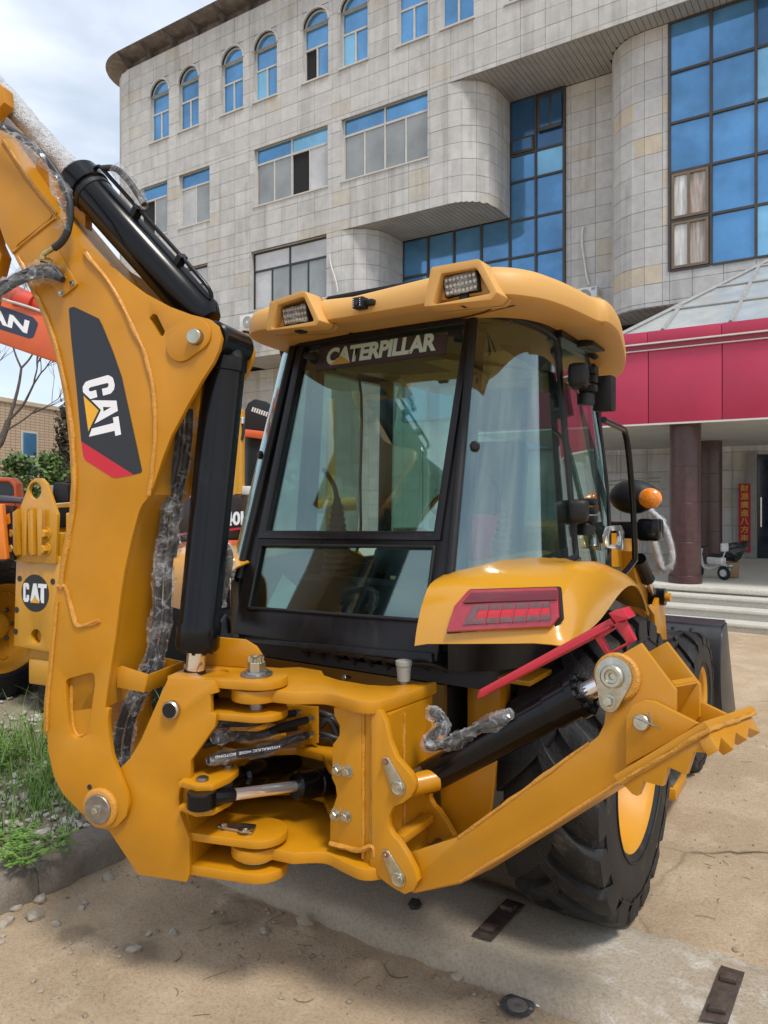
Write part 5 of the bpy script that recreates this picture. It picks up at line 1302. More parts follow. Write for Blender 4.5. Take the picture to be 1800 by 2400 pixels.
gw = sunk('rear_window', ug, .010, GL, cab); glw = sunk('lower_rear_window', lg, .014, GL, cab)
# raised seals / frame mouldings round the openings
def seal(name, pts, r, parent, lift=.0, m=BLKM):
    bm = bmesh.new(); P = [p - RPN * lift for p in pts]; P.append(P[0]); tube(bm, P, r, 8, caps=False); return finish(name, bm, m, parent, smooth=60)
seal('window_seal', lg, .009, cab)
uf = on(RP, KW((298, 1888), (560, 615), (1690, 445), (1478, 1903)))
ufi = on(RP, KW((352, 1838), (594, 655), (1640, 492), (1438, 1843)))
plate('window_frame', uf, RPN * -.016, BLKF, cab, holes=[ufi], bevel=.004)
plate('cab_sill', on(RP, KB((10, 990), (40, 985), (1300, 1085), (1362, 1092), (1365, 1155), (1330, 1150), (0, 1008))), RPN * -.02, BLKF, cab, bevel=.004)
# bolts and clamps on the glass
for q, s in (((635, 705), 1), ((1570, 560), -1)):
    c = at(KW(q)[0], RP); plate('hinge_clamp', on((c - RPN * .012, RPN), KW(*[(q[0] + dx, q[1] + dy) for dx, dy in ((-45, -10), (35, -28), (45, -18), (40, 20), (15, 28), (-45, 18))])), RPN * -.010, BLKM, cab, bevel=.003)
for q in ((1395, 1862), (345, 1856)): fan('frame_slot', on((RP[0] - RPN * .0175, RPN), KW((q[0] - 18, q[1] - 3), (q[0] + 20, q[1] - 3), (q[0] + 20, q[1] + 4), (q[0] - 18, q[1] + 4))), DCK, cab)
# CATERPILLAR banner on the glass
GP1 = (RP[0] + RPN * .0085, RPN); GP2 = (RP[0] + RPN * .0075, RPN)
fan('window_banner', on(GP1, KW((660, 800), (690, 640), (1520, 560), (1498, 690))), mat('banner_film', (.045, .035, .045), .4, var=.03), gw)
bl_, br_, tl_ = on(GP2, KW((725, 765), (1440, 668), (745, 655)))
GRN = mat('pale_green_print', (.50, .66, .60), .5, var=.02)
text('window_lettering', 'CATERPILLAR', bl_, br_ - bl_, tl_ - bl_, GRN, gw, bold=.045, shear=.0, fit=True, space=.95)
fan('banner_triangle', on((RP[0] + RPN * .0066, RPN), KW((752, 765), (828, 700), (892, 746))), mat('banner_ochre', (.45, .30, .07), .5), gw)
# quarter glass (curved) right + mirrored left
def qpt(t, s):
    """t 0..1 from rear pillar to B-pillar, s 0..1 bottom to top."""
    zb0, zb1 = 1.60, 1.715; zt0_, zt1_ = 2.83, 2.76
    z = (zb0 + (zb1 - zb0) * t) * (1 - s) + (zt0_ + (zt1_ - zt0_) * t) * s
    xa = -1.415 - .06 * s; ya = rpY(z) - .012
    xb = -1.150 - .10 * s; yb = 3.44
    cx_, cy_ = -1.10 - .115 * s, ya + .07
    x = xa * (1 - t) ** 2 + cx_ * 2 * t * (1 - t) + xb * t * t
    y = ya * (1 - t) ** 2 + cy_ * 2 * t * (1 - t) + yb * t * t
    return Vector((x, y, z))
for f in (lambda p: p, mir):
    bm = bmesh.new(); grid(bm, [[f(qpt(t / 14, .015 + .97 * s / 12)) for t in range(15)] for s in range(13)]); solidify(bm, .005)
    q = finish('quarter_window', bm, GLQ, cab, smooth=60)
    loop = [f(qpt(t / 20, 0)) for t in range(21)] + [f(qpt(1, s / 20)) for s in range(1, 20)] + [f(qpt(t / 20, 1)) for t in range(20, -1, -1)] + [f(qpt(0, s / 20)) for s in range(19, 0, -1)]
    bm = bmesh.new(); tube(bm, loop + [loop[0]], .021, 8, caps=False); finish('quarter_window_seal', bm, BLKM, q, smooth=60)
    # black printed edge band inside the glass
    bm = bmesh.new(); grid(bm, [[f(qpt(t / 20 * .93 + .03, .012 + .05 * k) + Vector((0, .004, 0))) for t in range(21)] for k in (0, 1)])
    grid(bm, [[f(qpt(.028 + k * .085, s / 20 * .92 + .03) + Vector((-.003, .005, 0))) for s in range(21)] for k in (0, 1)])
    finish('printed_border', bm, BLKM, q, smooth=60)
    c = f(qpt(.10, .50)); n = Vector((-.4 if f is mir else .4, -1, 0)).normalized(); latheo('glass_latch', [(0, .022), (.012, .022), (.020, .014)], c - Vector((0, .006, 0)), n, BLKM, q, n=16)
    # lower corner panel, B-pillar, door
    P = [f(qpt(t / 10, 0)) for t in range(11)]
    bm = bmesh.new(); grid(bm, [P, [Vector((p.x, p.y, 1.30)) for p in P]]); solidify(bm, .03); finish('cab_corner_panel', bm, BLKF, cab)
    for (s0, s1, y0, y1) in ((0, 1, 3.44, 3.52),):
        a, b = f(Vector((-1.150, 3.44, 1.3))), f(Vector((-1.252, 3.44, 2.84)))
        e = Vector((-.05 if f is not mir else .05, 0, 0))
        plate('b_pillar', [a, a + Vector((0, .075, 0)), b + Vector((0, .075, 0)), b], e, BLKF, cab, bevel=.004)
    a, b = f(Vector((-1.150, 3.52, 1.62))), f(Vector((-1.250, 3.52, 2.80)))
    c_, d_ = f(Vector((-1.165, 4.02, 1.62))), f(Vector((-1.255, 3.92, 2.80))); m1 = f(Vector((-1.18, 4.05, 2.1)))
    plate('side_window', [a, c_, m1, d_, b], Vector((-.006 if f is not mir else .006, 0, 0)), GLQ, cab, bevel=0, smooth=0)
    bm = bmesh.new(); tube(bm, cr([b, d_, m1, c_, a], 4), .011, 6); finish('side_window_edge', bm, BLKM, cab, smooth=60)
    plate('a_pillar', [f(Vector((-1.20, 4.22, 1.3))), f(Vector((-1.20, 4.30, 1.3))), f(Vector((-1.28, 4.22, 2.84))), f(Vector((-1.28, 4.14, 2.84)))], Vector((-.06 if f is not mir else .06, 0, 0)), BLKF, cab)
    boxo('cab_side_panel', tuple(min(p, q_) for p, q_ in zip(f(Vector((-1.16, 3.46, 1.0))), f(Vector((-1.22, 4.28, 1.60))))), tuple(max(p, q_) for p, q_ in zip(f(Vector((-1.16, 3.46, 1.0))), f(Vector((-1.22, 4.28, 1.60))))), BLKF, cab)
# front glass, header, floor and interior
plate('windscreen', [Vector((-2.74, 4.27, 1.35)), Vector((-1.26, 4.27, 1.35)), Vector((-1.32, 4.19, 2.8)), Vector((-2.68, 4.19, 2.8))], Vector((0, .006, 0)), GL, cab, bevel=0, smooth=0)
boxo('dash_beam', (-2.72, 4.18, 1.30), (-1.28, 4.24, 1.42), BLKM, cab)
boxo('header_beam', (-2.52, 3.00, 2.79), (-1.48, 3.06, 2.87), BLKF, cab)
for f in (lambda p: p, mir):
    bm = bmesh.new(); P = [f(qpt(t / 10, 1)) for t in range(11)]; grid(bm, [P, [p + UP * .07 for p in P]]); solidify(bm, .02); finish('cab_header', bm, BLKF, cab)
for sx_ in (1, -1):
    a, b = sorted((XM + sx_ * .75, XM + sx_ * .80)); boxo('cab_header_side', (a, 3.4, 2.76), (b, 4.25, 2.86), BLKF, cab)
boxo('headliner', (-2.66, 3.08, 2.775), (-1.32, 4.16, 2.793), mat('headliner_grey', (.07, .072, .075), .8), cab)
FLR = mat('cab_floor_mat', (.03, .03, .032), .7)
boxo('cab_floor', (-2.74, 2.72, 1.22), (-1.26, 4.26, 1.30), FLR, cab)
TRM = mat('cab_trim_grey', (.10, .105, .105), .6, var=.1)
boxo('side_console', (-1.62, 2.9, 1.30), (-1.30, 3.7, 1.72), TRM, cab, bevel=.03)
boxo('side_console', (-2.70, 3.0, 1.30), (-2.42, 3.6, 1.46), TRM, cab, bevel=.03)
# seat
ST = mat('seat_vinyl', (.09, .095, .095), .45, var=.1, coat=.2)
seat = boxo('seat', (-2.22, 3.28, 1.58), (-1.72, 3.80, 1.74), ST, cab, bevel=.05)
bm = bmesh.new(); box(bm, (-.25, -.06, 0), (.25, .06, .62), Matrix.Translation((-1.80, 3.78, 1.70)) @ Matrix.Rotation(-.12, 4, 'X'), .055); finish('seat_back', bm, ST, seat, smooth=50)
bm = bmesh.new(); box(bm, (-.17, -.05, 0), (.17, .05, .24), Matrix.Translation((-1.72, 3.86, 2.38)) @ Matrix.Rotation(-.1, 4, 'X'), .05); finish('headrest', bm, ST, seat, smooth=50)
boxo('seat_base', (-2.12, 3.36, 1.30), (-1.82, 3.72, 1.58), BLKM, seat, bevel=.02)
# steering column and wheel near the windscreen
bm = bmesh.new(); c = Vector((-2.02, 3.98, 1.98)); ax_ = Vector((0, -.45, .9)).normalized(); x_, y_, z_ = frame(ax_)
tube(bm, [c + (x_ * math.cos(2 * math.pi * i / 32) + y_ * math.sin(2 * math.pi * i / 32)) * .19 for i in range(33)], .015, 8)
for a in (0, 2.1, 4.2): tube(bm, [c, c + (x_ * math.cos(a) + y_ * math.sin(a)) * .19], .012, 6)
tube(bm, [c, c - ax_ * .6], .035, 10); finish('steering_wheel', bm, BLKM, cab, smooth=60)
# backhoe lever towers with bellows
for (u, v0, v1, yy) in ((790, 1245, 1150, 2.95), (1175, 1290, 1180, 3.05)):
    a = at((u, v0), PY(yy)); hgt = .36
    prof = []
    for i in range(12): prof += [(hgt * i / 12, .085 - .055 * i / 12), (hgt * (i + .5) / 12, .070 - .052 * i / 12)]
    latheo('lever_bellows', prof + [(hgt + .02, .014)], Vector((a.x, yy, 1.62)), UP, BLKM, cab, n=20)
    tubeo('control_lever', [Vector((a.x, yy, 1.98)), Vector((a.x - .02, yy, 2.06)), Vector((a.x - .10, yy + .02, 2.14))], .012, BLKM, cab, n=8)
boxo('control_box', (-2.45, 2.84, 1.30), (-1.58, 3.06, 1.60), BLKM, cab, bevel=.03)  # lever console, widened in black so the lower rear window looks dark inside
# product carton behind the quarter glass
CRT = mat('magenta_carton', (.42, .02, .10), .5)
pk = boxo('accessory_carton', (-.06, -.04, 0), (.06, .04, .20), CRT, cab, M=Matrix.Translation((-1.42, 3.02, 1.722)) @ Matrix.Rotation(.5, 4, 'Z'))
for i in range(5): boxo('pen', (-.006, -.006, 0), (.006, .006, .15 + .01 * i), BLKM if i % 2 else mat('blue_pen', (.05, .18, .40), .4), cab, M=Matrix.Translation((-1.49 + .02 * i, 3.10, 1.722)) @ Matrix.Rotation(.05 * i - .1, 4, 'Y'))
SEATC = mat('clear_seat_cover', (.42, .45, .45), .35, var=.3, vscale=12, bump=.8, bscale=25)
# fire-red extinguisher and white paper seen through the lower glass
plate('paper_sheet', on((RP[0] + RPN * .10, RPN), KB((350, 560), (440, 640), (370, 800), (240, 790))), RPN * .002, mat('pale_paper', (.40, .52, .50), .7), cab, bevel=0, smooth=0)

# ---------------------------------------------------------------- roof
XC = -1.93
rp_ = [(-1.93, 2.660), (-1.60, 2.650), (-1.30, 2.640), (-1.17, 2.68), (-1.075, 2.79), (-1.03, 2.93), (-1.005, 3.10), (-.985, 3.27), (-.955, 3.32), (-.965, 3.52), (-1.03, 3.85), (-1.10, 4.15), (-1.18, 4.38), (-1.30, 4.53), (-1.55, 4.62), (-1.93, 4.64)]
RPo = [Vector((p.x, p.y, 0)) for p in cr([Vector((x, y, 0)) for x, y in rp_], 4)]
loop = RPo + [Vector((XC - (p.x - XC) * .79, p.y, 0)) for p in RPo[::-1][1:-1]]
cenR = Vector((XC, 3.66, 0))
def ring(inset, z, dz=0.):
    res = []
    for i, p in enumerate(loop):
        t = loop[(i + 1) % len(loop)] - loop[i - 1]; n = Vector((-t.y, t.x, 0)).normalized()
        if n.dot(cenR - p) < 0: n = -n
        zz = z
        f = max(0, (p.y - 3.3) / 1.3); zz -= dz * f * f * .10
        side = min(1, abs(p.x - XC) / .95); zz -= .018 * side ** 4
        if p.y < 2.95 and z > 2.84: zz -= 0.02 * (1 - min(1, abs(p.x - XC) / .45)) if abs(p.x - XC) < .45 else 0
        res.append(p + n * inset + UP * zz)
    return res
bm = bmesh.new()
V = grid(bm, [ring(.50, 2.822, 1), ring(.17, 2.812, 1), ring(.13, 2.802, 1), ring(.02, 2.795, 1), ring(.004, 2.803, 1), ring(0, 2.83, 1), ring(.006, 2.875, 1), ring(.022, 2.905, 1), ring(.06, 2.925, .8), ring(.16, 2.940, .6), ring(.40, 2.955, .4), ring(.62, 2.96, .2)], close=True)
bm.faces.new(V[0]); bm.faces.new(V[-1])
roof = finish('cab_roof', bm, YELP, bh, smooth=50)
# roof hatch
bm = bmesh.new(); P = [Vector((x, y, 2.945)) for x, y in ((-2.22, 3.02), (-1.42, 3.02), (-1.42, 3.9), (-2.22, 3.9))]
poly_prism(bm, P, UP * .03, bevel=.012); finish('roof_hatch_base', bm, YELP, roof)
bm = bmesh.new(); P = [Vector((x, y, 2.982)) for x, y in ((-2.26, 2.95), (-1.40, 2.95), (-1.40, 3.95), (-2.26, 3.95))]
poly_prism(bm, P, UP * .028, bevel=.012); finish('roof_hatch', bm, BLKM, roof)
# lamp hoods with recessed work lamps
LMPG = mat('lamp_reflector', (.30, .29, .27), .12, .9, var=.5, vscale=120, bump=1.2, bscale=260, rvar=.05)
def hood(outer, inner, lamp, brk):
    PL0 = PY(2.590)
    O = on(PL0, fillet(outer)); I = on(PL0, fillet(inner))
    h = plate('lamp_hood', O, Vector((0, .14, 0)), YELP, roof, holes=[I], bevel=.012, smooth=50)
    co = sum(O, Vector()) / len(O)
    bm = bmesh.new(); k = len(O)
    grid(bm, [[(lambda q: Vector((q.x, q.y, max(q.z, 2.87))))(co + (p - co) * k_ + Vector((0, d_y, d_z))) for p in O] for k_, d_y, d_z in ((1., .13, 0), (.97, .24, -.004), (.82, .42, -.03), (.6, .62, -.06))], close=True)
    bm.faces.new([v for v in bm.verts[:k]]) if False else None
    finish('hood_fairing', bm, YELP, h, smooth=60)
    plate('hood_back', [p + Vector((0, .105, 0)) for p in O], Vector((0, .015, 0)), YELP, h, bevel=0)
    Lp = on(PY(2.622), fillet(lamp, 4)); lc = sum(Lp, Vector()) / len(Lp)
    lo = plate('work_lamp', [lc + (p - lc) * 1.10 for p in Lp], Vector((0, .05, 0)), BLKM, roof, bevel=.006)
    plate('lamp_lens', [p + Vector((0, -.004, 0)) for p in Lp], Vector((0, .006, 0)), LMPG, lo, bevel=.002)
    bm = bmesh.new(); zc_ = [p.z for p in Lp]; xc_ = [p.x for p in Lp]
    for i in range(1, 3):
        x = min(xc_) + (max(xc_) - min(xc_)) * i / 3
    for r_ in range(3):
        for c_ in range(8):
            f1, f2 = (c_ + .5) / 8, (r_ + .5) / 3
            a, b, c, d = [at(q[:2], PY(2.616)) for q in lamp]
            p = (a * (1 - f1) + b * f1) * (1 - f2) + (d * (1 - f1) + c * f1) * f2
            lathe(bm, [(0, .0075), (.003, .0055), (.0035, .003)], p, (0, -1, 0), 8)
    finish('led_grid', bm, mat('led_chip', (.62, .58, .45), .2, .3), lo)
    pb = at(brk, PY(2.64)); boxo('lamp_bracket', (pb.x - .02, 2.63, pb.z - .028), (pb.x + .02, 2.68, pb.z + .03), BLKM, lo, bevel=.004)
    wpts = [p + Vector((0, -.012, 0)) for p in Lp]; 
    bm = bmesh.new(); a, b, c, d = [at(q[:2], PY(2.611)) for q in lamp]
    grid(bm, [[(a * (1 - i / 9) + b * (i / 9)) * (1 - j / 7) + (d * (1 - i / 9) + c * (i / 9)) * (j / 7) + Vector((random.uniform(-.004, .004), random.uniform(-.006, .004), random.uniform(-.004, .004))) for i in range(10)] for j in range(8)])
    finish('film_cover', bm, FILM, lo, smooth=0)
hood(KRF((765, 245, 6), (795, 82, 14), (995, 46, 18), (1068, 185, 8), (1045, 215)), KRF((800, 238, 8), (836, 108, 14), (982, 82, 14), (1042, 190, 8)), KRF((848, 126, 4), (978, 97, 4), (988, 174, 4), (858, 204, 4)), KRF((932, 212))[0])
hood(KRF((112, 345, 6), (128, 225, 12), (272, 176, 16), (332, 300, 8), (320, 322)), KRF((132, 338, 8), (160, 238, 12), (268, 202, 12), (312, 305, 8)), KRF((178, 254, 4), (275, 234, 4), (285, 304, 4), (190, 320, 4)), KRF((248, 326))[0])
# rear camera, roof vent
cc = at(KRF((520, 235))[0], PY(2.66)); cm = boxo('rear_camera', (cc.x - .035, 2.615, cc.z - .024), (cc.x + .02, 2.665, cc.z + .024), BLKM, roof, bevel=.004)
latheo('camera_lens', [(0, .012), (.004, .012)], (cc.x - .012, 2.614, cc.z), (0, -1, 0), mat('lens_glass', (.01, .01, .015), .05), cm, n=16)
for i in range(8): latheo('camera_led', [(0, .0026), (.002, .002)], (cc.x - .028 + (.034 if i > 3 else 0), 2.6145, cc.z - .014 + .0095 * (i % 4)), (0, -1, 0), WHT, cm, n=6)
boxo('camera_arm', (cc.x + .018, 2.63, cc.z - .014), (cc.x + .06, 2.665, cc.z + .012), BLKM, cm, bevel=.006)
vc = at(KRF((1455, 398))[0], PZ(2.785)); vent = boxo('roof_vent', (vc.x - .045, vc.y - .10, 2.757), (vc.x + .045, vc.y + .10, 2.790), BLKM, roof, bevel=.003)
for i in range(4):
    for j in range(2): boxo('vent_slot', (vc.x - .036 + j * .04, vc.y - .085 + i * .045, 2.755), (vc.x - .004 + j * .04, vc.y - .055 + i * .045, 2.758), mat('vent_grey', (.10, .10, .10), .5), vent, smooth=0)

# ---------------------------------------------------------------- fender with tail lamp
inn = [(2.457, 1.425), (2.478, 1.50), (2.53, 1.60), (2.62, 1.665), (2.95, 1.705), (3.45, 1.71), (3.80, 1.60)]
mid_ = [(2.457, 1.455), (2.485, 1.54), (2.55, 1.645), (2.68, 1.715), (3.00, 1.755), (3.45, 1.73), (3.75, 1.58)]
o1 = [(2.457, 1.49), (2.505, 1.575), (2.62, 1.675), (2.86, 1.745), (3.18, 1.70), (3.45, 1.615), (3.64, 1.475)]
o2 = [(2.457, 1.488), (2.66, 1.505), (2.85, 1.53), (3.14, 1.605), (3.33, 1.610), (3.50, 1.55), (3.615, 1.44)]
def sec(x, s, n=4): return cr([Vector((x, y, z)) for y, z in s], n)
def lerp(a, b, t): return [(p[0] + (q[0] - p[0]) * t, p[1] + (q[1] - p[1]) * t) for p, q in zip(a, b)]
secs = [sec(-1.455, inn), sec(-1.40, lerp(inn, mid_, .45)), sec(-1.25, mid_), sec(-1.08, lerp(mid_, o1, .55)), sec(-.97, lerp(mid_, o1, .93)), sec(-.905, o1), sec(-.872, lerp(o1, o2, .25)), sec(-.855, lerp(o1, o2, .62)), sec(-.850, o2)]
for f, nm in ((lambda p: p, 1), (mir, 0)):
    bm = bmesh.new(); grid(bm, [[f(p) for p in s] for s in secs]); 
    bmesh.ops.recalc_face_normals(bm, faces=bm.faces[:]); solidify(bm, .008)
    fd = finish('rear_fender', bm, YELF, bh, smooth=55)
    if nm:
        TP = (Vector((0, 2.462, 1.455)), Vector((0, 1, -.36)).normalized())
        tn = -TP[1]
        RLN = mat('red_lamp_lens', (.36, .004, .014), .10, 0, var=.12, vscale=30, coat=.8, spec=.8)
        RLD = mat('dark_red_lens', (.14, .003, .010), .12, 0, var=.1, coat=.8)
        CLR = mat('clear_lamp_lens', (.17, .075, .075), .14, .2, var=.15, vscale=40, coat=.5)
        out_ = on(TP, fillet(KR((272, 252, 6), (308, 132, 14), (372, 58, 16), (764, 46, 8), (775, 185, 16), (735, 232, 14))))
        tl = plate('tail_lamp_bezel', [p - tn * .012 for p in out_], tn * .020, BLKM, fd, bevel=.004)
        face_ = on((TP[0] + tn * .008, TP[1]), fillet(KR((280, 246, 6), (314, 136, 14), (375, 66, 14), (756, 55, 8), (762, 180, 14), (728, 224, 14))))
        plate('tail_lamp_lens', face_, tn * .024, RLN, tl, bevel=.010)
        T2 = (TP[0] + tn * .0335, TP[1])
        plate('lens_visor', on(T2, fillet(KR((340, 118), (380, 74, 8), (748, 62, 4), (750, 104)))), tn * .008, RLD, tl, bevel=.004)
        bm = bmesh.new()
        ou = on(T2, fillet(KR((340, 212, 6), (388, 128, 8), (715, 112, 4), (722, 190, 6))))
        ih = on(T2, fillet(KR((392, 186, 4), (412, 150, 5), (716, 138, 2), (717, 166, 2))))
        plate('clear_lens_band', ou, tn * .004, CLR, tl, holes=[ih], bevel=.001)
        plate('brake_lens', ih, tn * .0035, mat('bright_red_lens', (.55, .01, .02), .15, 0, coat=.6), tl, bevel=.001)
        for i in range(5):
            x = 450 + i * 58
            plate('lens_rib', on((T2[0] + tn * .0042, T2[1]), KR((x, 124 - i * 2), (x + 5, 124 - i * 2), (x - 12, 208 - i * 3), (x - 17, 208 - i * 3))), tn * .003, RLN, tl, bevel=0)

# ---------------------------------------------------------------- right-hand details: hinges, mirror, grab bar, handle, lamp
def blob(name, px, pl, ext, m, parent, bev=.012): return plate(name, on(pl, fillet(px)), ext, m, parent, bevel=bev, smooth=45)
PXs = PX(-1.13)
for (cx_, cy_, s) in ((895, 785, 1.), (985, 1665, 1.)):
    z_ = at(KS((cx_, cy_))[0], PX(-1.13)); c = Vector((-1.14, 3.47, z_.z))
    h = bmesh.new()
    box(h, (-.045, -.11, -.055), (.045, .06, .055), Matrix.Translation(c) @ Matrix.Rotation(.25, 4, 'Z'), .022); hb = finish('door_hinge', h, BLKM, cab, smooth=50)
    for k in range(3): boxo('hinge_knuckle', (c.x - .03, c.y + .075, c.z - .06 + k * .042), (c.x + .055, c.y + .125, c.z - .025 + k * .042), BLKM, hb, bevel=.008)
    latheo('hinge_knob', [(0, .042), (.05, .042), (.06, .03)], c + Vector((.0, .10, -.12)), (0, 0, 1), BLKM, hb, n=20)
mz = at(KS((1120, 925))[0], PX(-1.12)); boxo('side_mirror', (-1.17, mz.y - .03, mz.z - .09), (-1.07, mz.y + .05, mz.z + .09), BLKM, cab, bevel=.008)  # black mirror on the cab side, a plain box
tubeo('grab_bar', [at(p, PX(-1.06)) for p in KE((178, 232), (215, 250), (290, 285), (315, 310), (335, 400), (355, 600), (372, 850), (382, 1110), (372, 1150), (300, 1238))], .0165, BLK, bh, n=12, sm=4)
hr = on(PX(-1.125), fillet(KE((175, 1060, 12), (172, 985, 8), (190, 920, 14), (270, 915, 14), (290, 960, 8), (285, 1075, 14))))
hi_ = on(PX(-1.125), fillet(KE((196, 1040, 8), (192, 985, 8), (205, 950, 10), (258, 948, 10), (268, 985, 8), (262, 1042, 8))))
plate('door_handle', hr, Vector((.02, 0, 0)), CHR, cab, holes=[hi_], bevel=.004)
# front side lamp with amber indicator
lc = at(KE((330, 730))[0], PY(4.55))
bm = bmesh.new(); bmesh.ops.create_uvsphere(bm, u_segments=24, v_segments=14, radius=1)
for v in bm.verts:
    v.co = Vector((v.co.x * .145 + (.02 if v.co.x > 0 else 0), v.co.y * .085, v.co.z * .105 * (1 - .30 * max(0, v.co.x)))) + lc + Vector((.04, 0, 0))
ho = finish('headlamp_housing', bm, BLKM, bh, smooth=60)
ic = at(KE((480, 740))[0], PY(4.46))
bm = bmesh.new(); bmesh.ops.create_uvsphere(bm, u_segments=24, v_segments=14, radius=1)
for v in bm.verts: v.co = Vector((v.co.x * .068, v.co.y * .04, v.co.z * .060)) + ic
AMB = mat('amber_lens', (.80, .22, .01), .10, 0, var=.2, vscale=25, coat=.8, bump=.4, bscale=60)
finish('indicator_lens', bm, AMB, ho, smooth=60)
boxo('lamp_bar', (lc.x - .18, 4.47, lc.z - .25), (lc.x + .16, 4.57, lc.z - .15), BLK, bh, bevel=.012)
boxo('lamp_bar_end', (lc.x + .08, 4.45, lc.z - .26), (lc.x + .21, 4.58, lc.z - .13), BLK, bh, bevel=.02)

# ---------------------------------------------------------------- bonnet, loader arms, bucket
bm = bmesh.new(); box(bm, (-2.42, 4.28, 1.05), (-1.56, 6.35, 1.80), None, .09); finish('bonnet', bm, YELF, bh, smooth=50)
boxo('front_grille', (-2.35, 6.36, .95), (-1.62, 6.44, 1.65), BLKM, bh, bevel=.03)
boxo('front_axle', (-2.9, 5.5, .45), (-1.2, 5.74, .62), BLKM, bh, bevel=.04)
for f, nm in ((lambda p: p, 1), (mir, 0)):
    fx = (lambda pts, x: [f(p) for p in on(PX(x), pts)])
    e = Vector((-.14, 0, 0)) if nm else Vector((.14, 0, 0)); e2 = Vector((-.03, 0, 0)) if nm else Vector((.03, 0, 0))
    tw = plate('loader_tower', fx(KP((395, 300), (450, 290), (545, 400), (578, 420), (590, 560), (500, 640), (400, 640)), -1.24), e, YEL, bh, bevel=.004)
    ar = plate('loader_arm', fx(KP((545, 420), (585, 430), (615, 580), (660, 790), (700, 940), (722, 1035), (680, 1060), (640, 900), (590, 700), (550, 560)), -1.17), e * .8, YEL, bh, bevel=.004)
    plate('loader_link', fx(KP((645, 795), (700, 800), (735, 700), (758, 702), (765, 860), (778, 1030), (735, 1030), (700, 960), (690, 860)), -1.10), e2, YEL, bh, bevel=.003)
    a, b = f(at(KP((585, 470))[0], PX(-1.14))), f(at(KP((690, 730))[0], PX(-1.14)))
    ax_ = (b - a); l = ax_.length
    lc_ = latheo('loader_cylinder', [(0, .04), (l * .5, .04), (l * .5 + .01, .045), (l * .52, .03)], a, ax_, BLK, bh, n=20)
    latheo('piston_rod', [(l * .5, .022), (l * .92, .022)], a, ax_, CHR, lc_, n=16)
    latheo('rod_eye', [(-.07, .055), (.07, .055)], b, Vector((1, 0, 0)), BLK, lc_, n=20)
    latheo('link_pin', [(-.10, .028), (.10, .028)], b, Vector((1, 0, 0)), YEL, lc_, n=16)
    arm_low = [f(Vector((-1.28, y, z))) for y, z in ((5.3, 1.25), (5.9, .95), (6.35, .62), (6.55, .40), (6.40, .30), (6.1, .5), (5.7, .8), (5.2, 1.05))]
    plate('loader_arm_nose', arm_low, e2 * 3, YEL, ar, bevel=.004)
# bucket: curved shell between two side plates
BKT = mat('bucket_dark_steel', (.020, .022, .026), .45, var=.2, vscale=6, coat=.2)
prof = [(6.75, .95), (6.55, .92), (6.46, .80), (6.43, .60), (6.47, .36), (6.60, .18), (6.80, .12), (7.25, .10)]
x0, x1 = -3.03, -.97
bm = bmesh.new(); P = cr([Vector((0, y, z)) for y, z in prof], 4); grid(bm, [[Vector((x0, p.y, p.z)) for p in P], [Vector((x1, p.y, p.z)) for p in P]]); solidify(bm, .02)
bk_ = finish('loader_bucket', bm, BKT, bh, smooth=40)
sd = [Vector((0, p.y, p.z)) for p in P] + [Vector((0, 7.0, .5))]
for x in (x0 - .012, x1 - .01): plate('bucket_side', [p + Vector((x, 0, 0)) for p in sd], Vector((.022, 0, 0)), BKT, bk_, bevel=.003)
for x in (-2.7, -2.1, -1.9, -1.32, -1.18): boxo('bucket_rib', (x - .012, 6.40, .25), (x + .012, 6.46, .93), BKT, bk_, bevel=.003)
boxo('bucket_lip', (x0, 6.54, .90), (x1, 6.78, .955), BKT, bk_, bevel=.008)
# wrapped hose loops at the loader tower
for k, pts in enumerate(([(400, 945), (460, 925), (500, 1010), (535, 1120), (560, 1195), (600, 1190), (622, 1120), (600, 1000), (550, 890), (470, 815)], [(405, 955), (470, 940), (520, 1060), (545, 1180), (510, 1210), (430, 1180), (350, 1110), (285, 1050)])):
    P = [at(p, PY(4.9 + .05 * k)) for p in KE(*pts)]
    tubeo('hydraulic_hose', P, .020, mat('grey_hose', (.40, .41, .42), .4, var=.3, vscale=30, bump=.6, bscale=40), bh, n=10); tubeo('film_wrap', P, lambda t: .027 + .003 * math.sin(t * 25), FILM, bh, n=14, jitter=.25, seed=40 + k)
# wrapped hoses running down the inside of the boom
for k, (dx_k, o_) in enumerate(((0, .0), (22, .03))):
    P = [at((p[0] + dx_k, p[1]), bp(o_)) for p in K3((1000, 850), (995, 1000), (975, 1150), (945, 1300), (920, 1450), (905, 1600))] + [at((p[0] + dx_k, p[1]), bp(o_)) for p in K4((885, 300), (880, 420), (870, 600), (845, 760), (815, 880), (745, 1000), (690, 1120), (660, 1240), (650, 1360), (690, 1430))]
    tubeo('hydraulic_hose', P, .016, HOSE, bh, n=10, sm=4); tubeo('film_wrap', P, lambda t: .026 + .004 * math.sin(t * 60), FILM, bh, n=14, sm=6, jitter=.34, seed=50 + k)
P = [at(p, bp(.06)) for p in K4((960, 250), (975, 180), (1010, 150), (1060, 145), (1180, 150), (1260, 200), (1275, 290), (1240, 400), (1215, 520))]
tubeo('hydraulic_hose', P, .015, HOSE, bh, n=10); tubeo('film_wrap', P, .026, FILM, bh, n=14, jitter=.35, seed=61)
gb = [at(p, bp(-.10)) for p in K4((650, 870), (672, 855), (825, 905), (800, 1003), (648, 975))]
plate('hose_guide', gb, NB * .008, YEL, boom, bevel=.002)
ga, gb2, gc, gd = at(K4((825, 905))[0], bp(-.10)), at(K4((800, 1003))[0], bp(-.10)), at(K4((1000, 940))[0], bp(.12)), at(K4((1020, 830))[0], bp(.12))
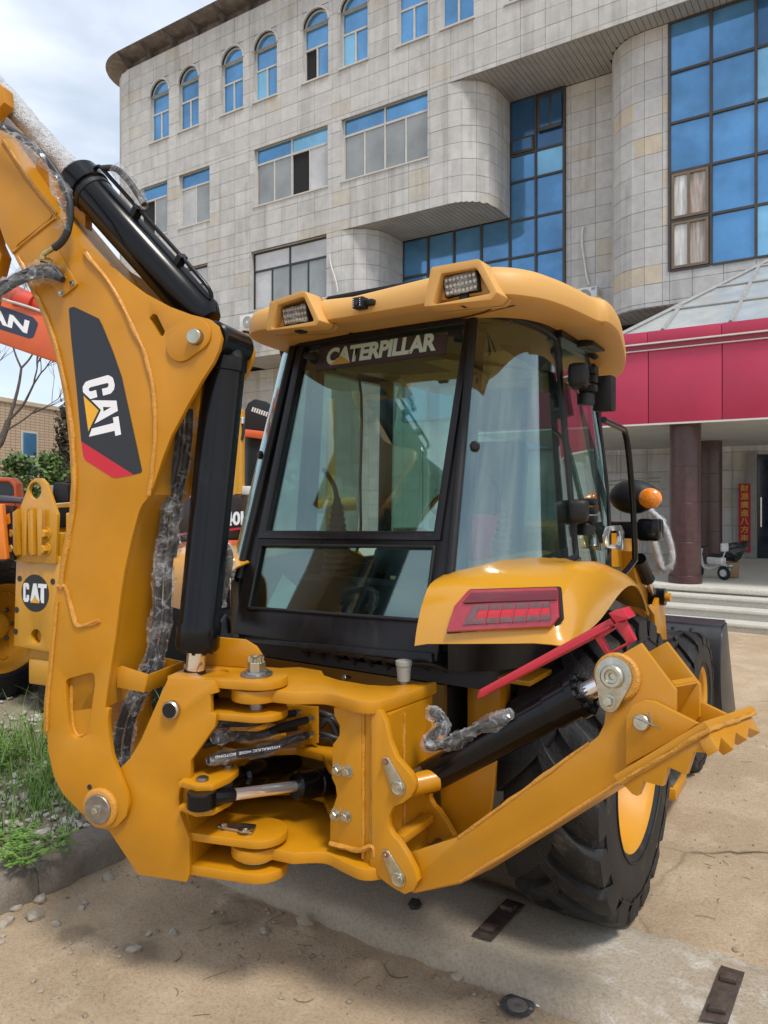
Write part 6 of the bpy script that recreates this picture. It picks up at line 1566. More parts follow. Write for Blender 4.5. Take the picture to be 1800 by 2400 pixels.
plate('hose_guide', [ga, gb2, gc, gd], BD * .008, YEL, boom, bevel=.002)
plate('hose_guide', [at(K4((905, 810))[0], bp(.13)), at(K4((1022, 832))[0], bp(.13)), at(K4((1000, 942))[0], bp(.13)), at(K4((905, 920))[0], bp(.13))], NB * .008, YEL, boom, bevel=.002)
# left lock bar (mirror of the right one)
for o in [o for o in bpy.data.objects if o.name.startswith('lock_bar') and not o.name.startswith('lock_bar_br')][:3]:
    bm = bmesh.new(); bm.from_mesh(o.data); bm.transform(Matrix(((-1, 0, 0, 2 * XM), (0, 1, 0, 0), (0, 0, 1, 0), (0, 0, 0, 1)))); finish('lock_bar', bm, RED, bh)
boxo('access_step', (-1.22, 4.60, .20), (-.93, 4.92, .27), YEL, bh, bevel=.006); boxo('step_tread', (-1.20, 4.62, .272), (-.95, 4.90, .285), STL, bh, bevel=.002)
boxo('step_bracket', (-1.30, 4.7, .25), (-1.22, 4.82, 1.0), BLKM, bh, bevel=.006)

# ================================================================ tan tiled building
TIL = bpy.data.materials.new('tan_wall_tile'); TIL.use_nodes = True
nt = TIL.node_tree; N = nt.nodes.new; L = nt.links.new; b = nt.nodes['Principled BSDF']
uvn = N('ShaderNodeUVMap'); br = N('ShaderNodeTexBrick'); br.offset = 0.; br.inputs['Scale'].default_value = 1; br.inputs['Brick Width'].default_value = .24; br.inputs['Row Height'].default_value = .10; br.inputs['Mortar Size'].default_value = .010
br.inputs['Color1'].default_value = (.46, .35, .25, 1); br.inputs['Color2'].default_value = (.50, .39, .285, 1); br.inputs['Mortar'].default_value = (.20, .15, .11, 1)
L(uvn.outputs[0], br.inputs['Vector']); L(br.outputs['Color'], b.inputs['Base Color']); b.inputs['Roughness'].default_value = .6
tb_ = empty('tiled_building', atD(60, 1165, 27) * 1.0, 'low tan tiled building with a blue window behind the bare tree', 'building')
wd_ = (RT * math.sin(rad(14.6)) + FW * math.cos(rad(14.6))).normalized(); wn_ = Vector((wd_.y, -wd_.x, 0))
W0 = atD(0, 1165, 25); W0.z = 0
zt_ = 2 + (1165 - 940) / 1730 * 25
def wallquad(name, s0, s1, z0, z1, off, m, parent, th=.1):
    p = [W0 + wd_ * s + UP * z + wn_ * off for s, z in ((s0, z0), (s1, z0), (s1, z1), (s0, z1))]
    bm = bmesh.new(); poly_prism(bm, p, -wn_ * th)
    uvl = bm.loops.layers.uv.new('UVMap')
    for f in bm.faces:
        for l in f.loops: l[uvl].uv = ((l.vert.co - W0).dot(wd_), l.vert.co.z)
    return finish(name, bm, m, parent, smooth=0)
wallquad('wall', -8, 14, 0, zt_, 0, TIL, tb_, 3)
wallquad('roof_coping', -8, 14, zt_ + .002, zt_ + .14, .06, mat('coping', (.50, .42, .32), .7), tb_, .4)
def s_of(u, v):
    p = at((u, v), (W0, wn_)); return (p - W0).dot(wd_), p.z
sa, za = s_of(49, 1009); sb, zb_ = s_of(86, 1099); sa2, za2 = s_of(86, 1012)
wo = wallquad('window', sa, sa2, zb_ - .3, za, .04, ALU, tb_, .05)
zmid = za - (za - zb_ + .3) * .55
wallquad('pane', sa + .06, sa2 - .06, zmid + .04, za - .06, .05, BLU, wo, .02); wallquad('pane', sa + .06, sa2 - .06, zb_ - .24, zmid - .02, .05, BLU, wo, .02)

# ================================================================ trees and shrubs behind
BARK = mat('dark_bark', (.10, .082, .066), .9, var=.25, vscale=14, bump=.5, bscale=40)
def branch_tree(name, base, segs, parent):
    bm = bmesh.new()
    for pts, r0, r1 in segs: tube(bm, cr(pts, 4), lambda t, a=r0, b_=r1: a + (b_ - a) * t, 7)
    return finish(name, bm, BARK, parent, smooth=60)
DT = 13.0
tb2 = atD(-40, 1165, DT); tb2.z = 0
tree = empty('bare_tree', tb2, 'bare leafless tree in front of the tan tiled wall', 'tree')
rnd = random.Random(11)
segs = []
def grow(p, d, ln, r, depth):
    pts = [p]; q = p.copy()
    for i in range(4):
        d = (d + Vector((rnd.uniform(-.16, .16), rnd.uniform(-.16, .16), rnd.uniform(-.04, .14)))).normalized(); q = q + d * ln / 4; pts.append(q.copy())
    segs.append((pts, r, r * .6))
    if depth == 0: return
    for k in range(rnd.choice((2, 3, 3))):
        i = rnd.choice((2, 3, 4)); a = rnd.uniform(-.8, .8)
        nd = (d + RT * a + FW * rnd.uniform(-.5, .5) + UP * rnd.uniform(-.1, .35)).normalized()
        grow(pts[i], nd, ln * rnd.uniform(.62, .85), r * .55, depth - 1)
trunk_top = atD(20, 985, DT)
segs.append(([tb2, atD(-30, 1100, DT), atD(0, 1040, DT), trunk_top], .075, .05))
grow(trunk_top, (RT * .35 + UP).normalized(), .95, .034, 4); grow(trunk_top, (RT * .8 + UP * .9).normalized(), .8, .028, 4)
grow(atD(-5, 1050, DT), (RT * -.1 + UP).normalized(), 1.1, .03, 4); grow(atD(12, 1010, DT), (RT * 1.1 + UP * .7).normalized(), .7, .02, 3)
tr_ = branch_tree('trunk', tb2, segs[:1], tree); branch_tree('crown', tb2, segs[1:], tree)
def leafmat(name, c, c2):
    m = mat(name, c, .55, var=.3, vscale=5, col2=c2, c2scale=3, c2lo=.4, c2hi=.7); return m
LG = leafmat('shrub_leaf', (.075, .135, .035), (.13, .20, .05)); LD = leafmat('conifer_leaf', (.050, .046, .026), (.085, .06, .032)); LW = leafmat('weed_leaf', (.10, .21, .03), (.16, .28, .05)); LGR = leafmat('grass_blade', (.11, .22, .035), (.17, .26, .06))
def leaves(bm, centers, n, spread, size, rnd, up=.2):
    for c in centers:
        for i in range(n):
            p = c + Vector((rnd.gauss(0, 1), rnd.gauss(0, 1), rnd.gauss(0, .8))) * spread
            d = Vector((rnd.gauss(0, 1), rnd.gauss(0, 1), rnd.gauss(up, .6))).normalized(); s = d.orthogonal().normalized(); s.rotate(Matrix.Rotation(rnd.uniform(0, 6.28), 3, d))
            l = size * rnd.uniform(.6, 1.3); wv = s * l * .28
            a, b_, c_, e = p, p + d * l * .5 + wv, p + d * l, p + d * l * .5 - wv
            bm.faces.new([bm.verts.new(v) for v in (a, b_, c_, e)])
def shrub(name, u, v0, v1, D, wu, lm, label, seed, n=26, size=.075, cat='shrub', grp=None):
    rnd = random.Random(seed); base = atD(u, 1165, D); base.z = .13
    top_z = atD(u, v0, D).z; bot_z = max(.2, atD(u, v1, D).z); R_ = wu / 1730 * D
    root = empty(name, base, label, cat, grp)
    cs = []; bm0 = bmesh.new()
    for i in range(70):
        a = rnd.uniform(0, 6.28); h_ = rnd.uniform(0, 1); rr = R_ * math.sqrt(rnd.random()) * (1 - .45 * h_)
        c = Vector((base.x + math.cos(a) * rr, base.y + math.sin(a) * rr, bot_z + (top_z - bot_z) * h_)); cs.append(c)
        if i % 3 == 0: tube(bm0, [base + Vector((rnd.uniform(-.05, .05), rnd.uniform(-.05, .05), 0)), (base + c) / 2 + Vector((0, 0, .2)), c], lambda t: .02 * (1 - t) + .004, 5)
    bm = bmesh.new(); leaves(bm, cs, n, R_ * .16, size, rnd)
    finish('crown', bm, lm, root, smooth=0, calc=False); finish('trunk', bm0, BARK, root)
shrub('leafy_shrub', 40, 1075, 1200, 9.5, 46, LG, 'bright green leafy shrub below the blue window at the left edge', 3)
shrub('leafy_shrub', 118, 1070, 1200, 10.0, 48, LG, 'green leafy shrub directly beside the brown conifer', 4)
# conifer: cone of dense sprays
def conifer(u, vtop, D, wu, label, seed):
    rnd = random.Random(seed); base = atD(u, 1165, D); base.z = .13; zt = atD(u, vtop, D).z; R_ = wu / 1730 * D
    root = empty('conifer_tree', base, label, 'tree'); bm0 = bmesh.new(); tube(bm0, [base, base + UP * (zt - .3)], lambda t: .09 * (1 - t) + .01, 8); finish('trunk', bm0, BARK, root)
    bm = bmesh.new(); cs = []
    for i in range(420):
        h_ = rnd.random() ** 1.2; a = rnd.uniform(0, 6.28); rr = R_ * (1 - h_) * rnd.uniform(.5, 1.08) + .03
        cs.append(base + Vector((math.cos(a) * rr, math.sin(a) * rr, .4 + (zt - .5) * h_)))
    leaves(bm, cs, 14, .09, .11, rnd, .9); finish('crown', bm, LD, root, smooth=0, calc=False)
conifer(168, 965, 14, 52, 'dark brown-green conifer seen behind the curved boom', 8)

# ================================================================ orange excavator boom (far left)
ORG = mat('orange_machine_paint', (.62, .105, .025), .42, var=.05, coat=.3); ORGD = mat('orange_red_paint', (.50, .045, .02), .45, var=.06)
NAVY = mat('navy_decal', (.025, .035, .065), .4)
eo = atD(-20, 1165, 6.2); eo.z = .13
exb = empty('orange_excavator', eo, 'orange excavator with lettered boom crossing behind the curved yellow boom', 'excavator')
EP = (atD(60, 780, 6.0), (FW + RT * .12 + UP * .0).normalized()); en = EP[1]
eb = plate('boom', on(EP, [(-420, 500), (-200, 616), (0, 694), (90, 726), (205, 775), (205, 878), (131, 850), (0, 805), (-200, 735), (-420, 640)]), en * .42, ORG, exb, bevel=.02)
fan('boom_decal', on((EP[0] - en * .002, en), fillet(K3((-520, 130, 10), (-480, 105, 20), (185, 340, 30), (213, 375, 20), (185, 455, 24), (160, 458, 10), (-520, 240, 20)))), NAVY, eb)
bl_, br_, tl_ = on((EP[0] - en * .004, en), K3((-500, 205), (150, 432), (-486, 135)))
text('boom_lettering', 'DOOSAN', bl_, br_ - bl_, tl_ - bl_, WHT, eb, bold=.04, fit=True)
c0, c1 = atD(-60, 645, 6.1), atD(150, 745, 6.1)
cylo('hydraulic_cylinder', c0, c1, .075, ORGD, exb, n=20); cylo('cylinder_cap', atD(45, 702, 6.08), atD(80, 716, 6.08), .095, ORGD, exb, n=20)
tubeo('steel_line', [atD(0, 700, 5.98), atD(80, 724, 5.98), atD(180, 762, 5.98)], .012, mat('grey_line', (.5, .45, .42), .4), exb, n=8)
# its cab, hood, panel
P_ = (atD(20, 1150, 6.6), FW)
cb = plate('cab', on(P_, fillet(KL((-400, 830), (-300, 775, 30), (60, 785, 30), (92, 820, 20), (95, 905), (95, 1000), (-400, 1000)))), FW * .15, ORG, exb, holes=[on(P_, fillet(KL((-380, 850), (-280, 805, 20), (50, 812, 20), (72, 840, 15), (82, 890), (-380, 890))))], bevel=.02)
plate('cab_window', [p + FW * .03 for p in on(P_, KL((-385, 850), (-280, 800), (70, 805), (86, 895), (-380, 895)))], FW * .02, mat('dark_cab_glass', (.02, .025, .03), .1), cb, bevel=0)
plate('hood', on((P_[0] - FW * .3, FW), KL((-400, 885), (0, 888), (120, 905), (130, 935), (0, 932), (-400, 930))), FW * .15, mat('hood_grey', (.06, .06, .07), .4), exb, bevel=.02)
plate('body_panel', on((P_[0] - FW * .5, FW), fillet(KL((-400, 940), (12, 938, 8), (38, 1258, 8), (-400, 1262)))), FW * .06, mat('bright_orange_panel', (.75, .20, .02), .4, coat=.3), exb, bevel=.015)
plate('body_side', on((P_[0] - FW * .35, FW), KL((10, 945), (76, 950), (84, 1262), (30, 1262))), FW * .08, mat('dark_maroon_panel', (.022, .012, .012), .4), exb, bevel=.01)
plate('marker_lamp', on((P_[0] - FW * .36, FW), fillet(KL((34, 1000, 4), (54, 990, 4), (60, 1050, 4), (40, 1060, 4)))), FW * -.01 + FW * .02, AMB, exb, bevel=.003)
boxo('undercarriage', (eo.x - 2.6, eo.y + .6, .13), (eo.x - .9, eo.y + 2.4, 1.0), BLKM, exb, bevel=.05)

# ================================================================ yellow machine with breaker plate (left edge)
cdir = (RT * .92 - FW * .39).normalized(); cn = Vector((-cdir.y, cdir.x, 0)); cn = cn if cn.dot(FW) > 0 else -cn
CP = (atD(82, 1390, 6.2), cn)
yl = atD(75, 1165, 6.3); yl.z = .13
bkm = empty('hydraulic_breaker', yl, 'yellow breaker bracket with round black logo beside the boom', 'breaker')
lowp = plate('logo_plate', [p + cn * .03 for p in on(CP, fillet(KL((78, 1230), (335, 1240), (276, 1797, 6), (63, 1758, 8))))], cn * .05, YELF, bkm, bevel=.004,
      holes=[[p + cn * .03 for p in circle(at(KL((191, 1705))[0], CP), cn, .062, 20)]])
upp = plate('head_plate', on(CP, fillet(KL((82, 1268, 4), (100, 1000, 6), (172, 815, 20), (205, 788, 14), (240, 790, 14), (268, 822, 14), (330, 1000, 6), (318, 1282, 4)))), cn * .03, YELF, bkm, holes=[circle(at(KL((202, 860))[0], CP), cn, .072, 20)], bevel=.004)
for x in (128, 216):
    plate('rib', on(CP, KL((x - 28, 985), (x, 965), (x + 4, 1228), (x - 10, 1235), (x - 24, 1210))), cn * -.05, YELF, upp, bevel=.003)
    plate('rib_flange', on((CP[0] - cn * .05, cn), KL((x - 4, 968), (x + 26, 968), (x + 20, 1232), (x, 1240))), cn * -.004 + cn * .012, YELF, upp, bevel=.002)
for q in ((270, 1108), (268, 1198), (86, 1105), (82, 1192)): bolt(at(KL(q)[0], CP), -cn, .036, YELF, bkm)
for q in ((113, 1368), (304, 1385), (96, 1548), (90, 1673)):
    c = at(KL(q)[0], (CP[0] + cn * .0285, cn)); latheo('plate_hole', [(0, .026), (.001, .026)], c, -cn, DCK, bkm, n=14)
lcn = at(KL((202, 1452))[0], (CP[0] + cn * .0285, cn))
lr = (at(KL((202, 1560))[0], (CP[0] + cn * .0285, cn)) - lcn).length
fan('logo_disc', circle(lcn, cn, lr, 40), DCK, lowp)
yv = UP; xv = cdir
def lg_(pts): return [lcn - cn * .0015 + xv * (lr * x) + yv * (lr * y) for x, y in pts]
fan('letter', lg_([(-.42, .42), (-.42, .18), (-.60, .18), (-.60, .30), (-.68, .30), (-.68, -.28), (-.60, -.28), (-.60, -.12), (-.42, -.12), (-.42, -.38), (-.52, -.50), (-.76, -.50), (-.85, -.38), (-.85, .42), (-.78, .52), (-.50, .52)]), WHT, lowp)
fan('letter', lg_([(-.12, .52), (.12, .52), (.34, -.42), (.20, -.46), (0, -.10), (-.20, -.46), (-.34, -.42)]), WHT, lowp)
fan('letter', lg_([(.22, .52), (.85, .52), (.85, .30), (.66, .30), (.66, -.50), (.46, -.50), (.40, -.30), (.42, .30), (.22, .30)]), WHT, lowp)
fan('logo_triangle', lg_([(-.36, -.52), (.36, -.52), (0, -.16)]), DYEL, lowp)
boxo('breaker_body', (-.20, .0, 0), (.20, .30, 1.1), YELF, bkm, bevel=.02, M=Matrix.Translation((CP[0].x + cn.x * .09, CP[0].y + cn.y * .09, .6)) @ Matrix((cdir, cn, UP)).transposed().to_4x4())
boxo('side_bracket', (.30, .04, 0), (.48, .34, .42), YELF, bkm, bevel=.01, M=Matrix.Translation((CP[0].x, CP[0].y, 1.45)) @ Matrix((cdir, cn, UP)).transposed().to_4x4())
boxo('lower_foot', (-.15, .06, 0), (.25, .3, .22), YELF, bkm, bevel=.02, M=Matrix.Translation((CP[0].x, CP[0].y, .40)) @ Matrix((cdir, cn, UP)).transposed().to_4x4())
boxo('stand', (-.10, .12, 0), (.16, .28, .30), BLKM, bkm, bevel=.01, M=Matrix.Translation((CP[0].x, CP[0].y, .13)) @ Matrix((cdir, cn, UP)).transposed().to_4x4())
# wheel loader whose wheel shows at the left edge
wl0 = atD(-60, 1165, 7.0); wl0.z = .13
wl = empty('wheel_loader', wl0, 'yellow rimmed wheel loader at the left edge behind the grass', 'loader')
wc = atD(-14, 1500, 6.9); wc.z = .13 + .66
tmp = bh; bh = wl
wn2 = wheel('wheel', wc.x, wc.y, wc.z, .66, .42, .40, 1, 18)
bh = tmp
boxo('chassis', (wc.x - 2.2, wc.y - .5, .7), (wc.x - .1, wc.y + 1.2, 1.3), YELF, wl, bevel=.05); boxo('fender', (wc.x - .4, wc.y - .6, 1.50), (wc.x + .1, wc.y + .6, 1.58), BLKM, wl, bevel=.02)
# truck mirror and yellow cab behind
mr = atD(140, 1150, 6.2)
mk = empty('yellow_truck', Vector((mr.x, mr.y, .13)), 'yellow truck cab with black mirror peeking past the boom', 'truck')
plate('mirror', on((mr, FW), fillet(KL((308, 812, 8), (392, 822, 8), (392, 925, 8), (305, 932, 8)))), FW * .12, BLKM, mk, bevel=.015)
plate('mirror_glass', on((mr, FW), KL((278, 830), (306, 828), (302, 880), (276, 876))), FW * .02, GRYL, mk, bevel=0)
plate('cab', on((mr + FW * .3, FW), KL((300, 935), (700, 900), (700, 1300), (320, 1300))), FW * 1.2, YELF, mk, bevel=.03)
plate('cab_window', on((mr + FW * .29, FW), KL((325, 960), (600, 945), (600, 1060), (330, 1075))), FW * .01, mat('dark_cab_glass', (.02, .025, .03), .1), mk, bevel=0)
boxo('chassis', (mr.x - .3, mr.y + .3, .13), (mr.x + .6, mr.y + 1.4, 1.4), BLKM, mk, bevel=.03)

# ================================================================ orange crawler excavator behind the boom cylinder
D3 = 6.6
ce0 = atD(470, 1165, D3 + .4); ce0.z = .08
ce = empty('crawler_excavator', ce0, 'orange and dark brown excavator with number on its side, behind the boom cylinder', 'excavator')
P3 = (atD(500, 1165, D3), FW)
DBR = mat('dark_brown_panel', (.020, .010, .009), .35, var=.1, coat=.3)
bd = plate('counterweight', on(P3, KM((120, 980), (690, 955), (690, 1345), (120, 1345))), FW * 1.6, DBR, ce, bevel=.03)
fan('red_stripe', on((P3[0] - FW * .002, FW), KM((120, 1300), (690, 1238), (690, 1256), (120, 1320))), DRED, bd)
bl_, br_, tl_ = on((P3[0] - FW * .003, FW), KM((500, 1232), (765, 1212), (500, 1112)))
text('side_number', '140H', bl_, br_ - bl_, tl_ - bl_, WHT, bd, bold=.04, fit=True)
plate('lower_body', on(P3, KM((120, 1348), (690, 1348), (690, 1480), (120, 1480))), FW * 1.5, ORG, ce, bevel=.02)
boxo('undercarriage', (ce0.x - .8, ce0.y, .08), (ce0.x + .8, ce0.y + 1.2, .95), BLKM, ce, bevel=.05)
pc3 = (atD(500, 1165, D3 + .5), FW)
plate('cab_roof', on(pc3, fillet(KM((560, 385, 10), (700, 388, 10), (900, 412, 30), (900, 480), (700, 455), (600, 460, 20), (600, 640), (560, 660)))), FW * 1.1, ORG, ce, bevel=.02)
plate('cab_window', [p + FW * .05 for p in on(pc3, KM((560, 450), (900, 470), (900, 900), (560, 900)))], FW * .02, mat('dark_cab_glass', (.02, .025, .03), .1), ce, bevel=0)
lv = plate('louvre_panel', on((P3[0] + FW * .8, FW), fillet(KM((690, 400), (700, 260, 10), (740, 165, 30), (800, 128, 30), (900, 150, 20), (960, 200), (960, 420)))), FW * .06, BLKM, ce, bevel=.01)
for i in range(7): fan('louvre', on((P3[0] + FW * .797, FW), KM((782 + i * 20, 198 + i * 7), (796 + i * 20, 202 + i * 7), (782 + i * 20, 240 + i * 7), (770 + i * 20, 234 + i * 7))), WTR, lv)
cy3a, cy3b = at(KM((645, 950))[0], (P3[0] + FW * .1, FW)), at(KM((648, 232))[0], (P3[0] + FW * .1, FW))
latheo('lift_cylinder', [(0, .072), ((cy3b - cy3a).length, .072), ((cy3b - cy3a).length + .01, .06)], cy3a, cy3b - cy3a, YELF, ce, n=28)
tubeo('hose', [at(p, (P3[0] + FW * .05, FW)) for p in KM((690, 300), (705, 330), (702, 420), (690, 480))], .014, HOSE, ce, n=8)
cylo('hose_fitting', at(KM((700, 290))[0], (P3[0] + FW * .05, FW)), at(KM((700, 345))[0], (P3[0] + FW * .05, FW)), .018, CHR, ce, n=10)
boxo('white_valve', tuple(at(KM((585, 930))[0], P3) + Vector((-.05, .1, -.03))), tuple(at(KM((585, 930))[0], P3) + Vector((.12, .16, .05))), WTR, ce, bevel=.01)
# yellow mast seen through the cab glass
D4 = 7.4
m0 = atD(775, 1165, D4); 
ms = empty('yellow_compact_loader', Vector((m0.x, m0.y, .08)), 'yellow compact loader mast seen through the cab rear glass', 'loader')
latheo('mast', [(0, .048), (2.15, .048), (2.16, .04)], Vector((m0.x, m0.y, .82)), UP, YELF, ms, n=24)
P4 = (m0, FW)
cylo('cross_tube', atD(705, 1190, D4), atD(835, 1180, D4), .07, YELF, ms, n=20)
bxo = boxo('body', (m0.x - .5, m0.y, .5), (m0.x + .7, m0.y + 1.6, 1.05), YELF, ms, bevel=.06)
boxo('tracks', (m0.x - .6, m0.y - .1, .08), (m0.x + .8, m0.y + 1.7, .5), BLKM, ms, bevel=.08)
plate('arm_plate', [p - FW * .02 for p in on(P4, KB((790, 410), (860, 400), (960, 520), (995, 560), (990, 640), (790, 650)))], FW * .08, YELF, ms, bevel=.01)

# ================================================================ air conditioners with pipes
AC = mat('white_ac_casing', (.66, .66, .63), .45, var=.05); ACG = mat('ac_grille', (.10, .10, .10), .5)
def aircon(c, w_, h_, label, sticker, side):
    r = empty('air_conditioner', c, label, 'air conditioner', 'outdoor units on the office facade')
    bd = boxo('casing', (c.x - w_ / 2, c.y - .30, c.z), (c.x + w_ / 2, c.y - .02, c.z + h_), AC, r, bevel=.02)
    fc = Vector((c.x - w_ * .14, c.y - .305, c.z + h_ * .5))
    latheo('fan_opening', [(0, h_ * .40), (.004, h_ * .40)], fc, (0, -1, 0), ACG, bd, n=32)
    bm = bmesh.new()
    for k in range(1, 6): tube(bm, [fc + Vector((math.cos(2 * math.pi * i / 28) * h_ * .075 * k, -.012, math.sin(2 * math.pi * i / 28) * h_ * .075 * k)) for i in range(29)], .006, 5)
    for k in range(12): a = k * math.pi / 6; tube(bm, [fc + Vector((0, -.014, 0)), fc + Vector((math.cos(a) * h_ * .39, -.014, math.sin(a) * h_ * .39))], .004, 4)
    finish('fan_guard', bm, AC, bd); latheo('fan_hub', [(0, h_ * .09), (.02, h_ * .09)], fc, (0, -1, 0), AC, bd, n=16)
    fan('brand_sticker', [Vector((c.x + w_ * .22, c.y - .302, c.z + h_ * .78)), Vector((c.x + w_ * .42, c.y - .302, c.z + h_ * .78)), Vector((c.x + w_ * .42, c.y - .302, c.z + h_ * .92)), Vector((c.x + w_ * .22, c.y - .302, c.z + h_ * .92))], sticker, bd)
    for s in (-.3, .3): boxo('bracket', (c.x + s * w_ - .02, c.y - .34, c.z - .05), (c.x + s * w_ + .02, c.y - .001, c.z - .003), BLKM, r); tubeo('bracket_strut', [Vector((c.x + s * w_, c.y - .30, c.z - .05)), Vector((c.x + s * w_, c.y - .02, c.z - .32))], .015, BLKM, r, n=6, sm=0)
    return bd
p1 = at(K3((1328, 418))[0], PY(17.15)); p2 = at(K3((1450, 398))[0], PY(17.15)); h1 = at(K3((1328, 332))[0], PY(17.15)).z - p1.z
b1 = aircon(Vector(((p1.x + p2.x) / 2, 17.47, p1.z)), p2.x - p1.x, h1, 'white outdoor air conditioner under the dark framed window', mat('red_sticker', (.45, .02, .04), .5), 1)
p1 = at(KS((950, 345))[0], PY(19.05)); p2 = at(KS((1075, 345))[0], PY(19.05)); h1 = at(KS((1075, 240))[0], PY(19.05)).z - p2.z
b2 = aircon(Vector(((p1.x + p2.x) / 2, 19.37, p2.z)), p2.x - p1.x, h1, 'white outdoor air conditioner on the stone pier above the cab roof', mat('blue_sticker', (.02, .16, .55), .5), 1)
me = b2.data
pp_ = b2.parent.location
text('brand_lettering', 'Midea', Vector((pp_.x + .10, pp_.y - .304, pp_.z + h1 * .80)), Vector((.14, 0, 0)), Vector((0, 0, h1 * .09)), WHT, b2, fit=True)
WPI = mat('white_pipe', (.66, .65, .60), .5)
tag(tubeo('refrigerant_pipe', [at(p, PY(19.33)) for p in K2((862, 980), (857, 1000), (856, 1060), (866, 1130), (875, 1190), (886, 1232))], .028, WPI, n=8), 'white pipe running down the stone pier to the air conditioner', 'pipe', 'white pipes on the facade')
tag(tubeo('refrigerant_pipe', [at(p, PY(17.44)) for p in KW((755, 42), (757, 80), (770, 140), (790, 200), (803, 262), (805, 290))], .018, WPI, n=8), 'thin white cable hanging beside the dark framed window', 'pipe', 'white pipes on the facade')

# ================================================================ entrance things
ban = at(KE((1093, 860))[0], PY(19.28)); bx0 = at(KE((1055, 860))[0], PY(19.28)).x; bx1 = at(KE((1132, 860))[0], PY(19.28)).x; bz1 = at(KE((1093, 645))[0], PY(19.28)).z; bz0 = at(KE((1093, 1090))[0], PY(19.28)).z
bn = boxo('couplet_banner', (bx0, 19.24, bz0), (bx1, 19.25, bz1), mat('red_paper', (.36, .008, .02), .6, var=.06), None, smooth=0, label='red paper banner with gold characters beside the dark entrance', cat='banner')
GLD = mat('gold_ink', (.62, .40, .06), .4, .2)
chars = '財源廣進八方來財'
st_ = (bz1 - bz0) / 8.3
for i, ch in enumerate(chars):
    try: text('character', ch, Vector((bx0 + (bx1 - bx0) * .16, 19.236, bz1 - st_ * (i + .95))), Vector(((bx1 - bx0) * .68, 0, 0)), Vector((0, 0, st_ * .80)), GLD, bn, fit=True, bold=.01)
    except Exception as ex: print('char', ex)
# scooter
sc0 = at(KE((872, 1262))[0], PZ(.56)); SC = .62
sct = empty('electric_scooter', sc0, 'small white electric scooter parked beside the brown column', 'scooter')
SXD = (RT * .50 - FW * .87).normalized(); SYD = Vector((-SXD.y, SXD.x, 0))
def SQ(x, y, z): return sc0 + (SXD * x + SYD * y) * SC + UP * (z * SC)
SWH = mat('scooter_white', (.50, .50, .50), .3, coat=.4)
for x in (-.42, .42):
    bm = bmesh.new(); c = SQ(x, 0, .20); tube(bm, [c + (SXD * math.cos(2 * math.pi * i / 24) + UP * math.sin(2 * math.pi * i / 24)) * .155 * SC for i in range(25)], .045 * SC, 8); finish('wheel', bm, RUB, sct, smooth=60)
    latheo('wheel_hub', [(-.03, .10 * SC), (.03, .10 * SC)], c, SYD, SWH, sct, n=16)
tubeo('front_fork', [SQ(-.42, 0, .20), SQ(-.36, 0, .5), SQ(-.28, 0, .85)], .03 * SC, SWH, sct, n=8)
tubeo('handlebar', [SQ(-.30, -.26, .92), SQ(-.27, -.1, .90), SQ(-.27, .1, .90), SQ(-.30, .26, .92)], .018 * SC, BLKM, sct, n=8)
boxo('body_shell', (-.05, -.13, .0), (.42, .13, .22), SWH, sct, bevel=.05, M=Matrix.Translation(SQ(0, 0, .42)) @ Matrix((SXD, SYD, UP)).transposed().to_4x4() @ Matrix.Scale(SC, 4))
boxo('rear_mudguard', (.30, -.08, .0), (.66, .08, .05), SWH, sct, bevel=.02, M=Matrix.Translation(SQ(0, 0, .40)) @ Matrix((SXD, SYD, UP)).transposed().to_4x4() @ Matrix.Scale(SC, 4))
tubeo('frame', [SQ(-.32, 0, .65), SQ(-.22, 0, .34), SQ(.05, 0, .30), SQ(.28, 0, .42), SQ(.42, 0, .55)], .045 * SC, SWH, sct, n=10)
boxo('seat', (-.20, -.11, 0), (.20, .11, .10), BLKM, sct, bevel=.03, M=Matrix.Translation(SQ(.18, 0, .62)) @ Matrix((SXD, SYD, UP)).transposed().to_4x4() @ Matrix.Scale(SC, 4))
boxo('backrest', (-.04, -.14, 0), (.04, .14, .24), SWH, sct, bevel=.03, M=Matrix.Translation(SQ(.44, 0, .80)) @ Matrix((SXD, SYD, UP)).transposed().to_4x4() @ Matrix.Scale(SC, 4))
tubeo('rack', [SQ(.38, 0, .60), SQ(.46, 0, .82)], .02 * SC, SWH, sct, n=6, sm=0)
plate('number_plate', [SQ(.62, -.11, .34), SQ(.62, .11, .34), SQ(.62, .11, .46), SQ(.62, -.11, .46)], SXD * -.01, mat('green_plate', (.02, .12, .06), .5), sct, bevel=0)
# carton and bag
kb = at(KE((990, 1250))[0], PZ(.575)); q = boxo('cardboard_box', (-.13, -.12, 0), (.13, .12, .26), mat('cardboard', (.26, .145, .075), .8, var=.08), None, bevel=.004, M=Matrix.Translation(kb) @ Matrix((RT, FW, UP)).transposed().to_4x4(), label='brown cardboard box with white sheet beside the scooter', cat='box')
plate('box_label', [kb + RT * x + FW * -.1215 + UP * z for x, z in ((-.12, .07), (-.03, .07), (-.03, .2), (-.12, .2))], FW * -.001, WTR, q, bevel=0)
bm = bmesh.new(); bmesh.ops.create_icosphere(bm, subdivisions=4, radius=1)
bgc = at(KE((1030, 1090))[0], PY(kb.y + .2))
for v in bm.verts:
    t = v.co.x; n_ = 1 + .22 * noise.noise(v.co * 3) + .12 * noise.noise(v.co * 8)
    v.co = bgc + (RT * (v.co.x * .24) + FW * (v.co.y * .15) + UP * (v.co.z * (.17 - .09 * max(0, t)) + .20 * max(0, t) ** 1.5)) * n_
finish('black_bag', bm, mat('black_plastic_bag', (.02, .02, .021), .25, var=.2, bump=.8, bscale=25), smooth=60, label='crumpled black plastic bag lying on the cardboard box', cat='bag')
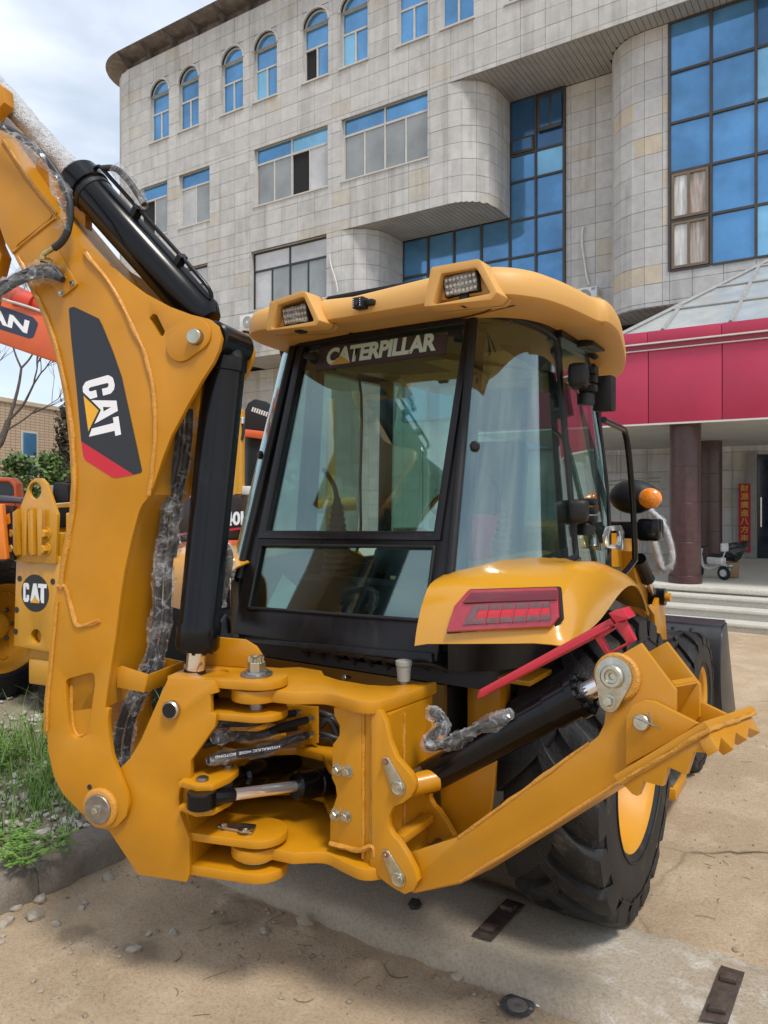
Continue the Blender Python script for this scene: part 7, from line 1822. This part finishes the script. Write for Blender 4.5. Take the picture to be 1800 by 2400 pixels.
# stair rail near the column
rl = empty('hand_rail', at((1500, 1200), PY(17.0)), 'thin metal rail behind the amber front lamp', 'railing')
for y in (615, 640): tubeo('rail', [at(p, PY(13.5)) for p in KE((130, y + 25), (300, y + 8), (530, y - 5), (545, y + 10), (545, y + 150))], .014, STL, rl, n=6)
for x in (200, 420): tubeo('rail_post', [at(KE((x, 615))[0], PY(13.5)), Vector((at(KE((x, 615))[0], PY(13.5)).x, 13.5, .56))], .014, STL, rl, n=6, sm=0)
# ================================================================ weeds, grass, small ground things
rnd = random.Random(21)
bm = bmesh.new()
def blade(p, h_, a, bend, w_):
    d = Vector((math.cos(a), math.sin(a), 0)); s = Vector((-d.y, d.x, 0)); prev = None
    for k in range(5):
        t = k / 4; c = p + d * (bend * h_ * t * t) + UP * (h_ * t * (1 - .35 * bend * t)); ww = w_ * (1 - t) + .0004
        row = [bm.verts.new(c - s * ww), bm.verts.new(c + s * ww)]
        if prev: bm.faces.new((prev[0], prev[1], row[1], row[0]))
        prev = row
clumps = [(rnd.uniform(-5.6, -3.68), rnd.uniform(1.6, 4.2)) for i in range(46)]
clumps += [(-4.3 + rnd.gauss(0, .25), 2.75 + rnd.gauss(0, .2)) for i in range(26)] + [(atD(rnd.uniform(0, 120), 1165, rnd.uniform(4.9, 6.0)).x, atD(60, 1165, rnd.uniform(4.9, 6.0)).y) for i in range(9)] + [(-5.2 + rnd.gauss(0, .35), 2.9 + rnd.gauss(0, .35)) for i in range(30)]
for (x, y) in clumps:
    dens = rnd.randint(8, 26); tall = rnd.uniform(.10, .34) if x > -4.8 else rnd.uniform(.2, .45)
    for i in range(dens):
        px_, py_ = x + rnd.gauss(0, .09), y + rnd.gauss(0, .09)
        if px_ > -3.66: continue
        blade(Vector((px_, py_, .13)), tall * rnd.uniform(.5, 1.2), rnd.uniform(0, 6.28), rnd.uniform(.2, 1.0), rnd.uniform(.0018, .0065))
finish('wild_grass', bm, LGR, smooth=0, calc=False, kind='stuff', label='tall wild grass growing in the gravel bed', cat='grass')
def weed(p, n, size, seed, label, h_=.12):
    rnd = random.Random(seed); r = empty('leafy_weed', p, label, 'weed', 'leafy weeds on the kerb'); b1 = bmesh.new(); b2 = bmesh.new()
    for i in range(n):
        a = rnd.uniform(0, 6.28); l = rnd.uniform(.06, .20); top_ = p + Vector((math.cos(a) * l, math.sin(a) * l, rnd.uniform(.02, h_)))
        tube(b1, [p, (p + top_) / 2 + UP * .03, top_], .0016, 4)
        for k in range(rnd.randint(5, 8)):   # feathery leaflets along each stalk
            t = .35 + .65 * k / 7; c = p * (1 - t) + top_ * t + UP * .03 * math.sin(t * 3.1)
            for s in (-1, 1):
                d = Vector((math.cos(a + s * 1.1), math.sin(a + s * 1.1), rnd.uniform(-.1, .35))).normalized(); q = size * rnd.uniform(.6, 1.2); sd = d.cross(UP).normalized() * q * .28
                b2.faces.new([b2.verts.new(v) for v in (c, c + d * q * .45 + sd, c + d * q, c + d * q * .45 - sd)])
    finish('stems', b1, LW, r); finish('leaves', b2, LW, r, smooth=0, calc=False)
for i, (u, v, n, sz, lab) in enumerate(((20, 1985, 26, .035, 'bushy green weed on the kerb top at the left edge'), (60, 2030, 24, .032, 'green weed hanging over the kerb face below the bushy one'), (130, 1985, 16, .028, 'sparse weed on the kerb nearest the boom foot'), (150, 2035, 10, .024, 'small pale weed at the foot of the kerb'), (5, 1810, 22, .04, 'bright weed among the gravel at the left edge'), (110, 1840, 20, .03, 'feathery weed standing against the lower boom'))):
    p = at((u, v), PZ(.165 if i < 3 else .02 if i == 3 else .14)); weed(p, n, sz, 30 + i, lab, .12 if i < 4 else .3)

# loose stones on the ground
STN = mat('loose_stone', (.34, .295, .235), .85, var=.2, vscale=25, bump=.4, bscale=60)
sp_ = [(36, 2125, .034), (22, 2150, .028), (8, 2165, .036), (96, 2105, .042), (82, 2142, .050), (198, 2112, .026), (190, 2124, .026), (132, 2162, .030), (252, 2052, .034), (5, 2190, .018), (312, 2228, .030), (348, 2188, .02), (408, 2186, .026), (499, 2136, .018), (660, 2330, .014), (280, 2244, .014), (620, 2178, .03), (5, 2205, .016)]
SLAB = ['pale stone at the kerb foot, just right of the left edge', 'small pale stone below the kerb at the left edge', 'pale stone cut by the left edge below the kerb', 'flat pale stone lying against the kerb foot', 'largest flat stone on the ground left of the boom foot', 'pale stone, upper of the touching pair below the kerb', 'whitish stone, lower of the touching pair below the kerb', 'dark grey stone lying alone below the large flat stone', 'grey stone on the ground right below the boom foot', 'tiny pale stone at the left edge below the kerb', 'white stone in the dark damp patch of the foreground', 'brown pebble just above the dark damp patch', 'brown stone right of the dark damp patch', 'dark pebble lying alone below the lower hinge', 'small pale pebble alone in the right middle foreground', 'tiny white stone left of the damp patch stone', 'light rubble stone below the rear frame', 'tiny stone at the left edge, lowest of its row']
for i, (u, v, r) in enumerate(sp_):
    p = at((u, v), PZ(.012)); me = stones('loose_stone', [(p.x, p.y, gz(p.x, p.y) + r * .25, r)], STN, 60 + i)
    link('loose_stone', me, STN, smooth=0, label=SLAB[i], cat='stone', group='loose stones on the ground')
# broken concrete chunk by the strip
for i, (u, v, r) in enumerate(((715, 2165, .05), (690, 2118, .06), (1072, 2285, .03), (745, 2130, .04))):
    p = at((u, v), PZ(.02)); me = stones('concrete_chunk', [(p.x, p.y, gz(p.x, p.y) + r * .1, r)], KERB, 90 + i)
    link('concrete_chunk', me, CONC, smooth=0, label=['broken concrete chunk beside the crumbled strip edge', 'largest broken concrete chunk under the rear frame', 'small concrete chunk near the flap disc', 'right one of two concrete chunks under the rear frame'][i], cat='rubble', group='concrete chunks')
# dark lump under the leg
p = at((974, 2122), PZ(.10)); link('tar_lump', stones('tar_lump', [(p.x, p.y, .105, .045)], RUB, 99), mat('dark_tar', (.03, .022, .018), .8, var=.3), smooth=0, label='dark crumbly lump on the concrete strip under the yellow leg', cat='lump')
# grinding disc
KG = crop(900, 1900, 1.843)
dcn = at(KG((575, 860))[0], PZ(.006)); dz = gz(dcn.x, dcn.y) + .002
fd_ = empty('flap_disc', Vector((dcn.x, dcn.y, dz)), 'worn grey flap disc lying in front of the concrete strip', 'disc')
c = Vector((dcn.x, dcn.y, dz)); gr_ = mat('abrasive_grey', (.075, .075, .075), .9, var=.3, vscale=60, bump=.6, bscale=200)
latheo('backing_disc', [(0, .056), (.004, .056), (.006, .040), (.010, .038), (.011, .020), (.008, .018), (.008, .009), (.002, .009)], c, UP, mat('dusty_fibre', (.17, .15, .125), .9, var=.2), fd_, n=36)
bm = bmesh.new()
for i in range(60):
    a = 2 * math.pi * i / 60; M_ = Matrix.Translation(c + Vector((math.cos(a) * .055, math.sin(a) * .055, .006))) @ Matrix.Rotation(a, 4, 'Z') @ Matrix.Rotation(.5, 4, 'X'); box(bm, (-.011, -.0045, -.001), (.011, .0045, .001), M_)
finish('abrasive_flaps', bm, gr_, fd_, smooth=0, kind='stuff')
a, b_ = at(KG((655, 848))[0], PZ(.012)), at(KG((700, 853))[0], PZ(.012))
for q in (a, b_): q.z = gz(q.x, q.y) + .006
cg = empty('cigarette_butt', a, 'orange tipped cigarette butt next to the flap disc', 'cigarette'); cylo('filter', a + (b_ - a) * .35, b_, .0042, mat('filter_orange', (.62, .36, .14), .8), cg, n=10, bev=0); cylo('paper', a, a + (b_ - a) * .34, .0041, WHT, cg, n=10, bev=0)
# steel cleat plates on the concrete strip
RST = mat('rusty_steel', (.085, .062, .050), .6, .4, var=.3, vscale=20, bump=.3, bscale=80, col2=(.20, .10, .05), c2scale=9, c2lo=.55, c2hi=.75)
for q, zz, lab in (([(1455, 675), (1558, 705), (1485, 925), (1365, 905)], .104, 'rusty steel cleat plate on the concrete strip, nearest the right edge'), ([(530, 385), (608, 410), (465, 565), (380, 540)], .104, 'dark steel cleat plate on the concrete strip in front of the rear tyre')):
    P = on(PZ(zz), KG(*q)); cen_ = sum(P, Vector()) / 4; r = empty('steel_cleat', Vector((cen_.x, cen_.y, zz - .006)), lab, 'metal plate', 'cleat plates on the strip')
    plate('base_plate', P, UP * .008, RST, r, bevel=.002)
    for t in (.18, .76):
        m0_, m1_ = P[0] * (1 - t) + P[3] * t, P[1] * (1 - t) + P[2] * t; n0, n1 = P[0] * (1 - t - .13) + P[3] * (t + .13), P[1] * (1 - t - .13) + P[2] * (t + .13)
        Q = [m0_ * .8 + m1_ * .2, m0_ * .15 + m1_ * .85, n0 * .15 + n1 * .85, n0 * .8 + n1 * .2]; plate('clip', [v + UP * .008 for v in Q], UP * .022, RST, r, bevel=.005)
# wire scrap
tag(tubeo('wire_scrap', [Vector((q.x, q.y, gz(q.x, q.y) + .006)) for q in [at(p, PZ(0)) for p in KG((0, 670), (25, 715), (60, 735), (105, 737))]], .002, TWG, n=6), 'thin curved wire scrap lying before the concrete strip', 'wire')
